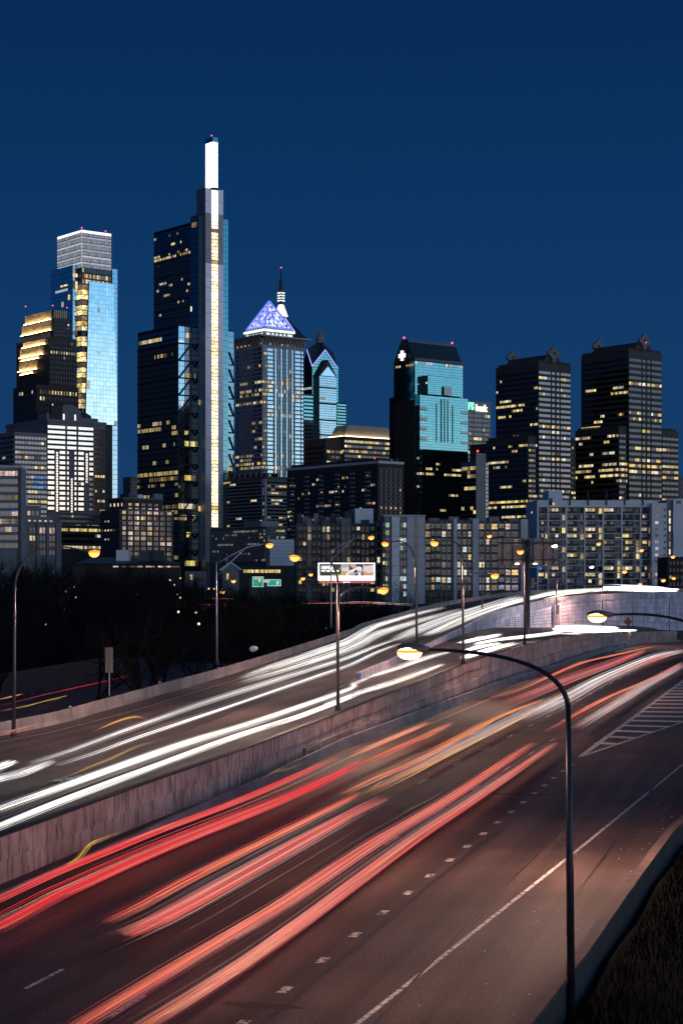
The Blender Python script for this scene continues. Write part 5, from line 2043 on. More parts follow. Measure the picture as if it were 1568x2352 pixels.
# pale apartment slab cut by the left edge
rf, lf = frontal(3)
ap = Block(('pale_office_slab', 'pale grey slab with ribbon windows cut off by the left edge of the photo', 'office building'), -60, -50, 48, 700, 1074, 'concrete_mid', l=lf, r=rf)
T = ap.th
windows(T, ap.R, ap.R.at(-45), ap.R.at(42), ap.z(1262), ap.z(1078), 12, 10, .93, .60, .22, ['lit_dim', 'lit_dim', 'lit_white', 'lit_pink'], 'glass_grey', seed=201, sep_dark=True, band='concrete_mid', pier='concrete_pale', hot=[(ap.z(1180), .5), (ap.z(1220), .3)], jit=.001, bp=.3, pp=.1)
ap.R.box(T, 'corner_pier', 'concrete_dark', ap.t - 1.0, ap.t + .2, GROUND, ap.z1, -.4, .5)
ap.cap('concrete_pale', 'coping', .9, .3)
ap.R.box(T, 'window', 'lit_blue', ap.R.at(20), ap.R.at(40), ap.z(1175.5), ap.z(1174), .1, .3)

# ornate old stone building
on_ = Block(('ornate_stone_building', 'old grey stone building with arched windows and stepped parapet left of the lit hotel', 'building'), 44, 57, 141, 930, g2(0) + h2(1105), 'stone_grey')
T = on_.th
k0 = lambda z: on_.R.at(g2(z))
for i, zc_ in enumerate((292, 382, 468)):
    for j, (y0, y1) in enumerate(((1192, 1150), (1258, 1215), (1322, 1280), (1385, 1345))):
        for s_ in (-14, 14):
            lit_ = (i, j) in ((1, 0), (2, 0), (0, 1)) and s_ != 99
            m_ = ('lit_pink' if j == 0 else 'lit_warm') if lit_ and RND.random() < .8 else 'glass_dim'
            a, b = k0(zc_ + s_ - 10), k0(zc_ + s_ + 10)
            on_.R.box(T, 'window', m_, a, b, on_.z(h2(y0)), on_.z(h2(y1)), -.1, .12)
            if j == 0:
                mb = MB()
                pts_ = [on_.R.pt(a, on_.z(h2(y1)), .12)] + [on_.R.pt((a + b) / 2 + (b - a) / 2 * math.cos(math.pi * (1 - q / 6)), on_.z(h2(y1)) + (b - a) / 2 * math.sin(math.pi * q / 6), .12) for q in range(7)]
                mb.hexa([p - V(on_.R.n.x, on_.R.n.y, 0) * .1 for p in pts_[1:]], pts_[1:])
                mb.build('arch_light', m_, T)
for zc_ in (228, 250, 337, 425, 512, 535):
    on_.R.box(T, 'buttress', 'stone_grey', k0(zc_) - .7, k0(zc_) + .7, GROUND, on_.z(h2(1095)), -.1, .9)
for zc_ in (292, 382, 468):
    on_.R.box(T, 'parapet', 'stone_grey', k0(zc_ - 38), k0(zc_ + 38), on_.z1 + .01, on_.z(h2(1088)), -2, .3)
at_ = Block(T, 52, 62, 124, on_.R.depth(62) + 4, h2(1042), 'stone_grey', 'attic')
for k in range(5):
    at_.R.box(T, 'window', 'lit_pink', at_.t * (k + .25) / 5, at_.t * (k + .7) / 5, at_.z(h2(1087)), at_.z(h2(1074)), -.1, .12)
top_ = Block(T, 50, 58, 95, at_.R.depth(58) + 5, h2(945), 'stone_grey', 'tower')
windows(T, top_.R, 1, top_.t - 1, top_.z(h2(1040)), top_.z(h2(985)), 3, 1, .6, .7, .5, ['lit_pink'], 'glass_dim', seed=7)
on_.cap('stone_grey', 'cornice', .8, .5)
pb = Block(T, 50, 60, 64, 1000, h2(862), 'panel_white', 'plant_room', z0=top_.z1 - 4)

# brown brick hotel with rows of pink lit windows
ho = Block(('brick_hotel', 'brown brick hotel with a penthouse and a grid of pinkish lit windows', 'hotel'), 231, g2(1072), g2(1556), 1080, h2(985), 'brick_brown')
T = ho.th
k0 = lambda z: ho.R.at(g2(z))
cols_ = [1113, 1170, 1228, 1286, 1343, 1400, 1457, 1517]
for j in range(13):
    yc = 1008 + j * 46
    for i, zc_ in enumerate(cols_):
        pl_ = [.75, .85, .85, .7, .55, .5, .35, .2][i] * [1, .75, .9, 1, .95, .85, .55, .6, .4, .35, .3, .3, .3][j]
        m_ = RND.choice(['lit_pink', 'lit_pink', 'lit_white', 'lit_dim', 'lit_warm']) if RND.random() < pl_ else RND.choice(['glass_dim', 'glass_dim', 'lit_dim'])
        wz = 19 if zc_ != 1113 else 14
        a, b = k0(zc_ - wz), k0(zc_ + wz)
        z0_, z1_ = ho.z(h2(yc + 15)), ho.z(h2(yc - 15))
        ho.R.box(T, 'window', m_, a, (a + b) / 2 - .12, z0_, z1_, -.1, .12)
        ho.R.box(T, 'window', m_, (a + b) / 2 + .12, b, z0_, z1_, -.1, .12)
        ho.R.box(T, 'sill', 'stone_pale', a - .2, b + .2, z0_ - .35, z0_ - .02, -.05, .3)
for yy in (985, 1085, 1020):
    ho.R.box(T, 'string_course', 'stone_pale' if yy != 1020 else 'stone_grey', -.3, ho.t + .2, ho.z(h2(yy + 4)), ho.z(h2(yy - 2)), -.1, .7 if yy == 985 else .35)
windows(T, ho.L, 1, ho.s - 1, ho.z(1262), ho.z1 - 2, 6, 12, .5, .55, .12, HOME, 'glass_black', seed=211, hot=[(ho.z(1216), .4)])
ho.L.box(T, 'string_course', 'stone_grey', -.2, ho.s, ho.z(h2(989)), ho.z(h2(983)), -.1, .7)
ph = Block(T, 250, g2(1110), g2(1462), ho.R.depth(g2(1110)) + 3.5, h2(884), 'brick_brown', 'penthouse', z0=ho.z1 - .5)
for zc_ in (1170, 1228, 1286, 1344, 1402):
    for s_ in (-8, 8):
        a, b = ph.R.at(g2(zc_ + s_ - 7)), ph.R.at(g2(zc_ + s_ + 7))
        m_ = 'lit_warm' if zc_ in (1170, 1228) else 'glass_dim'
        ph.R.box(T, 'window', m_, a, b, ph.z(h2(945)), ph.z(h2(922)), -.1, .12)
        ph.R.box(T, 'window', 'lit_pink', a, b, ph.z(h2(975)), ph.z(h2(963)), -.1, .12)
    mb = MB()
    a, b = ph.R.at(g2(zc_ - 17)), ph.R.at(g2(zc_ + 17))
    pts_ = [ph.R.pt((a + b) / 2 + (b - a) / 2 * math.cos(math.pi * (1 - q / 8)), ph.z(h2(918)) + (b - a) / 2 * math.sin(math.pi * q / 8), .3) for q in range(9)]
    mb.hexa([p - V(ph.R.n.x, ph.R.n.y, 0) * .5 for p in pts_], pts_)
    mb.build('arch', 'brick_dark', T)
for k in range(4):
    ph.L.box(T, 'window', 'lit_white' if k > 1 else 'lit_warm', ph.s * (k + .3) / 4, ph.s * (k + .6) / 4, ph.z(h2(950)), ph.z(h2(922)), -.1, .12)
ph.cap('stone_grey', 'cornice', .7, .7)
block('roof_unit', 'panel_white', T, V(ph.C.x + 8, ph.C.y + 12, ph.z1 + 1.8), (3.2, 3, 2.4), .6)
block('roof_unit', 'concrete_mid', T, V(ph.C.x + 18, ph.C.y + 20, ph.z1 + 2.2), (6, 3, 3.2), .6)

# dark office slab with two bright rows (between the ornate building and the hotel)
dk = Block(('dark_office_slab', 'low dark office slab with two bright rows of windows beside the brick hotel', 'office building'), 118, 136, 262, 1130, h2(1118), 'granite_dark')
windows(dk.th, dk.R, .3, dk.t - .3, dk.z(h2(1345)), dk.z(h2(1135)), 26, 4, .85, .5, .15, OFFICE, 'glass_black', seed=221, band='granite_dark', hot=[(dk.z(h2(1165)), .96), (dk.z(h2(1302)), .96)])

# tower left of the long block
lt = Block(('balcony_tower', 'grey apartment tower with a pale concrete corner fin and open top frame', 'apartment tower'), 512, 612, 668, 1250, 1094, 'concrete_dark')
T = lt.th
nf = 20
windows(T, lt.L, .5, lt.s - 5, lt.z(1265), lt.z(1104), 13, nf, .86, .55, .12, HOME, 'glass_black', seed=231, band='concrete_mid', bp=.5, sep_dark=False)
lt.L.box(T, 'corner_fin', 'concrete_pale', .0, 4.2, GROUND, lt.z(1100), -.1, .9)
for k in range(nf):
    if RND.random() < .9:
        zz = lt.z(1104 + (k + .5) * 8.05)
        lt.L.box(T, 'window', 'glass_dim' if RND.random() < .7 else 'lit_dim', 1.3, 2.9, zz - .8, zz + .8, .85, 1.0)
windows(T, lt.R, .5, lt.t - .5, lt.z(1265), lt.z(1104), 6, nf, .85, .5, .2, HOME, 'glass_black', seed=232, band='concrete_mid', bp=.5)
for k in range(9):
    u = lt.s * k / 8
    lt.L.box(T, 'frame_post', 'concrete_mid', max(0, u - .5), u + .5, lt.z1 + .01, lt.z1 + 3.4, -.9, -.1)
lt.L.box(T, 'frame_beam', 'concrete_mid', -.3, lt.s, lt.z1 + 3.42, lt.z1 + 4.3, -1, 0)
pl_ = Block(T, 522, 612, 640, lt.d + 8, 1086, 'brick_brown', 'penthouse', z0=lt.z1 - 1)
windows(T, pl_.R, .5, pl_.t - .5, pl_.z1 - 3, pl_.z1 - .5, 6, 1, .85, .7, .8, ['lit_pink', 'lit_cool'], 'glass_dim', seed=8)
lt.L.box(T, 'window', 'lit_gold', lt.s - 9, lt.s - 1, lt.z(1105), lt.z(1100), .0, .3)

# long dark apartment block
lg = Block(('long_apartment_block', 'long dark brown apartment block with columns of balconies and a pale roof edge', 'apartment building'), 659, 868, 926, 1060, 1064, 'brick_dark')
T = lg.th
nf = 15
z0_, z1_ = lg.z(1245), lg.z1 - 3
windows(T, lg.L, .6, lg.s - .6, z0_, z1_, 42, 16, .6, .5, .11, HOME, 'glass_black', seed=241, band='brick_dark', bp=.1, cap=150)
for kb in (.10, .26, .42, .60, .76, .93):
    for j in range(16):
        zz = z0_ + (z1_ - z0_) * j / 16
        u = lg.s * kb
        lg.L.box(T, 'balcony', 'concrete_mid', u - 1.9, u + 1.9, zz + .1, zz + 1.25, .3, 1.5)
for j in range(17):
    zz = z0_ + (z1_ - z0_) * j / 16
    lg.R.box(T, 'string_course', 'concrete_mid', 0, lg.t, zz - .16, zz + .16, -.05, .22)
windows(T, lg.R, .6, lg.t - .6, z0_, z1_, 5, 16, .28, .5, .10, HOME, 'glass_black', seed=242)
lg.cap('concrete_pale', 'roof_edge', 1.5, .5)
lg.L.box(T, 'penthouse_band', 'brick_dark', 2, lg.s - 2, lg.z1 + 1.6, lg.z1 + 3.4, -9, -2)
for k in range(6):
    block('roof_unit', 'steel_dark', T, V(lg.C.x + 1.5 + k * 1.9, lg.C.y + 9, lg.z1 + 2.4), (1.2, 1.4, 1.6 + .5 * (k % 2)), .6)
block('mast_lamp', 'beacon_red', T, V(lg.C.x - 2, lg.C.y + 4, lg.z1 + 3.2), (.7, .7, .7))

# small brick building with lit windows, between the cross tower and the apartments
sbk = Block(('small_brick_block', 'small brick block with a few lit windows below the cross tower', 'building'), 988, 1005, 1077, 900, 1192, 'brick_brown')
windows(sbk.th, sbk.R, .5, sbk.t - .5, sbk.z(1222), sbk.z1 - 1, 8, 2, .5, .5, .3, HOME, 'glass_black', seed=251)
windows(sbk.th, sbk.L, .5, sbk.s - .5, sbk.z(1222), sbk.z1 - 1, 4, 2, .5, .5, .4, HOME, 'glass_black', seed=252)

# grey office slab low centre-left, and the white panelled hall end beside it
gs = Block(('gridded_office_slab', 'long grey office slab with a tight grid of piers at the foot of the spire tower', 'office building'), 483, 612, 655, 820, 1209, 'concrete_dark')
T = gs.th
windows(T, gs.L, .4, gs.s - .4, gs.z(1290), gs.z1 - 1.2, 30, 10, .62, .6, .10, OFFICE, 'glass_dim', seed=261, band='concrete_dark', pier='concrete_mid', bp=.25, pp=.5, hot=[(gs.z(1215), .4), (gs.z(1222), .4)], cap=90)
windows(T, gs.R, .4, gs.t - .4, gs.z(1290), gs.z1 - 1.2, 8, 10, .62, .6, .2, OFFICE, 'glass_dim', seed=262, band='concrete_dark', pier='concrete_mid', hot=[(gs.z(1220), .8)])
pt_ = Block(T, 560, 600, 640, gs.d + 6, 1196, 'concrete_mid', 'penthouse', z0=gs.z1 - .5)
wp = Block(('white_panel_hall', 'windowless pale hall clad in broad horizontal white panels', 'building'), 616, 619, 676, 760, 1240, 'brick_brown', l=lf, r=rf)
T = wp.th
for k in range(7):
    za, zb_ = wp.z(1299 - k * 8.6), wp.z(1299 - (k + 1) * 8.6 + .4)
    wp.R.box(T, 'wall_panel', 'panel_white', .1, wp.t - .1 - (0 if k < 3 else 0), za, zb_, .0, .25 + .05 * (k % 2))
lo_ = Block(T, 540, 548, 676, 755, 1302, 'granite_dark', 'lower_wing', l=lf, r=rf)
windows(T, lo_.R, 2, lo_.t * .75, lo_.z(1318), lo_.z(1306), 22, 1, .85, .6, .8, ['lit_warm', 'lit_gold'], 'glass_black', seed=263)

# low warehouse with a sloping roof, left of centre
wh = Block(('low_warehouse', 'long low warehouse with a dull teal roof and a row of lamps under the eaves', 'warehouse'), 160, 168, 412, 640, 1296, 'brick_dark', l=lf, r=rf)
T = wh.th
mb = MB()
a, b = wh.R.pt(-1, wh.z1, 1.2), wh.R.pt(wh.t + 1, wh.z1, 1.2)
bk = V(wh.l.x, wh.l.y, 0) * (wh.s + 14)
mb.hexa([a, b, b + bk, a + bk], [a + V(2, 0, .2), b + V(-5, 0, .2), b + V(-9, 0, 2.6) + bk * .5, a + V(6, 0, 2.6) + bk * .5])
mb.build('roof', 'slate_teal', T)
for k in range(26):
    u = wh.t * (k + .5) / 26
    if k > 9 and RND.random() < .75:
        wh.R.box(T, 'window', RND.choice(['lit_warm', 'lit_white', 'lit_dim']), u - 1, u + .8, wh.z(1303), wh.z(1299.5), -.1, .12)
block('roof_unit', 'panel_white', T, wh.R.pt(wh.R.at(278), zt(1278, 645), -8), (4.2, 3, 4.6), wh.R.rz)
block('roof_unit', 'concrete_pale', T, wh.R.pt(wh.R.at(287), zt(1278, 645), -8.1), (3.0, 2.8, 4.6), wh.R.rz)
block('roof_unit', 'concrete_dark', T, wh.R.pt(wh.R.at(333), zt(1277, 645), -8), (5, 3, 4.2), wh.R.rz)
block('roof_unit', 'slate_teal', T, wh.R.pt(wh.R.at(357), zt(1277, 645), -8), (5.5, 3, 4.2), wh.R.rz)
# pale boathouses right of the warehouse
for (x0, x1, yt, d, lab) in ((422, 470, 1312, 560, 'low pale shed with a flat roof beside the wood'), (508, 548, 1310, 545, 'small gabled boathouse behind the first silver lamp post')):
    bh = Block(('shed' if x0 < 500 else 'boathouse', lab, 'shed' if x0 < 500 else 'boathouse'), x0, x0 + 3, x1, d, yt, 'wood_paint', l=lf, r=rf)
    if x0 > 500:
        mb = MB()
        f = bh.R
        tri_ = [f.pt(-.8, bh.z1, .5), f.pt(bh.t + .8, bh.z1, .5), f.pt(bh.t / 2, bh.z1 + 2.3, .5)]
        mb.hexa([p + V(bh.l.x, bh.l.y, 0) * 8 for p in tri_], tri_)
        mb.build('gable', 'wood_paint', bh.th)
        mb = MB()
        for q0_, q1_ in ((tri_[0], tri_[2]), (tri_[2], tri_[1])):
            mb.tube([q0_ + V(0, -.2, .1), q1_ + V(0, -.2, .1)], .22, 4)
        mb.build('bargeboard', 'panel_white', bh.th)
    windows(bh.th, bh.R, .3, bh.t - .3, bh.z1 - 3, bh.z1 - .6, 5, 1, .7, .7, .1, HOME, 'glass_black', seed=9)
lb = Block(('lit_pavilion', 'low pavilion with a bright glazed front above the green road signs', 'pavilion'), 566, 572, 640, 600, 1328, 'concrete_dark', l=lf, r=rf)
windows(lb.th, lb.R, 3, lb.t * .86, lb.z(1338), lb.z(1330.5), 12, 1, .93, .85, .85, ['lit_white', 'lit_cool'], 'glass_dim', seed=10)

# ---- apartment complex in the centre, stepped plan with balconies
APM = ('balcony_apartments', 'dark mid rise apartments with stacked balconies behind the billboard', 'apartment building')
a0 = Block(APM, 677, 680, 880, 640, 1202, 'concrete_dark', l=lf, r=rf)
T = a0.th
FL = 17.6
kk = lambda x: a0.R.at(x)
z_ = a0.z
bays = [(684, 704, 1), (704, 716, 0), (716, 738, 1), (738, 758, 0), (758, 782, 1), (782, 806, 0), (806, 828, 1), (828, 848, 0), (848, 862, 1), (862, 880, 0)]
for bi, (x0, x1, deep) in enumerate(bays):
    if not deep:
        a0.R.box(T, 'wall_bay', 'concrete_mid' if bi % 4 == 1 else 'concrete_dark', kk(x0) + .1, kk(x1) - .1, GROUND, z_(1198 - (bi * 7) % 9), -.5, 1.1)
    for j in range(9):
        yc = 1216 + j * FL
        zf, zc_ = z_(yc + FL * .5), z_(yc)
        nw = 2 if x1 - x0 > 18 else 1
        for q in range(nw):
            a = kk(x0) + (kk(x1) - kk(x0)) * (q + .2) / nw
            b = kk(x0) + (kk(x1) - kk(x0)) * (q + .82) / nw
            lit_ = RND.random() < .13
            m_ = RND.choice(['lit_warm', 'lit_warm', 'lit_white', 'lit_dim', 'lit_gold']) if lit_ else 'glass_black'
            n0_ = 1.0 if not deep else -.1
            a0.R.box(T, 'window', m_, a, b, zc_ - .9, zc_ + .95, n0_, n0_ + .22)
        if deep:
            a0.R.box(T, 'balcony_slab', 'concrete_mid', kk(x0) + .12, kk(x1) - .12, zf - .12, zf + .12, -.2, 1.0)
            a0.R.box(T, 'balcony_rail', 'steel_dark', kk(x0) + .12, kk(x1) - .12, zf + .16, zf + 1.05, .86, .98)
for k in range(9):
    block('roof_vent', 'concrete_mid' if k % 2 else 'steel_dark', T, a0.R.pt(kk(688 + k * 13), a0.z1 + 1.2, -4), (1.6, 1.6, 2.4 if k % 3 else 5.0), 0)
pn = Block(T, 812, 815, 857, 652, 1168, 'panel_white', 'lift_house', l=lf, r=rf, z0=a0.z1 - .5)
Block(T, 790, 793, 815, 655, 1174, 'concrete_dark', 'lift_house', l=lf, r=rf, z0=a0.z1 - .5)
# pale end tower with yellow painted strips
a1 = Block(('pale_apartment_tower', 'pale panelled apartment tower with yellowish strips right of the billboard', 'apartment building'), 878, 881, 976, 622, 1186, 'concrete_mid', l=lf, r=rf)
T = a1.th
kk = lambda x: a1.R.at(x)
for (x0, x1, m_, n1) in ((884, 895, 'concrete_mid', .4), (895, 899, 'sign_brown', .5), (899, 917, 'panel_white', .6), (934, 951, 'concrete_pale', .6), (951, 959, 'roof_gold', .7), (959, 975, 'concrete_pale', .55)):
    for j in range(9):
        a1.R.box(T, 'wall_panel', m_, kk(x0) + .04, kk(x1) - .04, a1.z(1187 + (j + 1) * 22.5) + .05, a1.z(1187 + j * 22.5) - .05, -.1, n1)
for j in range(10):
    yc = 1207 + j * FL
    for (x0, x1, ps) in ((884.5, 893.5, 1), (918, 932.5, 0)):
        for q in range(2):
            a = kk(x0) + (kk(x1) - kk(x0)) * (q + .1) / 2
            b = kk(x0) + (kk(x1) - kk(x0)) * (q + .9) / 2
            m_ = ('lit_green' if ps else 'lit_cool') if RND.random() < (.7 if ps and j in (0, 1, 6, 7, 8) else .3 if not ps else .1) else 'glass_dim'
            a1.R.box(T, 'window', m_, a, b, a1.z(yc + 4), a1.z(yc - 6), .1 if not ps else .42, .32 if not ps else .6)
    a1.R.box(T, 'balcony_slab', 'concrete_mid', kk(877), kk(884), a1.z(yc + 9.5), a1.z(yc + 8), -.2, 1.2)
    a1.R.box(T, 'balcony_rail', 'steel_dark', kk(877), kk(884), a1.z(yc + 8), a1.z(yc + 2), 1.05, 1.15)
    a1.R.box(T, 'window', 'lit_warm' if RND.random() < .4 else 'glass_black', kk(879), kk(883), a1.z(yc + 6), a1.z(yc - 6), .0, .2)
a1.cap('concrete_pale', 'coping', .5, .2)
# right-hand wing of the complex
a2 = Block(('striped_apartments', 'grey apartments with pale piers and tall lit windows behind the lamp posts', 'apartment building'), 972, 975, 1214, 655, 1196, 'concrete_dark', l=lf, r=rf)
T = a2.th
kk = lambda x: a2.R.at(x)
cols_ = [(977, 988, 'w'), (990, 998, 'b'), (998, 1012, 'b'), (1014, 1024, 'w'), (1025, 1036, 'w'), (1040, 1048, 'p'), (1050, 1058, 'w'), (1062, 1072, 'w'), (1074, 1082, 'w'), (1084, 1098, 'p'), (1100, 1112, 'w'), (1116, 1124, 'w'), (1128, 1142, 'w'),
         (1143, 1158, 'b'), (1159, 1172, 'w'), (1174, 1190, 'w'), (1194, 1210, 'p')]
for ci, (x0, x1, t_) in enumerate(cols_):
    if t_ == 'p':
        a2.R.box(T, 'pier', 'concrete_pale', kk(x0), kk(x1), GROUND, a2.z1 + .6, -.2, 1.3)
        continue
    for j in range(10):
        yc = 1210 + j * FL
        lit_ = RND.random() < (.55 if j == 0 else .2 if j < 5 else .3)
        m_ = RND.choice(['lit_warm', 'lit_white', 'lit_pink', 'lit_dim', 'lit_dim', 'lit_cool']) if lit_ else 'glass_dim'
        a2.R.box(T, 'window', m_, kk(x0), kk(x1) - .2, a2.z(yc + 5), a2.z(yc - 7), -.1, .15)
        a2.R.box(T, 'transom', 'concrete_dark', kk(x0) - .1, kk(x1) - .1, a2.z(yc + .4), a2.z(yc - .6), .1, .24)
        if t_ == 'b':
            a2.R.box(T, 'balcony_slab', 'concrete_mid', kk(x0), kk(x1), a2.z(yc + 10), a2.z(yc + 8.6), -.2, 1.3)
            a2.R.box(T, 'balcony_rail', 'steel_dark', kk(x0), kk(x1), a2.z(yc + 8.6), a2.z(yc + 3), 1.15, 1.25)
    a2.R.box(T, 'mullion_strip', 'concrete_mid', kk(x1) - .15, kk(x1) + .35, GROUND, a2.z1, -.1, .5)
for k in range(5):
    a2.R.box(T, 'roof_step', 'concrete_mid', kk(985 + k * 46), kk(1008 + k * 46), a2.z1 + .01, a2.z1 + 1.0 + .5 * (k % 2), -6, -.3)

# ---- white balcony slab on the right
X7 = lambda z: 1177 + z * .2494
Y7 = lambda z: 1119.7 + z * .2494
rw, lw_ = frontal(2)
wb = Block(('white_apartment_slab', 'wide pale concrete apartment slab with a grid of dark balconies and yellow lit rooms', 'apartment building'), 1211, 1232.5, 1496, 780, 1150, 'concrete_mid', l=lw_, r=rw, s=33)
T = wb.th
kk = lambda x: wb.R.at(x)
z_ = wb.z
wb.L.box(T, 'end_wall', 'panel_white', -1.5, wb.s, GROUND, z_(1148.5), -.2, .3)
wb.R.box(T, 'fascia', 'panel_white', kk(X7(222)), kk(1495), z_(Y7(182)), z_(1149), -.2, 1.75)
piers = [225, 320, 487, 655, 825, 995, 1168, 1275]
for zp_ in piers:
    wb.R.box(T, 'cross_wall', 'panel_white', kk(X7(zp_)) - .32, kk(X7(zp_)) + .32, GROUND, z_(Y7(183)), -.2, 1.7)
floors = [185 + k * 59.6 for k in range(13)]
litset = {(0, 1): .5, (0, 3): 1, (0, 4): .6, (3, 1): .5, (3, 3): .9, (3, 6): .9, (4, 2): .9, (4, 3): .9, (4, 5): .5, (5, 5): .6, (5, 6): .5, (6, 1): .5, (6, 5): .5, (7, 1): .5, (7, 2): .9, (7, 5): .4,
          (9, 0): .3, (9, 1): .5, (9, 4): 1, (9, 5): .9, (10, 0): 1, (10, 1): .5, (10, 3): .9, (10, 4): .4, (10, 6): .7, (11, 3): .4, (11, 2): .3}
for j in range(12):
    y0, y1 = Y7(floors[j]), Y7(floors[j + 1])
    wb.R.box(T, 'floor_slab', 'panel_white', kk(X7(225)), kk(X7(1275)), z_(y1) - .14, z_(y1) + .14, -.2, 1.5)
    for b_ in range(7):
        xa, xb = X7(piers[b_] + 6), X7(piers[b_ + 1] - 6)
        ua, ub = kk(xa), kk(xb)
        p_ = litset.get((j, b_), .05)
        wb.R.box(T, 'balcony_rail', 'steel_dark', ua + .1, (ua + ub) / 2 + (ub - ua) * .14, z_(y1) + .18, z_(y1) + 1.1, 1.36, 1.44)
        n_ = 5
        for q in range(n_):
            if q == 3:
                continue
            a = ua + (ub - ua) * (q + .08) / n_
            b = ua + (ub - ua) * (q + .94) / n_
            if j == 9 and b_ == 0 and q < 2:
                m_ = 'lit_blue'
            elif RND.random() < p_:
                m_ = RND.choice(['lit_warm', 'lit_warm', 'lit_gold', 'lit_white', 'lit_pink'])
            else:
                m_ = RND.choice(['glass_black', 'glass_black', 'glass_dim', 'concrete_dark'])
            wb.R.box(T, 'window', m_, a, b, z_(y1) + .25, z_(y0) - .35, -.1, .12)
        if j in (2, 8) and b_ not in (0, 6):
            a, b = ua + (ub - ua) * .66, ub - .1
            zz0, zz1 = z_(y1) + .6, z_(y0) - .4
            for (p0_, p1_, q0_, q1_) in ((a, b, zz0, zz0 + .2), (a, b, zz1 - .2, zz1), (a, a + .2, zz0 + .21, zz1 - .21), (b - .2, b, zz0 + .21, zz1 - .21), ((a + b) / 2 - .1, (a + b) / 2 + .1, zz0 + .21, zz1 - .21)):
                wb.R.box(T, 'window_frame', 'panel_white', p0_, p1_, q0_, q1_, .9, 1.1)
wb.R.box(T, 'string_lights', 'lit_gold', kk(X7(845)), kk(X7(985)), z_(Y7(463)), z_(Y7(460)), 1.3, 1.4)
for zp_ in (335, 350, 518, 685, 853, 1022, 1188):
    wb.R.box(T, 'roof_pipe', 'steel_dark', kk(X7(zp_)) - .28, kk(X7(zp_)) + .28, z_(1150) - 2.0, z_(1150) + 4.0 - (3 if zp_ < 351 else 0), 1.8, 2.2)
lh = Block(T, 1257.5, 1259, 1290, 792, 1126, 'panel_white', 'lift_house', l=lw_, r=rw, z0=wb.z1 - .5)
wb.R.box(T, 'roof_lamp', 'lit_white', kk(X7(362)), kk(X7(371)), z_(Y7(160)), z_(Y7(146)), 1.8, 2.2)
we = Block(T, 1494, 1496, 1530, 776, 1155, 'panel_white', 'end_tower', l=lw_, r=rw)
for j in range(12):
    u = we.R.at(X7(1322))
    m_ = RND.choice(['lit_pink', 'glass_black', 'glass_black', 'lit_dim'])
    we.R.box(T, 'window', m_, u - .6, u + .7, we.z(Y7(215 + j * 59.6)), we.z(Y7(193 + j * 59.6)), -.1, .12)
    wb.L.box(T, 'window', 'lit_pink' if j == 0 else 'glass_black', wb.s * .38, wb.s * .46, z_(Y7(228 + j * 59.6)), z_(Y7(208 + j * 59.6)), .2, .42)
    we.R.box(T, 'window', 'glass_black', we.t - 1.3, we.t - .3, we.z(Y7(215 + j * 59.6)), we.z(Y7(193 + j * 59.6)), -.1, .12)
# second pale slab at the right edge
w2 = Block(('edge_apartment_slab', 'pale apartment slab with one lit column of small windows at the right edge', 'apartment building'), 1526, 1528, 1600, 840, 1148, 'concrete_mid', l=lw_, r=rw)
T = w2.th
w2.R.box(T, 'end_wall', 'panel_white', w2.R.at(1544), w2.t, GROUND, w2.z1 + .5, -.1, 1.2)
for j in range(7):
    w2.R.box(T, 'window', 'lit_white' if j != 3 else 'glass_dim', w2.R.at(X7(1436)), w2.R.at(X7(1449)), w2.z(Y7(262 + j * 71)), w2.z(Y7(212 + j * 71)), -.1, .14)
w2.R.box(T, 'window', 'glass_black', w2.R.at(X7(1497)), w2.R.at(X7(1540)), w2.z(Y7(150)), w2.z(Y7(120)), 1.1, 1.3)
lr = Block(('dark_low_block', 'dark low block with scattered warm windows at the right edge', 'building'), 1528, 1531, 1640, 690, 1279, 'brick_dark', l=lw_, r=rw)
windows(lr.th, lr.R, .5, lr.t - .5, lr.z(1350), lr.z1 - 1, 12, 4, .5, .45, .1, HOME, 'glass_black', seed=280)
# ribbed concrete block glimpsed behind the right twin tower
rbb = Block(('ribbed_block', 'dark ribbed concrete block glimpsed right of the taller twin tower', 'office building'), 1540, 1549, 1620, 1250, 1095, 'concrete_dark')
for k in range(16):
    u = rbb.t * (k + .5) / 16
    rbb.R.box(rbb.th, 'rib', 'concrete_mid', u - .5, u + .5, rbb.z(1180), rbb.z(1105), -.05, .7)
windows(rbb.th, rbb.R, 1, rbb.t - 1, rbb.z(1155), rbb.z(1145), 10, 1, .8, .6, .6, ['lit_warm'], 'glass_black', seed=281)
# graffiti boards along the foot of the white slab
gw = thing('graffiti_hoarding', 'low hoarding with two spray painted graffiti boards before the white slab', 'hoarding', P(1290, 1350, 640))
for (x0, x1, s_, m_) in ((1262, 1296, 'ASUA', 'graffiti_red'), (1315, 1345, 'BTCR', 'graffiti_blue')):
    a, b = P(x0, 1345, 640), P(x1, 1328, 640)
    block('board', 'graffiti_board', gw, (a + b) / 2, (b.x - a.x, .2, b.z - a.z))
    put_text(s_, 2.6, m_, gw, 'graffiti', V(a.x + .3, 639.86, a.z + .45), 0, .02, .06, .86, .72)
mb = MB()
for k in range(14):
    a = P(1258 + k * 8, 1352, 638)
    mb.abox(a.x, a.x + .12, a.y, a.y + .12, a.z - 2, a.z + 1.6)
    mb.abox(a.x + .13, a.x + 1.21, a.y + .01, a.y + .11, a.z + 1.2, a.z + 1.32)
mb.build('railing', 'steel_dark', gw)
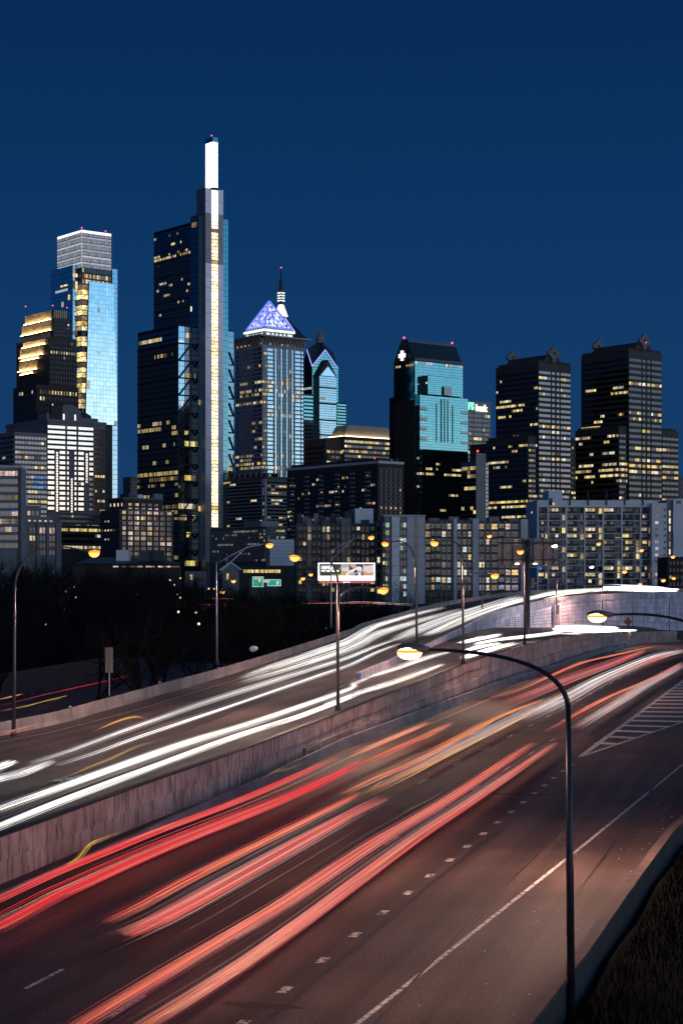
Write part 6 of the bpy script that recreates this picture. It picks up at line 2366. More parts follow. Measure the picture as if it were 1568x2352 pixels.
# ------------------------------------------------------------------ lamps, signs, trees, light trails
def arc(p0, p1, rise, n=10, k=.12):
    """an arm that leaves the pole steeply and bends over to the lamp"""
    p0, p1 = Vector(p0), Vector(p1)
    c = Vector((p0.x + (p1.x - p0.x) * k, p0.y + (p1.y - p0.y) * k, max(p0.z, p1.z) + rise))
    return [p0 * (1 - t) ** 2 + c * 2 * t * (1 - t) + p1 * t * t for t in [i / n for i in range(n + 1)]]


def lamp_head(th, p, out, size=1.0, lens='lens_sodium', power=0, col=(1, .62, .47)):
    """cobra-head luminaire: tapered case above a bulging glass; p is where the arm ends"""
    out = Vector(out).normalized()
    sd = Vector((out.y, -out.x, 0)).normalized()
    up = V(0, 0, 1)
    L_ = .95 * size
    mb = MB()
    secs = [(0, .10, .09, .07), (.22, .16, .12, .10), (.45, .24, .16, .12), (.75, .25, .16, .10), (1.0, .10, .07, .05)]
    rings = []
    for t, w, hu, hd in secs:
        c = p + out * (L_ * t) + up * (.02 * t)
        ring = []
        for k in range(10):
            a = 2 * math.pi * k / 10
            ring.append(c + sd * (w * size * math.cos(a)) + up * ((hu if math.sin(a) > 0 else hd) * size * math.sin(a)))
        rings.append(ring)
    n0 = 0
    for r in rings:
        mb.v += [tuple(q) for q in r]
    for i in range(len(rings) - 1):
        for k in range(10):
            a = i * 10 + k
            b = i * 10 + (k + 1) % 10
            mb.f.append((a, b, b + 10, a + 10))
    mb.f.append(tuple(range(9, -1, -1)))
    mb.f.append(tuple(range(40, 50)))
    hd_ = mb.build('lamp_head', 'lamp_case', th, True)
    far_ = lens == 'lens_sodium' and p.y > 120
    c = p + out * (L_ * .62) - up * ((.16 if far_ else .10) * size)
    lb_ = MB()
    ball(lb_, c, .36 * size, 12, 8, 1, 1, .80 if far_ else .58)
    ln = lb_.build('lens', 'lens_far' if far_ else lens, hd_, True)
    if lens == 'lens_sodium':
        lr_ = MB()
        ball(lr_, c + up * ((.10 if far_ else .03) * size), (.42 if far_ else .385) * size, 12, 6, 1, 1, .30 if far_ else .24)
        lr_.build('lens_halo', 'lens_halo', hd_, True)  # lamp's orange halo built as a glowing ring, not a real rim
    if power:
        ld = bpy.data.lights.new('lamp_glow', 'SPOT')
        ld.energy = power
        ld.color = col
        ld.spot_size = math.radians(166)
        ld.spot_blend = .55
        ld.shadow_soft_size = .25
        lo = bpy.data.objects.new('lamp_glow', ld)
        COL.objects.link(lo)
        lo.parent = th
        lo.location = c - up * (.22 * size) - world_loc(th)
    return c


LAMPG = 'street lamps along the expressway'


def curved_lamp(label, base, top, heads, mat='pole_bronze', r=.105, size=1.0, power=15000, lens='lens_sodium', col=(1, .62, .47), rise=.35):
    th = thing('street_lamp', label, 'street lamp', base, LAMPG)
    base, top = Vector(base), Vector(top)
    mb = MB()
    mb.tube([base, base + (top - base) * .5, top], [r * 1.15, r, r * .72], 10)
    mb.build('pole', mat, th, True)
    mb = MB()
    mb.tube([base, base + V(0, 0, .45)], [r * 2.2, r * 1.7], 8)
    mb.build('base_plate', 'steel_dark', th)
    for i, (start, hp, ln, pw) in enumerate(heads):
        start, hp = Vector(start), Vector(hp)
        pts = arc(start, hp, rise, 14, .03 if r == .112 else .12)
        mb = MB()
        mb.tube(pts, [r * .72 - (r * .25) * k / 14 for k in range(15)], 8)
        mb.build('arm', mat, th, True)
        d = pts[-1] - pts[-3]
        d.z = 0
        lamp_head(th, pts[-1], d, size, ln or lens, pw if pw is not None else power, col)
    return th


def truss_lamp(label, base, top, hp, size=1.0, power=15000):
    th = thing('street_lamp', label, 'street lamp', base, LAMPG)
    base, top, hp = Vector(base), Vector(top), Vector(hp)
    mb = MB()
    mb.tube([base, top], [.11, .075], 10)
    mb.build('pole', 'pole_silver', th, True)
    mb = MB()
    mb.tube([base, base + V(0, 0, .5)], [.24, .2], 8)
    mb.build('base_plate', 'steel_dark', th)
    k = base + (top - base) * .86
    mid = top + (hp - top) * .62 + V(0, 0, .35)
    for nm, a in (('upper_arm', top - V(0, 0, .15)), ('lower_arm', k)):
        mb = MB()
        mb.tube([a, a + (mid - a) * .5 + V(0, 0, .05), mid] + ([hp] if nm == 'upper_arm' else []), .042, 6)
        mb.build(nm, 'pole_silver', th, True)
    mb = MB()
    for t in (.35,):
        mb.tube([top + (mid - top) * t, k + (mid - k) * t], .03, 5)
    mb.build('arm_strut', 'pole_silver', th)
    d = hp - mid
    d.z = 0
    lamp_head(th, hp, d, size, 'lens_sodium', power, (1, .62, .47))
    return th


# near lamp on the right shoulder
dA = 55.0
bA = P(1312, 2300, dA)
bA.z = -1.2
tA = P(1304, 1625, dA)
hA = P(985, 1492, dA + 1.6)
curved_lamp('big near street lamp whose dark pole crosses the exit lanes', bA, tA, [(tA, hA, None, 3000)], 'pole_dark', r=.112, size=1.08, rise=-.05)
# second near lamp, pole beyond the right edge
dB = 78.0
hB = P(1406, 1412, dB + 1.5)
bB, tB = P(1650, 2080, dB), P(1648, 1500, dB)
bB.z = -1.2
curved_lamp('near street lamp reaching in from the right edge over the red traffic', bB, tB, [(tB, hB, None, 15000)], 'pole_dark', r=.11, size=1.15, rise=.25)
# far left
d = 132.0
b1_, t1_ = P(32, 1660, d), P(35, 1340, d)
b1_.z -= 1.0
curved_lamp('tall bronze street lamp standing at the far left edge', b1_, t1_, [(t1_, P(197, 1265, d + 2), None, 14000)], r=.125, size=1.1, rise=1.1)
# two silver truss lamps on the outer barrier
d = 200.0
truss_lamp('silver truss armed street lamp left of centre on the outer barrier', P(498, 1527, d), P(497, 1292, d), P(606, 1249, d + 2), 1.1, 16000)
d = 288.0
truss_lamp('silver truss armed street lamp right of the billboard edge', P(760, 1442, d), P(760, 1262, d), P(842, 1232, d + 2), 1.25, 16000)
# twin-headed on the median wall before the billboard
d = 146.0
b_, t_ = P(776, 1634, d), P(775, 1330, d)
curved_lamp('two armed bronze street lamp on the median wall in front of the billboard', b_, t_,
            [(t_, P(693, 1276, d + 1.5), None, 24000), (P(776, 1388, d), P(862, 1351, d + 1), None, 20000)], r=.125, size=1.1, rise=.45)
# on the gore, head to the left
d = 232.0
b_, t_ = P(957, 1484, d), P(954, 1300, d)
curved_lamp('bronze street lamp at the gore bending left, before the pale apartment tower', b_, t_, [(t_, P(896, 1246, d + 1.5), None, 16000)], r=.15, size=1.2, rise=.9)
# twin-headed further along the median wall
d = 203.0
b_, t_ = P(1063, 1525, d), P(1062, 1280, d)
curved_lamp('two armed street lamp on the median wall left of the rusty billboard back', b_, t_,
            [(t_, P(1010, 1244, d + 1.5), None, 24000), (P(1062, 1350, d), P(1122, 1319, d + 1), None, 26000)], r=.13, size=1.2, rise=.6)
d = 360.0
b_, t_ = P(1107, 1450, d), P(1106, 1270, d)
curved_lamp('slim street lamp on the flyover wall bending right before the striped apartments', b_, t_, [(t_, P(1117, 1229, d + 1), None, 14000)], r=.15, size=1.3, rise=1.0)
d = 272.0
b_, t_ = P(1204, 1482, d), P(1203, 1285, d)
curved_lamp('two armed street lamp in front of the rusty billboard back', b_, t_,
            [(t_, P(1196, 1265, d - 3), None, 30000), (P(1204, 1275, d), P(1262, 1252, d + 1.5), 'lens_white', 0)], r=.15, size=1.3, rise=.8)
d = 424.0
b_, t_ = P(1277, 1442, d), P(1277, 1318, d)
curved_lamp('street lamp on the lower ramp beside the dark pier recess, white lit', b_, t_, [(t_, P(1350, 1301, d + 3), 'lens_white', 40000)], r=.17, size=1.5, rise=1.4)
d = 470.0
b_, t_ = P(1382, 1436, d), P(1382, 1345, d)
curved_lamp('street lamp on the lower ramp with its glowing head above the flyover parapet', b_, t_, [(t_, P(1425, 1311, d + 2), None, 24000)], r=.15, size=1.7, rise=1.2)
d = 497.0
for xb, yb, xt, yt, hx, hy, lab, dd in ((1320, 1354, 1321, 1275, 1366, 1247, 'street lamp on the flyover edge in the middle of the white slab', 560), (1424, 1354, 1424, 1290, 1465, 1262, 'street lamp on the flyover edge near the right pier of the white slab', 590),
                                       (1496, 1356, 1496, 1300, 1537, 1277, 'street lamp on the flyover before the end tower of the white slab', 600), (1560, 1352, 1566, 1335, 1552, 1326, 'small street lamp at the extreme right edge', 620),
                                       (1440, 1356, 1446, 1350, 1463, 1340, 'low distant street lamp just above the bright headlight streak', 610), (1482, 1358, 1483, 1345, 1515, 1331, 'starry street lamp at the foot of the end tower', 560)):
    b_, t_ = P(xb, yb, dd), P(xt, yt, dd)
    curved_lamp(lab, b_, t_, [(t_, P(hx, hy, dd + 2), None, 0 if dd > 605 else 20000)], r=.15, size=1.9, rise=1.2)
for xb, yb, xt, yt, lab, dd in ((1452, 1436, 1452, 1362, 'unlit thin pole on the lower ramp beside the dark diamond sign', 480), (1536, 1448, 1536, 1375, 'unlit bent pole against the right end of the flyover wall', 500)):
    th = thing('light_pole', lab, 'pole', P(xb, yb, dd))
    mb = MB()
    mb.tube([P(xb, yb, dd), P(xt, yt, dd), P(xt + (8 if xb > 1500 else 0), yt - 6, dd)], .13, 6)
    mb.build('pole', 'pole_bronze', th)
# small far lamps beyond the wood
for (hx, hy, yb, dd, lab) in ((697, 1327, 1352, 520, 'starry street lamp left of the lit billboard'), (715, 1318, 1352, 545, 'smaller street lamp just left of the billboard'), (538, 1333, 1362, 520, 'street lamp left of the green road signs'),
                             (512, 1358, 1372, 500, 'lowest street lamp near the first silver lamp post')):
    b_, t_ = P(hx + 5, yb, dd), P(hx + 5, hy + 6, dd)
    curved_lamp(lab, b_, t_, [(t_, P(hx + 1, hy, dd - 1.5), None, 0)], r=.11, size=1.7, rise=.4)

# ---- path lamps scattered through the wood
SIGHT = []
PL = [(48, 303), (140, 328), (164, 396), (350, 380), (415, 339), (474, 374), (520, 343), (404, 455), (713, 345), (803, 322), (860, 355), (293, 550), (543, 548), (37, 551),
      (1068, 268), (1096, 297), (1131, 255), (1112, 356), (1130, 378), (1120, 467), (1227, 470), (1247, 542), (1310, 322), (1343, 322), (1397, 322), (465, 310), (700, 420)]
dot0 = None
for i, (zx, zy) in enumerate(PL):
    x, y = zx * .3662, 1234.5 + zy * .3662
    dd = 250.0
    for q in range(500):
        dd += .7
        p = P(x, y, dd)
        if p.z - zg(p.x, p.y) < 5.2:
            break
    p = P(x, y, dd)
    SIGHT.append((p.x, p.y, p.z))
    g_z = zg(p.x, p.y)
    if dot0 is None:
        dot0 = thing('path_lamp', 'small round path lamp glowing among the dark trees', 'path lamp', (p.x, p.y, g_z), 'path lamps in the wood')
        mb = MB()
        mb.tube([V(p.x, p.y, g_z), V(p.x, p.y, g_z + 5)], .06, 5)
        mb.build('post', 'steel_dark', dot0)
        mb = MB()
        ball(mb, V(p.x, p.y, g_z + 5.2), .30, 8, 6)
        mb.build('globe', 'dot_warm', dot0)
        dot_kids = [c for c in COL.objects if c.parent == dot0]
    else:
        o = dot0.copy()
        COL.objects.link(o)
        o.location = (p.x, p.y, p.z - 5.2)
        for ch in dot_kids:
            c = ch.copy()
            COL.objects.link(c)
            c.parent = o

# ---- trees
def bare_tree(seed, height, name_mats=('bark', 'twig')):
    rnd = random.Random(seed)
    trunk, crown = MB(), MB()

    def grow(p, d, L_, r, lvl):
        n = 3
        pts = [p]
        for k in range(n):
            d = (d + V(rnd.gauss(0, .16), rnd.gauss(0, .16), rnd.gauss(.06, .08))).normalized()
            pts.append(pts[-1] + d * (L_ / n))
        mb_ = trunk if lvl == 0 else crown
        mb_.tube(pts, [r * (1 - .5 * k / n) for k in range(n + 1)], 5 if lvl < 2 else 3, False)
        if lvl >= 4:
            return
        kids = [4, 5, 4, 3][lvl]
        for k in range(kids):
            t = rnd.uniform(.35, 1.0) if lvl else rnd.uniform(.3, 1.0)
            i = min(n - 1, int(t * n))
            q = pts[i] + (pts[i + 1] - pts[i]) * (t * n - i)
            a = rnd.uniform(0, 6.283)
            sp = rnd.uniform(.35, .85)
            side = d.orthogonal().normalized()
            side.rotate(Matrix.Rotation(a, 3, d))
            nd_ = (d * (1 - sp * .5) + side * sp + V(0, 0, .25)).normalized()
            grow(q, nd_, L_ * rnd.uniform(.5, .72), r * .5, lvl + 1)

    grow(V(0, 0, 0), V(0, 0, 1), height * .5, height * .018, 0)
    return trunk, crown


TREES = []
for k in range(5):
    t_, c_ = bare_tree(40 + k, 13)
    TREES.append((t_.mesh('trunk', 'bark'), c_.mesh('crown', 'twig')))
rt = random.Random(99)
first = {}
spots = []
for k in range(2600):
    y = rt.uniform(205, 560)
    xl_, xr_ = (-40 - CX) / F * y, min((955 - CX) / F * y, at_y(LBL, min(640, y)) - 7)
    if xl_ > xr_:
        continue
    x = rt.uniform(xl_, xr_)
    # keep the slip road and the far road clear
    if y < 430 and lerp_tab([(120, -80), (180, -58), (214, -48), (292, -40), (360, -30), (420, -20)], y) - 3 < x < lerp_tab([(120, -60), (180, -40), (214, -31), (292, -23), (360, -13), (420, -4)], y) + 1:
        continue
    if y < 215 and x > -40:
        continue
    if 462 < y < 492:
        continue
    if any((x - a) ** 2 + (y - b) ** 2 < 20 for a, b, _ in spots):
        continue
    # tree tops stay under the line of roofs
    g0 = zg(x, y)
    xi = CX + x / y * F
    ymin = lerp_tab([(-50, 1262), (60, 1268), (130, 1280), (400, 1292), (480, 1314), (560, 1338), (680, 1352), (800, 1362), (960, 1372)], xi) + rt.uniform(0, 18)
    hmax = zt(ymin, y) - g0
    if hmax < 3:
        continue
    hh_ = min(17, hmax)
    if any(y < ly and abs(x - lx * y / ly) < .8 and CAMZ + (lz_ - CAMZ) * y / ly > g0 + hh_ * .25 for lx, ly, lz_ in SIGHT):
        continue
    spots.append((x, y, min(17, hmax)))
    if len(spots) > 298:
        break
for x, y, hgt in spots:
    k = rt.randrange(5)
    tm, cm_ = TREES[k]
    xi = CX + x / y * F
    lab, grp = (('leafless tree at the front of the wood, close above the outer barrier', 'trees at the front of the wood') if y < 290 else
                ('leafless tree on the bank at far left below the office slabs', 'trees at the far left') if xi < 150 else
                ('leafless tree in the low scrub left of and below the billboard', 'trees below the billboard') if xi > 640 else
                ('leafless tree deep in the dark wood below the warehouse roof', 'trees deep in the wood'))
    o = thing('bare_tree', lab, 'tree', (x, y, zg(x, y) - .1), grp)
    s_ = hgt / 12.5
    o.scale = (s_ * rt.uniform(.85, 1.15), s_ * rt.uniform(.85, 1.15), s_)
    o.rotation_euler = (0, 0, rt.uniform(0, 6.28))
    for nm, me in (('trunk', tm), ('crown', cm_)):
        c = bpy.data.objects.new(nm, me)
        COL.objects.link(c)
        c.parent = o
# undergrowth and shrubs filling the wood floor and the bank below the road
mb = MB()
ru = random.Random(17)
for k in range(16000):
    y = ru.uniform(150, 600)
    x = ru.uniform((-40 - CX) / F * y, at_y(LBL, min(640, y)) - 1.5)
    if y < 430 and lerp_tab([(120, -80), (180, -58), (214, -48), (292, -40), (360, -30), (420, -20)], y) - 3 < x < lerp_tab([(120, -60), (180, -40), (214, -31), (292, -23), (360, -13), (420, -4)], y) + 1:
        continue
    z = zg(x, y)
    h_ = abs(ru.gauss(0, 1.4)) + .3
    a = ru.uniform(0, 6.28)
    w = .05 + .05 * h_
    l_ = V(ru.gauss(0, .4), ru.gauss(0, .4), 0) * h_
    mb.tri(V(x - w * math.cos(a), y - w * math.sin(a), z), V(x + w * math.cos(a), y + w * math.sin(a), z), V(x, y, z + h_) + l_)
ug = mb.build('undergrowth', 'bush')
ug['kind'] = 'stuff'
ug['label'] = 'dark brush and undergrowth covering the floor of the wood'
# reddish bare shrubs by the pale tower
for (x, y_, dd, hh, lab) in ((907, 1372, 545, 9.0, 'reddish bare shrub at the foot of the pale apartment tower'), (938, 1376, 548, 6.0, 'smaller bare shrub right of the reddish one')):
    k = 3 if hh > 7 else 1
    p = P(x, y_, dd)
    g0 = zg(p.x, p.y)
    o = thing('bare_shrub', lab, 'shrub', (p.x, p.y, g0))
    s_ = hh / 11
    o.scale = (s_, s_, s_)
    for nm, me in (('trunk', TREES[k][0]), ('crown', TREES[k][1])):
        c = bpy.data.objects.new(nm, me)
        COL.objects.link(c)
        c.parent = o
# one dark conifer among them
def conifer(x, y, hgt, lab):
    rnd = random.Random(int(x * 10))
    o = thing('conifer', lab, 'tree', (x, y, zg(x, y)))
    g0 = zg(x, y)
    mb = MB()
    mb.tube([V(x, y, g0), V(x, y, g0 + hgt)], [.2, .04], 6)
    mb.build('trunk', 'bark', o)
    mb = MB()
    for k in range(900):
        t = rnd.random() ** .8
        z = g0 + hgt * (.12 + .88 * t)
        r = (1 - t) * hgt * .24 * rnd.uniform(.3, 1)
        a = rnd.uniform(0, 6.28)
        c = V(x + r * math.cos(a), y + r * math.sin(a), z)
        d_ = V(math.cos(a), math.sin(a), -.35) * rnd.uniform(.4, 1.0)
        s_ = V(-math.sin(a), math.cos(a), 0) * .16
        mb.tri(c - s_, c + s_, c + d_)
    mb.build('crown', 'bush', o)


conifer(-37.5, 455, 8.5, 'small dark conifer in front of the warehouse eaves')
conifer(-13, 415, 9.5, 'dark conifer left of the lit billboard')
conifer(-11.5, 440, 8.5, 'bushy dark conifer behind the first one')
conifer(-21, 430, 9.0, 'dark conifer in front of the green road signs')
conifer(-27, 440, 7.5, 'dark conifer between the two green road signs')

# ---- billboard
dbb = 560.0
bb = thing('billboard', 'bright billboard with a lung cancer advertisement and a red strip below', 'billboard', P(795, 1395, dbb))
x0, x1, y0, y1 = 730, 861, 1292.5, 1333.5


def bbp(u, v, n=0.0):
    """u, v from 0 to 1 across the board, v down"""
    p = P(x0 + (x1 - x0) * u, y0 + (y1 - y0) * v, dbb)
    return V(p.x, dbb - n, p.z)


def bpoly(name, mat, pts, n):
    mb = MB()
    fr = [bbp(u, v, n) for u, v in pts]
    bk_ = [bbp(u, v, n - .03) for u, v in pts]
    mb.hexa(fr, bk_)
    return mb.build(name, mat, bb if name in ('poster', 'red_strip') else POST)


mb = MB()
mb.abox(bbp(0, 0).x - .2, bbp(1, 0).x + .2, dbb + .05, dbb + .9, bbp(0, 1).z - .1, bbp(0, 0).z + .25)
mb.build('cabinet', 'steel_black', bb)
POST = bpoly('poster', 'ad_white', [(0, 0), (1, 0), (1, 1), (0, 1)], .0)
bpoly('left_panel', 'ad_dark', [(.027, .07), (.413, .07), (.413, .73), (.03, .73)], .05)
bpoly('leaf_patch', 'ad_green', [(.36, .30), (.40, .20), (.412, .24), (.412, .40), (.37, .40)], .09)
bpoly('leaf_patch', 'ad_yellow', [(.28, .72), (.27, .67), (.33, .62), (.41, .66), (.412, .725)], .09)
bpoly('photo_ground', 'ad_grey', [(.418, .07), (.56, .07), (.56, .725), (.418, .725)], .05)
bpoly('photo_warm', 'ad_orange', [(.418, .52), (.45, .46), (.52, .55), (.56, .50), (.56, .724), (.418, .724)], .09)
bpoly('photo_sky', 'ad_sky', [(.418, .30), (.54, .24), (.545, .46), (.50, .50), (.43, .44)], .08)
bpoly('photo_dark', 'ad_navy', [(.55, .07), (.79, .07), (.79, .725), (.55, .725)], .06)
bpoly('photo_sunset', 'ad_sky', [(.79, .07), (.973, .07), (.973, .725), (.79, .725)], .05)
bpoly('photo_sunset', 'ad_orange', [(.79, .55), (.83, .46), (.86, .56), (.91, .58), (.95, .52), (.973, .48), (.973, .724), (.79, .724)], .08)
bpoly('photo_beam', 'ad_red', [(.80, .07), (.973, .07), (.973, .13), (.86, .17), (.80, .16)], .09)
bpoly('figure_shirt', 'ad_shirt', [(.495, .72), (.49, .62), (.53, .48), (.60, .36), (.64, .33), (.70, .20), (.76, .24), (.775, .40), (.75, .62), (.76, .72)], .10)
bpoly('figure_vest', 'ad_navy', [(.61, .72), (.64, .44), (.67, .38), (.70, .46), (.70, .72)], .12)
bpoly('figure_face', 'ad_skin', [(.59, .16), (.60, .09), (.655, .08), (.675, .16), (.665, .30), (.63, .33), (.60, .27)], .13)
bpoly('figure_hair', 'ad_hair', [(.565, .16), (.575, .075), (.62, .072), (.60, .11), (.592, .20), (.60, .27), (.578, .24)], .15)
bpoly('guitar_body', 'ad_skin', [(.53, .66), (.56, .56), (.62, .52), (.655, .60), (.64, .72), (.545, .72)], .14)
bpoly('guitar_neck', 'ad_blue', [(.60, .68), (.72, .44), (.735, .48), (.625, .725)], .16)
bpoly('figure_hand', 'ad_skin', [(.72, .46), (.74, .42), (.77, .55), (.76, .64), (.735, .58)], .17)
bpoly('red_strip', 'ad_strip', [(.018, 1.02), (.985, 1.02), (.985, 1.125), (.018, 1.145)], .0)
hgt = bbp(0, 0).z - bbp(0, 1).z
for i, s_ in enumerate(('ATTACKS HER', 'LUNG CANCER', 'NOT HER PASSION')):
    v = (.255, .345, .49)[i]
    p = bbp(.06, v + .015, .12)
    put_text(s_, hgt * .135, 'letter_white', POST, 'lettering', p, 0, .01, .03, 1.08, .80)
put_text('@', hgt * .07, 'letter_white', bb, 'lettering', bbp(.44, 1.115, .06), 0, .01, .03)
bpoly('small_print', 'letter_white', [(.462, 1.075), (.565, 1.075), (.565, 1.105), (.462, 1.105)], .05)
for u in (.2, .5, .8):
    mb = MB()
    p = bbp(u, 1.15)
    mb.tube([V(p.x, dbb + .5, zg(p.x, dbb)), V(p.x, dbb + .5, p.z + .2)], .32, 8)
    mb.build('column', 'steel_dark', bb)

# ---- green guide signs (leaf-shadowed)
for (xa, xb, ya, yb, lab, lines) in ((580, 605, 1324.5, 1348, 'green road sign with two route shields half hidden by trees', ('EAST EAST',)), (614, 645, 1331, 1346, 'wider green road sign with an arrow half hidden by trees', ('D',))):
    dd = 500.0
    th = thing('road_sign', lab, 'road sign', P((xa + xb) / 2, 1385, dd))
    a, b = P(xa, yb, dd), P(xb, ya, dd)
    w_, h_ = b.x - a.x, b.z - a.z
    c = (a + b) / 2
    block('panel', 'green_sign', th, c, (w_, .12, h_))
    for (px_, pz_, sx_, sz_) in ((0, h_ / 2 - .06, w_, .1), (0, -h_ / 2 + .06, w_, .1), (-w_ / 2 + .05, 0, .1, h_ - .24), (w_ / 2 - .05, 0, .1, h_ - .24)):
        block('border', 'sign_ink', th, c + V(px_, -.08, pz_), (sx_, .04, sz_))
    if xa < 600:
        put_text('EAST EAST', .42, 'sign_ink', th, 'lettering', V(a.x + .5, dd - .09, b.z - .65), 0, .01, .01)
        for (px_, m1, m2) in ((-.42, 'shield_blue', 'shield_red'), (.42, 'shield_yellow', 'shield_yellow')):
            mb = MB()
            q = [(-.33, .25), (.33, .25), (.36, -.05), (.2, -.32), (0, -.42), (-.2, -.32), (-.36, -.05)]
            q3 = [V(c.x + px_ + u, dd - .10, c.z + .35 + v) for u, v in q]
            mb.hexa(q3, [p + V(0, .03, 0) for p in q3])
            mb.build('shield', m1, th)
            block('shield_top', m2, th, V(c.x + px_, dd - .125, c.z + .53), (.62, .03, .16))
    else:
        put_text('D', .6, 'sign_ink', th, 'lettering', V(a.x + .25, dd - .09, b.z - .75), 0, .01, .01)
        mb = MB()
        q = [(1.0, .45), (1.45, .1), (1.18, .1), (1.05, -.55), (.75, -.55), (.88, .1), (.62, .1)]
        q3 = [V(c.x + u - .05, dd - .1, c.z + v) for u, v in q]
        mb.hexa(q3, [p + V(0, .03, 0) for p in q3])
        mb.build('arrow', 'sign_ink', th)
    for u in (.2, .8):
        mb = MB()
        mb.tube([V(a.x + w_ * u, dd + .2, zg(c.x, dd)), V(a.x + w_ * u, dd + .2, b.z)], .1, 6)
        mb.build('post', 'steel_dark', th)

# ---- back of the big roadside billboard on its single column
dbk = 300.0
bk_ = thing('hoarding', 'back of a big roadside hoarding with rusty corrugated sheets on one dark column', 'hoarding', P(1208, 1475, dbk))
a, b = P(1142, 1297, dbk), P(1281, 1236, dbk)
w_, h_ = b.x - a.x, b.z - a.z
for k in range(17):
    z = a.z + h_ * (k + .5) / 17
    block('corrugated_sheet', 'corrugated', bk_, V((a.x + b.x) / 2, dbk + (.05 if k % 2 else 0), z), (w_, .10, h_ / 17 * .82), tilt=.25)
for k in range(6):
    x = a.x + w_ * (k + .5) / 6
    block('stringer', 'steel_dark', bk_, V(x, dbk - .22, (a.z + b.z) / 2), (.16, .2, h_ + .1))
for zq in (.18, .82):
    block('crossbeam', 'steel_dark', bk_, V((a.x + b.x) / 2, dbk - .45, a.z + h_ * zq), (w_, .22, .22))
mb = MB()
pc = P(1209, 1240, dbk)
mb.tube([V(pc.x, dbk - .95, -1.5), V(pc.x, dbk - .95, pc.z)], .42, 12)
mb.build('column', 'steel_dark', bk_, True)
block('catwalk', 'corrugated', bk_, V((a.x + b.x) / 2 - .5, dbk - .6, a.z - .45), (w_ * .9, .7, .1))
for (x, m_) in ((1187, 'lens_white'), (1228, 'lens_green')):
    p = P(x, 1295, dbk - .8)
    mb = MB()
    ball(mb, p, .26, 10, 6, 1.5, 1, .6)
    mb.build('floodlight', m_, bk_)
    block('lamp_bracket', 'steel_dark', bk_, p + V(-.3, .3, .18), (.5, .5, .08))

# ---- signs seen from behind
dd = 158.0
sg = thing('sign_back', 'tall narrow road sign seen from behind, on a thin post by the left barrier', 'road sign', P(251, 1592, dd))
a, b = P(242, 1545, dd), P(260, 1487, dd)
block('panel', 'sign_back', sg, (a + b) / 2, (b.x - a.x, .06, b.z - a.z))
mb = MB()
mb.tube([P(251, 1597, dd) + V(0, .1, 0), P(251, 1487, dd) + V(0, .1, 0)], .05, 6)
mb.build('post', 'pole_silver', sg)
block('panel_seam', 'steel_dark', sg, (a + b) / 2 - V(0, .04, 0), (.03, .02, b.z - a.z))
dd = 430.0
sg = thing('arrow_sign_back', 'brown arrow shaped sign seen from behind at the flyover edge', 'road sign', P(1217, 1362, dd))
c = P(1223, 1339, dd)
for k in range(3):
    pz = c.z + .82 - k * .82
    q = [(-1.0, .38), (.35, .38), (1.0 - .5 * abs(k - 1), 0 if k == 1 else (.0)), (.75 if k == 1 else .35, -.38), (-1.0, -.38)]
    mb = MB()
    q3 = [V(c.x + u, dd, pz + v) for u, v in q]
    mb.hexa(q3, [p + V(0, .08, 0) for p in q3])
    mb.build('panel', 'sign_brown', sg)
mb = MB()
mb.tube([V(c.x - .5, dd - .1, c.z - 2.6), V(c.x - .5, dd - .1, c.z + 1.4)], .1, 6)
mb.build('post', 'steel_dark', sg)
dd = 470.0
sg = thing('diamond_sign', 'dark diamond road sign seen from behind on the lower ramp', 'road sign', P(1441, 1437, dd))
c = P(1441, 1428, dd)
mb = MB()
q3 = [c + V(1.15, 0, 0), c + V(0, 0, 1.15), c - V(1.15, 0, 0), c - V(0, 0, 1.15)]
mb.hexa(q3, [p + V(0, .06, 0) for p in q3])
mb.build('panel', 'sign_brown', sg)
mb = MB()
mb.tube([c - V(0, -.1, 2.0), c + V(0, .1, .9)], .05, 6)
mb.build('post', 'steel_dark', sg)
# reflective markers on the outer barrier, and the pale bundle caught beside it
for (x, y) in ((365, 1569), (500, 1536), (747, 1443), (1015, 1391), (1035, 1386), (160, 1626)):
    p = tab_solver(LBZ)(x, y, .55)
    block('reflector', 'panel_white', ob, p + V(.15, -.55, 0), (.22, .05, .42), -.25)
p = P(583, 1490, 222)
mb = MB()
rb_ = random.Random(2)
ball(mb, p, .45, 9, 6, 1.2, .8, .75)
mb.v = [(a + rb_.uniform(-.07, .07), b + rb_.uniform(-.07, .07), c + rb_.uniform(-.07, .07)) for a, b, c in mb.v]
o = mb.build('plastic_bag', 'bag_white')
tag(rest_on_base(o), 'crumpled pale bag caught on top of the outer barrier', 'bag')
p = on_deck(133, 1789 + 6, .05)
mb = MB()
for k in range(5):
    q = p + V(k * .45, k * 1.0, .03)
    mb.hexa([q + V(-.25, -.3, 0), q + V(.25, -.35, 0), q + V(.3, .4, 0), q + V(-.2, .35, 0)], [q + V(-.2, -.25, .09), q + V(.2, -.25, .07), q + V(.2, .3, .09), q + V(-.15, .3, .06)])
o = mb.build('tyre_shred', 'bag_white')
tag(rest_on_base(o), 'pale strip of litter lying on the inner shoulder of the oncoming lanes', 'litter')

# ------------------------------------------------------------------ traffic light: strands of head and tail lamps above the lanes
TRG = {'v': 'far traffic streaks on the valley road', 'h': 'streams of headlight glow', 't': 'streams of tail light glow'}
rs = random.Random(31)


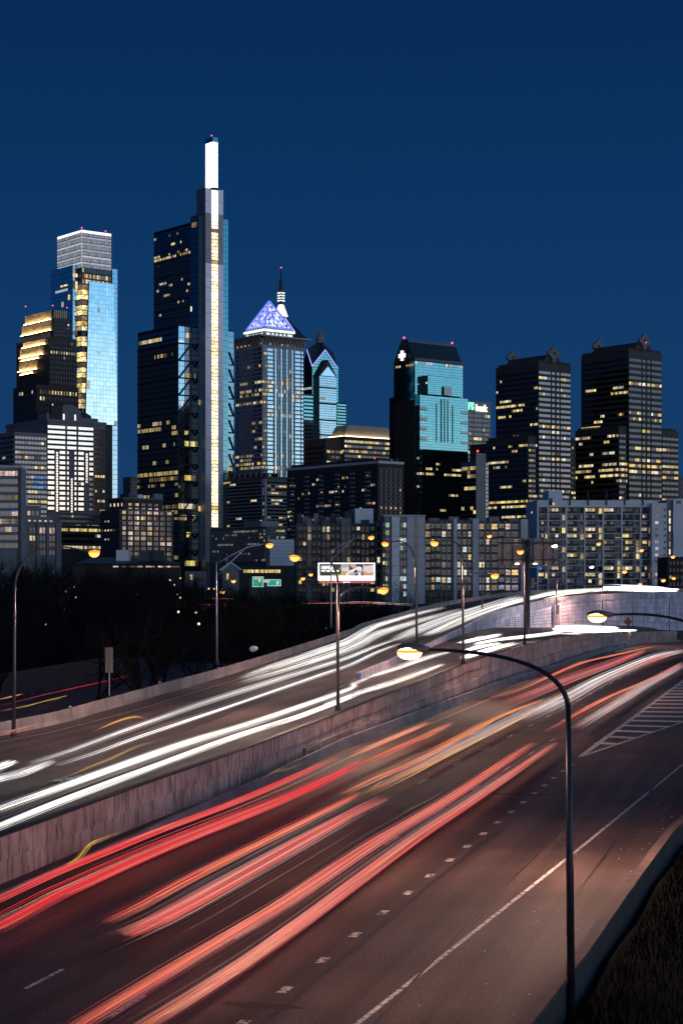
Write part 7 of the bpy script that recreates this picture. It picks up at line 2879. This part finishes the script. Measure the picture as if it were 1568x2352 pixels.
def spline(pts, step=2.2):
    p = [Vector(q) for q in pts]
    if len(p) == 2:
        p = [p[0], (p[0] + p[1]) / 2, p[1]]
    p = [p[0] * 2 - p[1]] + p + [p[-1] * 2 - p[-2]]
    out = []
    for i in range(1, len(p) - 2):
        a, b, c, d = p[i - 1], p[i], p[i + 1], p[i + 2]
        n = max(2, int((c - b).length / step))
        for k in range(n):
            t = k / n
            out.append(.5 * ((2 * b) + (c - a) * t + (2 * a - 5 * b + 4 * c - d) * t * t + (3 * b - a - 3 * c + d) * t ** 3))
    out.append(p[-2])
    return out


def strands(th, path, mat, n_, spread, zspread, r, jitter=.015, part='strand', lo=0.0, hi=1.0, vary=.35):
    """n solid threads of light running along the path, each with its own place, length and slight sway"""
    mb = MB()
    N = len(path)
    dm = min(1.0, max(.30, sum(p.y for p in path) / len(path) / 150))
    r = r * dm * .8
    n = int(n_ * 1.9 * min(2.6, 1 / dm))
    for k in range(n):
        ox, oz = rs.gauss(0, spread), rs.gauss(0, zspread)
        i0 = int(N * max(0, lo + rs.uniform(0, vary) * (1 if rs.random() < .6 else 0)))
        i1 = int(N * min(1, hi - rs.uniform(0, vary) * (1 if rs.random() < .6 else 0)))
        if i1 - i0 < 3:
            i0, i1 = 0, N
        seg = path[i0:i1]
        ph, fr = rs.uniform(0, 6), rs.uniform(.05, .35)
        pts = []
        for i, p in enumerate(seg):
            t = (seg[min(i + 1, len(seg) - 1)] - seg[max(i - 1, 0)])
            t.z = 0
            t.normalize()
            s = Vector((t.y, -t.x, 0))
            pts.append(p + s * (ox + jitter * math.sin(ph + fr * i)) + V(0, 0, oz + jitter * .6 * math.sin(ph * 2 + fr * 1.7 * i)))
        rr_ = r * rs.uniform(.55, 1.35)
        m = len(pts)
        rad = [rr_ * min(1, .05 + 3.2 * i / m, .05 + 3.2 * (m - 1 - i) / m) for i in range(m)]
        mb.tube(pts, rad, 4, False)
    return mb.build(part, mat, th)


def trail(label, kind, pts, solver, h, specs):
    path3 = []
    for q in pts:
        if len(q) == 3:
            path3.append(P(*q))
        else:
            path3.append(solver(q[0], q[1], h))
    path = spline(path3)
    th = thing('light_trail', label, 'light trail', path3[0], TRG[kind])
    for sp in specs:
        strands(th, path, *sp)
    if kind == 't' and len(specs) > 1:
        strands(th, path, 'tail_pale', 2, .14, .05, .03, .05, 'bright_line', 0, 1, .12)
        strands(th, path, 'tail_orange', 2, .16, .05, .026, .06, 'bright_line', 0, 1, .15)
    return th


H = .72
RED = [('tail_strand', 16, .16, .05, .030), ('tail_pale', 5, .2, .08, .016)]
PALE = [('tail_pale', 14, .22, .06, .026), ('tail_strand', 6, .18, .06, .022), ('body_soft', 8, .4, .15, .022)]
ORG = [('tail_orange', 10, .13, .05, .024), ('tail_pale', 5, .16, .06, .018), ('amber_strand', 2, .14, .06, .016, .05)]
t_ = lambda z, s, o: [(a * s + o[0], b * s + o[1]) for a, b in z]
A4 = lambda *p: t_(p, .5127, (0, 1722.6))
Z3 = lambda *p: t_(p, .6337, (574.2, 1550.3))
Z2 = lambda *p: t_(p, .524, (746.4, 1263.2))
ZL = lambda *p: t_(p, .5127, (0, 1263.2))

trail('upper red tail light stream nearest the median wall', 't', A4((-60, 690), (0, 664), (240, 552), (460, 462), (700, 365), (1100, 213), (1510, 35)), on_r, H, RED)
trail('lower red tail light stream nearest the median wall', 't', A4((-60, 815), (0, 788), (235, 660), (330, 615), (720, 440), (1230, 235), (1568, 80), (1625, 45)), on_r, H,
      [('tail_strand', 26, .21, .06, .032), ('tail_pale', 7, .24, .08, .018)])
trail('orange tail light streak beside the crash barrier', 't', Z2((110, 905), (240, 850), (350, 803), (460, 755)), on_r, H, ORG)
trail('short orange tail light streak just below the barrier one', 't', Z2((150, 940), (300, 875), (430, 818), (560, 757)), on_r, H, ORG)
trail('red and orange stream in the second lane', 't', A4((475, 772), (640, 690), (800, 602), (1200, 400), (1568, 215)) + Z3((380, 435),), on_r, H,
      [('tail_strand', 12, .15, .05, .026), ('tail_orange', 6, .10, .05, .03), ('body_soft', 5, .3, .15, .02)])
trail('pale red stream in the second lane', 't', A4((560, 828), (650, 790), (850, 690), (1300, 440), (1568, 290)) + Z3((490, 445),), on_r, H, [('tail_pale', 24, .24, .07, .03), ('tail_strand', 9, .2, .06, .024), ('body_soft', 8, .45, .2, .024)])
trail('long red stream in the third lane, left of the pair', 't', A4((330, 1262), (400, 1215), (700, 1030), (1000, 850), (1300, 670), (1568, 490)) + Z3((480, 592), (700, 462), (900, 330), (1030, 245)), on_r, H,
      [('tail_strand', 18, .17, .06, .024), ('tail_pale', 12, .2, .08, .02), ('tail_orange', 6, .14, .05, .022), ('body_soft', 6, .35, .2, .02)])
trail('long red stream in the third lane, right of the pair', 't', A4((560, 1292), (660, 1228), (900, 1080), (1200, 880), (1568, 610)) + Z3((600, 590), (720, 510), (840, 430), (1110, 245)), on_r, H,
      [('tail_pale', 20, .2, .07, .022), ('tail_strand', 12, .2, .06, .02), ('amber_strand', 4, .1, .04, .016), ('head_soft', 5, .25, .1, .016)])
trail('red and amber stream further up the second lane', 't', Z3((330, 430), (470, 365), (600, 310), (760, 228), (900, 150), (1060, 88)), on_r, H, [('tail_orange', 14, .2, .07, .03), ('tail_pale', 8, .2, .08, .024), ('amber_strand', 3, .2, .08, .02, .08)])
trail('amber and pale stream below the red and amber one', 't', Z3((420, 430), (560, 362), (700, 290), (850, 215), (1000, 140), (1150, 58)), on_r, H, [('tail_orange', 10, .22, .07, .028), ('head_soft', 14, .35, .12, .03), ('amber_strand', 6, .2, .08, .022, .10)])
trail('wavering orange tail light line along the inner edge far up', 't', Z2((720, 650), (790, 630), (860, 607), (1000, 545), (1130, 492), (1290, 455), (1450, 420)), on_r, H, [('tail_orange', 6, .14, .06, .03, .10), ('tail_strand', 5, .2, .08, .026)])
trail('broad pale red stream far up the inner lane', 't', Z2((790, 668), (900, 628), (1000, 588), (1120, 542), (1230, 503), (1400, 440)), on_r, H, [('tail_pale', 20, .4, .12, .04), ('tail_strand', 10, .4, .12, .03), ('body_soft', 8, .6, .3, .05)])
trail('broad white stream in the middle lane far up', 't', Z2((850, 745), (900, 722), (1050, 650), (1220, 560), (1440, 470), (1575, 440)), on_r, H + .1, [('head_soft', 40, .5, .14, .036), ('head_strand', 6, .45, .15, .02), ('tail_pale', 8, .4, .1, .03)])
trail('thin red stream right of the white one far up', 't', Z2((1110, 605), (1240, 555), (1380, 500), (1570, 440)), on_r, H, [('tail_strand', 9, .2, .08, .03), ('tail_pale', 8, .3, .1, .03)])
trail('thin red line beside the lamp pole far up', 't', Z2((965, 795), (1030, 760), (1080, 730), (1250, 640), (1440, 560), (1570, 490)), on_r, H, [('tail_strand', 6, .12, .06, .026, .06), ('tail_orange', 6, .2, .08, .026)])
trail('rightmost white stream curving off beside the gore', 't', Z2((1095, 778), (1160, 738), (1240, 690), (1330, 635), (1420, 580), (1570, 500)), on_r, H, [('head_soft', 30, .36, .12, .034), ('tail_pale', 9, .3, .1, .03), ('tail_orange', 3, .3, .1, .022, .08)])
trail('yellow flicker of an indicator at the left foot of the wall', 't', A4((300, 515), (350, 490), (400, 430), (440, 405), (540, 368)), on_r, .85, [('amber_strand', 3, .06, .04, 0.017, .05)])
trail('thin yellow indicator line along the foot of the wall', 't', A4((1160, 152), (1195, 120), (1240, 92), (1300, 82), (1400, 40)), on_r, .85, [('amber_strand', 1, .05, .03, 0.015, .08)])
trail('thin amber arc across the third lane', 't', Z3((500, 560), (540, 510), (590, 478), (640, 455), (700, 420), (780, 370)), on_r, .9, [('amber_strand', 1, .05, .04, 0.009, .04)])
trail('short yellow indicator flicker in the second lane', 't', Z3((425, 425), (455, 400), (485, 380)), on_r, .9, [('amber_strand', 2, .06, .04, 0.012, .03)])

W1 = [('head_core', 8, .11, .05, .028), ('head_strand', 18, .19, .07, .024), ('head_soft', 22, .30, .09, .016)]
W2 = [('head_strand', 14, .15, .06, .022), ('head_soft', 22, .26, .08, .018)]
trail('bright white headlight stream nearest the median wall', 'h', ZL((-60, 1263), (0, 1238), (250, 1135), (500, 1040), (770, 940), (1080, 825), (1350, 740), (1568, 655)) + Z2((200, 606), (280, 577)), on_ramp, H, W1)
trail('bright white headlight stream second from the median wall', 'h', ZL((-60, 1188), (0, 1163), (250, 1075), (500, 985), (850, 860), (1150, 768), (1568, 622)) + Z2((120, 590), (200, 557)), on_ramp, H, W1 + [('amber_strand', 1, .12, .06, 0.014, .08)])
trail('soft white headlight stream in the middle oncoming lane', 'h', ZL((140, 955), (300, 905), (500, 830), (700, 760), (900, 690), (1250, 580), (1400, 533), (1568, 480)) + Z2((220, 425), (340, 382)), on_deck, H, W2)
trail('thinner headlight stream below the soft middle one', 'h', ZL((255, 965), (420, 912), (600, 845), (1000, 710), (1350, 588), (1568, 512)) + Z2((220, 450), (330, 408)), on_deck, H, [('head_strand', 10, .13, .05, .024), ('head_soft', 10, .2, .07, .024)])
trail('short headlight streak at the left edge, upper one', 'h', ZL((-80, 1000), (0, 972), (68, 945)), on_deck, H, W1)
trail('short headlight streak at the left edge, lower one', 'h', ZL((-60, 1045), (0, 1022), (100, 1000), (240, 942)), on_deck, H, W2)
trail('broad headlight glow in the outer oncoming lane', 'h', ZL((1090, 570), (1180, 535), (1300, 495), (1440, 450), (1568, 405)) + Z2((210, 338), (300, 308), (420, 275), (520, 252)), on_deck, H, [('head_strand', 22, .4, .12, .03), ('head_soft', 26, .5, .15, .034), ('amber_strand', 2, .3, .1, .02, .10)])
trail('second broad headlight glow below the outer one', 'h', ZL((1090, 592), (1300, 530), (1568, 440)) + Z2((220, 372), (350, 328), (520, 280), (600, 258)), on_deck, H, [('head_strand', 16, .35, .12, .028), ('head_soft', 24, .45, .15, .034)])
FLY = lambda *q: [(a * .524 + 746.4, b * .524 + 1263.2, d) for a, b, d in q]
trail('broad white headlight sweep climbing the flyover, left side', 'h', FLY((300, 395, 285), (420, 345, 318), (560, 292, 350), (700, 250, 378), (790, 222, 398), (868, 203, 418)), None, 0, [('head_strand', 26, .6, .16, .040), ('head_soft', 34, .8, .2, .045)])
trail('broad white headlight sweep climbing the flyover, right side', 'h', FLY((440, 372, 285), (520, 338, 305), (640, 288, 340), (760, 246, 368), (870, 217, 392), (950, 205, 408)), None, 0, [('head_strand', 24, .5, .16, .040), ('head_soft', 30, .7, .2, .045)])
trail('bright headlight streak along the flyover parapet', 'h', FLY((830, 226, 392), (920, 205, 412), (1000, 190, 430), (1100, 180, 455), (1215, 173, 483), (1260, 168, 500)), None, 0, [('head_core', 12, .35, .12, .06), ('head_strand', 14, .5, .2, .05), ('amber_strand', 3, .4, .2, .04, .1)])
trail('second thin headlight streak along the flyover parapet', 'h', FLY((960, 215, 405), (1060, 193, 430), (1150, 184, 455), (1240, 176, 475)), None, 0, [('head_core', 5, .2, .1, .05), ('amber_strand', 4, .3, .12, .04, .12)])
trail('blazing white headlight burst at the top of the flyover', 'h', FLY((1220, 166, 505), (1300, 167, 515), (1380, 170, 525), (1450, 172, 535), (1540, 176, 545)), None, 0, [('burst', 22, .5, .26, .10), ('head_strand', 12, .8, .4, .06)])
trail('bright headlight stream at the start of the lower ramp', 'h', Z2((195, 556), (330, 510), (450, 470), (545, 447)), on_ramp, H, W1)
trail('thick headlight stream beside the wall on the lower ramp', 'h', Z2((0, 675), (150, 628), (280, 588), (400, 545), (520, 500)), on_ramp, H, W1)
trail('headlight streak on the lower ramp, uppermost of four', 'h', Z2((590, 408), (680, 388), (768, 370)), on_ramp, H, [('head_core', 10, .25, .12, .05), ('head_soft', 6, .4, .15, .04)])
trail('headlight streak on the lower ramp, second of four', 'h', Z2((650, 412), (760, 392), (880, 378), (1000, 362), (1030, 352)), on_ramp, H, [('head_core', 12, .3, .12, .05), ('head_strand', 8, .5, .15, .04)])
trail('headlight streak on the lower ramp, third of four', 'h', Z2((615, 440), (700, 420), (765, 408)), on_ramp, H, [('head_core', 9, .22, .1, .05), ('amber_strand', 2, .3, .1, .03, .1)])
trail('headlight streak on the lower ramp, lowest of four', 'h', Z2((600, 475), (720, 438), (835, 410)), on_ramp, H, [('head_core', 9, .22, .1, .05), ('amber_strand', 3, .3, .1, .03, .08)])
BST = lambda *q: [(a * .524 + 746.4, b * .524 + 1263.2, d) for a, b, d in q]
trail('blazing white headlight burst on the lower ramp before the pale wall', 'h', BST((1010, 347, 372), (1080, 347, 384), (1160, 350, 398), (1220, 351, 408), (1280, 351, 418)), None, 0, [('burst', 28, .6, .34, .10), ('head_strand', 14, .9, .45, .06), ('amber_strand', 4, .8, .4, .05, .1)])
trail('short white streak right of the ramp burst', 'h', BST((1290, 353, 425), (1330, 354, 432), (1365, 354, 440)), None, 0, [('head_core', 7, .2, .12, .07)])
trail('thin yellow indicator lines over the middle oncoming lane', 'h', ZL((175, 1048), (320, 1003), (400, 970), (480, 940), (610, 880), (700, 855)), on_deck, .8, [('amber_strand', 2, .10, .05, 0.014, .06)])
trail('thin amber flicker in the outer oncoming lane', 'h', ZL((390, 830), (450, 800), (540, 762), (610, 745), (660, 757)), on_deck, .8, [('amber_strand', 2, .12, .05, 0.016, .06)])
trail('faint pale scribbles on the oncoming shoulder at far left', 'h', ZL((-30, 825), (60, 815), (130, 795), (200, 782)), on_deck, .6, [('tail_pale', 4, .25, .08, .014, .05)])
trail('amber line along the far rim of the flyover', 'h', FLY((200, 330, 318), (330, 300, 345), (500, 247, 395), (640, 215, 430), (760, 200, 465)), None, 0, [('amber_strand', 1, .3, .1, 0.019, .15)])
# slip road
trail('thin red tail light line curving along the slip road', 't', [(-10, 1623, 200), (60, 1606, 218), (140, 1587, 245), (230, 1567, 275), (308, 1548, 310)], None, 0, [('tail_strand', 2, .06, .04, .022, .04)])
trail('thin yellow line below the red one on the slip road', 't', [(-10, 1636, 196), (60, 1621, 214), (120, 1606, 236), (184, 1592, 262)], None, 0, [('amber_strand', 2, .06, .04, 0.022, .04)])
trail('short orange line at the extreme left of the slip road', 't', [(-10, 1608, 215), (30, 1600, 226), (56, 1594, 236)], None, 0, [('tail_orange', 3, .05, .03, .034, .03)])
# far valley road
trail('far red tail light line on the valley road, left half', 'v', [(455, 1389, 471), (500, 1389, 472), (575, 1391, 473)], None, 0, [('tail_strand', 2, .4, .10, .045, .05), ('head_strand', 1, .3, .1, .035, .04)])
trail('far white and red line on the valley road behind the silver pole', 'v', [(485, 1375, 472), (520, 1375, 472), (550, 1374.5, 472)], None, 0, [('tail_orange', 3, .2, .08, .08, .04)])
trail('far red and white streak on the valley road below the billboard', 'v', [(690, 1385, 473), (760, 1384, 475), (830, 1384, 477), (900, 1387, 480), (950, 1390, 483)], None, 0, [('tail_strand', 3, .4, .2, .035, .10, 'strand', 0, 1, .8), ('head_strand', 2, .3, .15, .035, .06, 'strand', 0, 1, .8)])
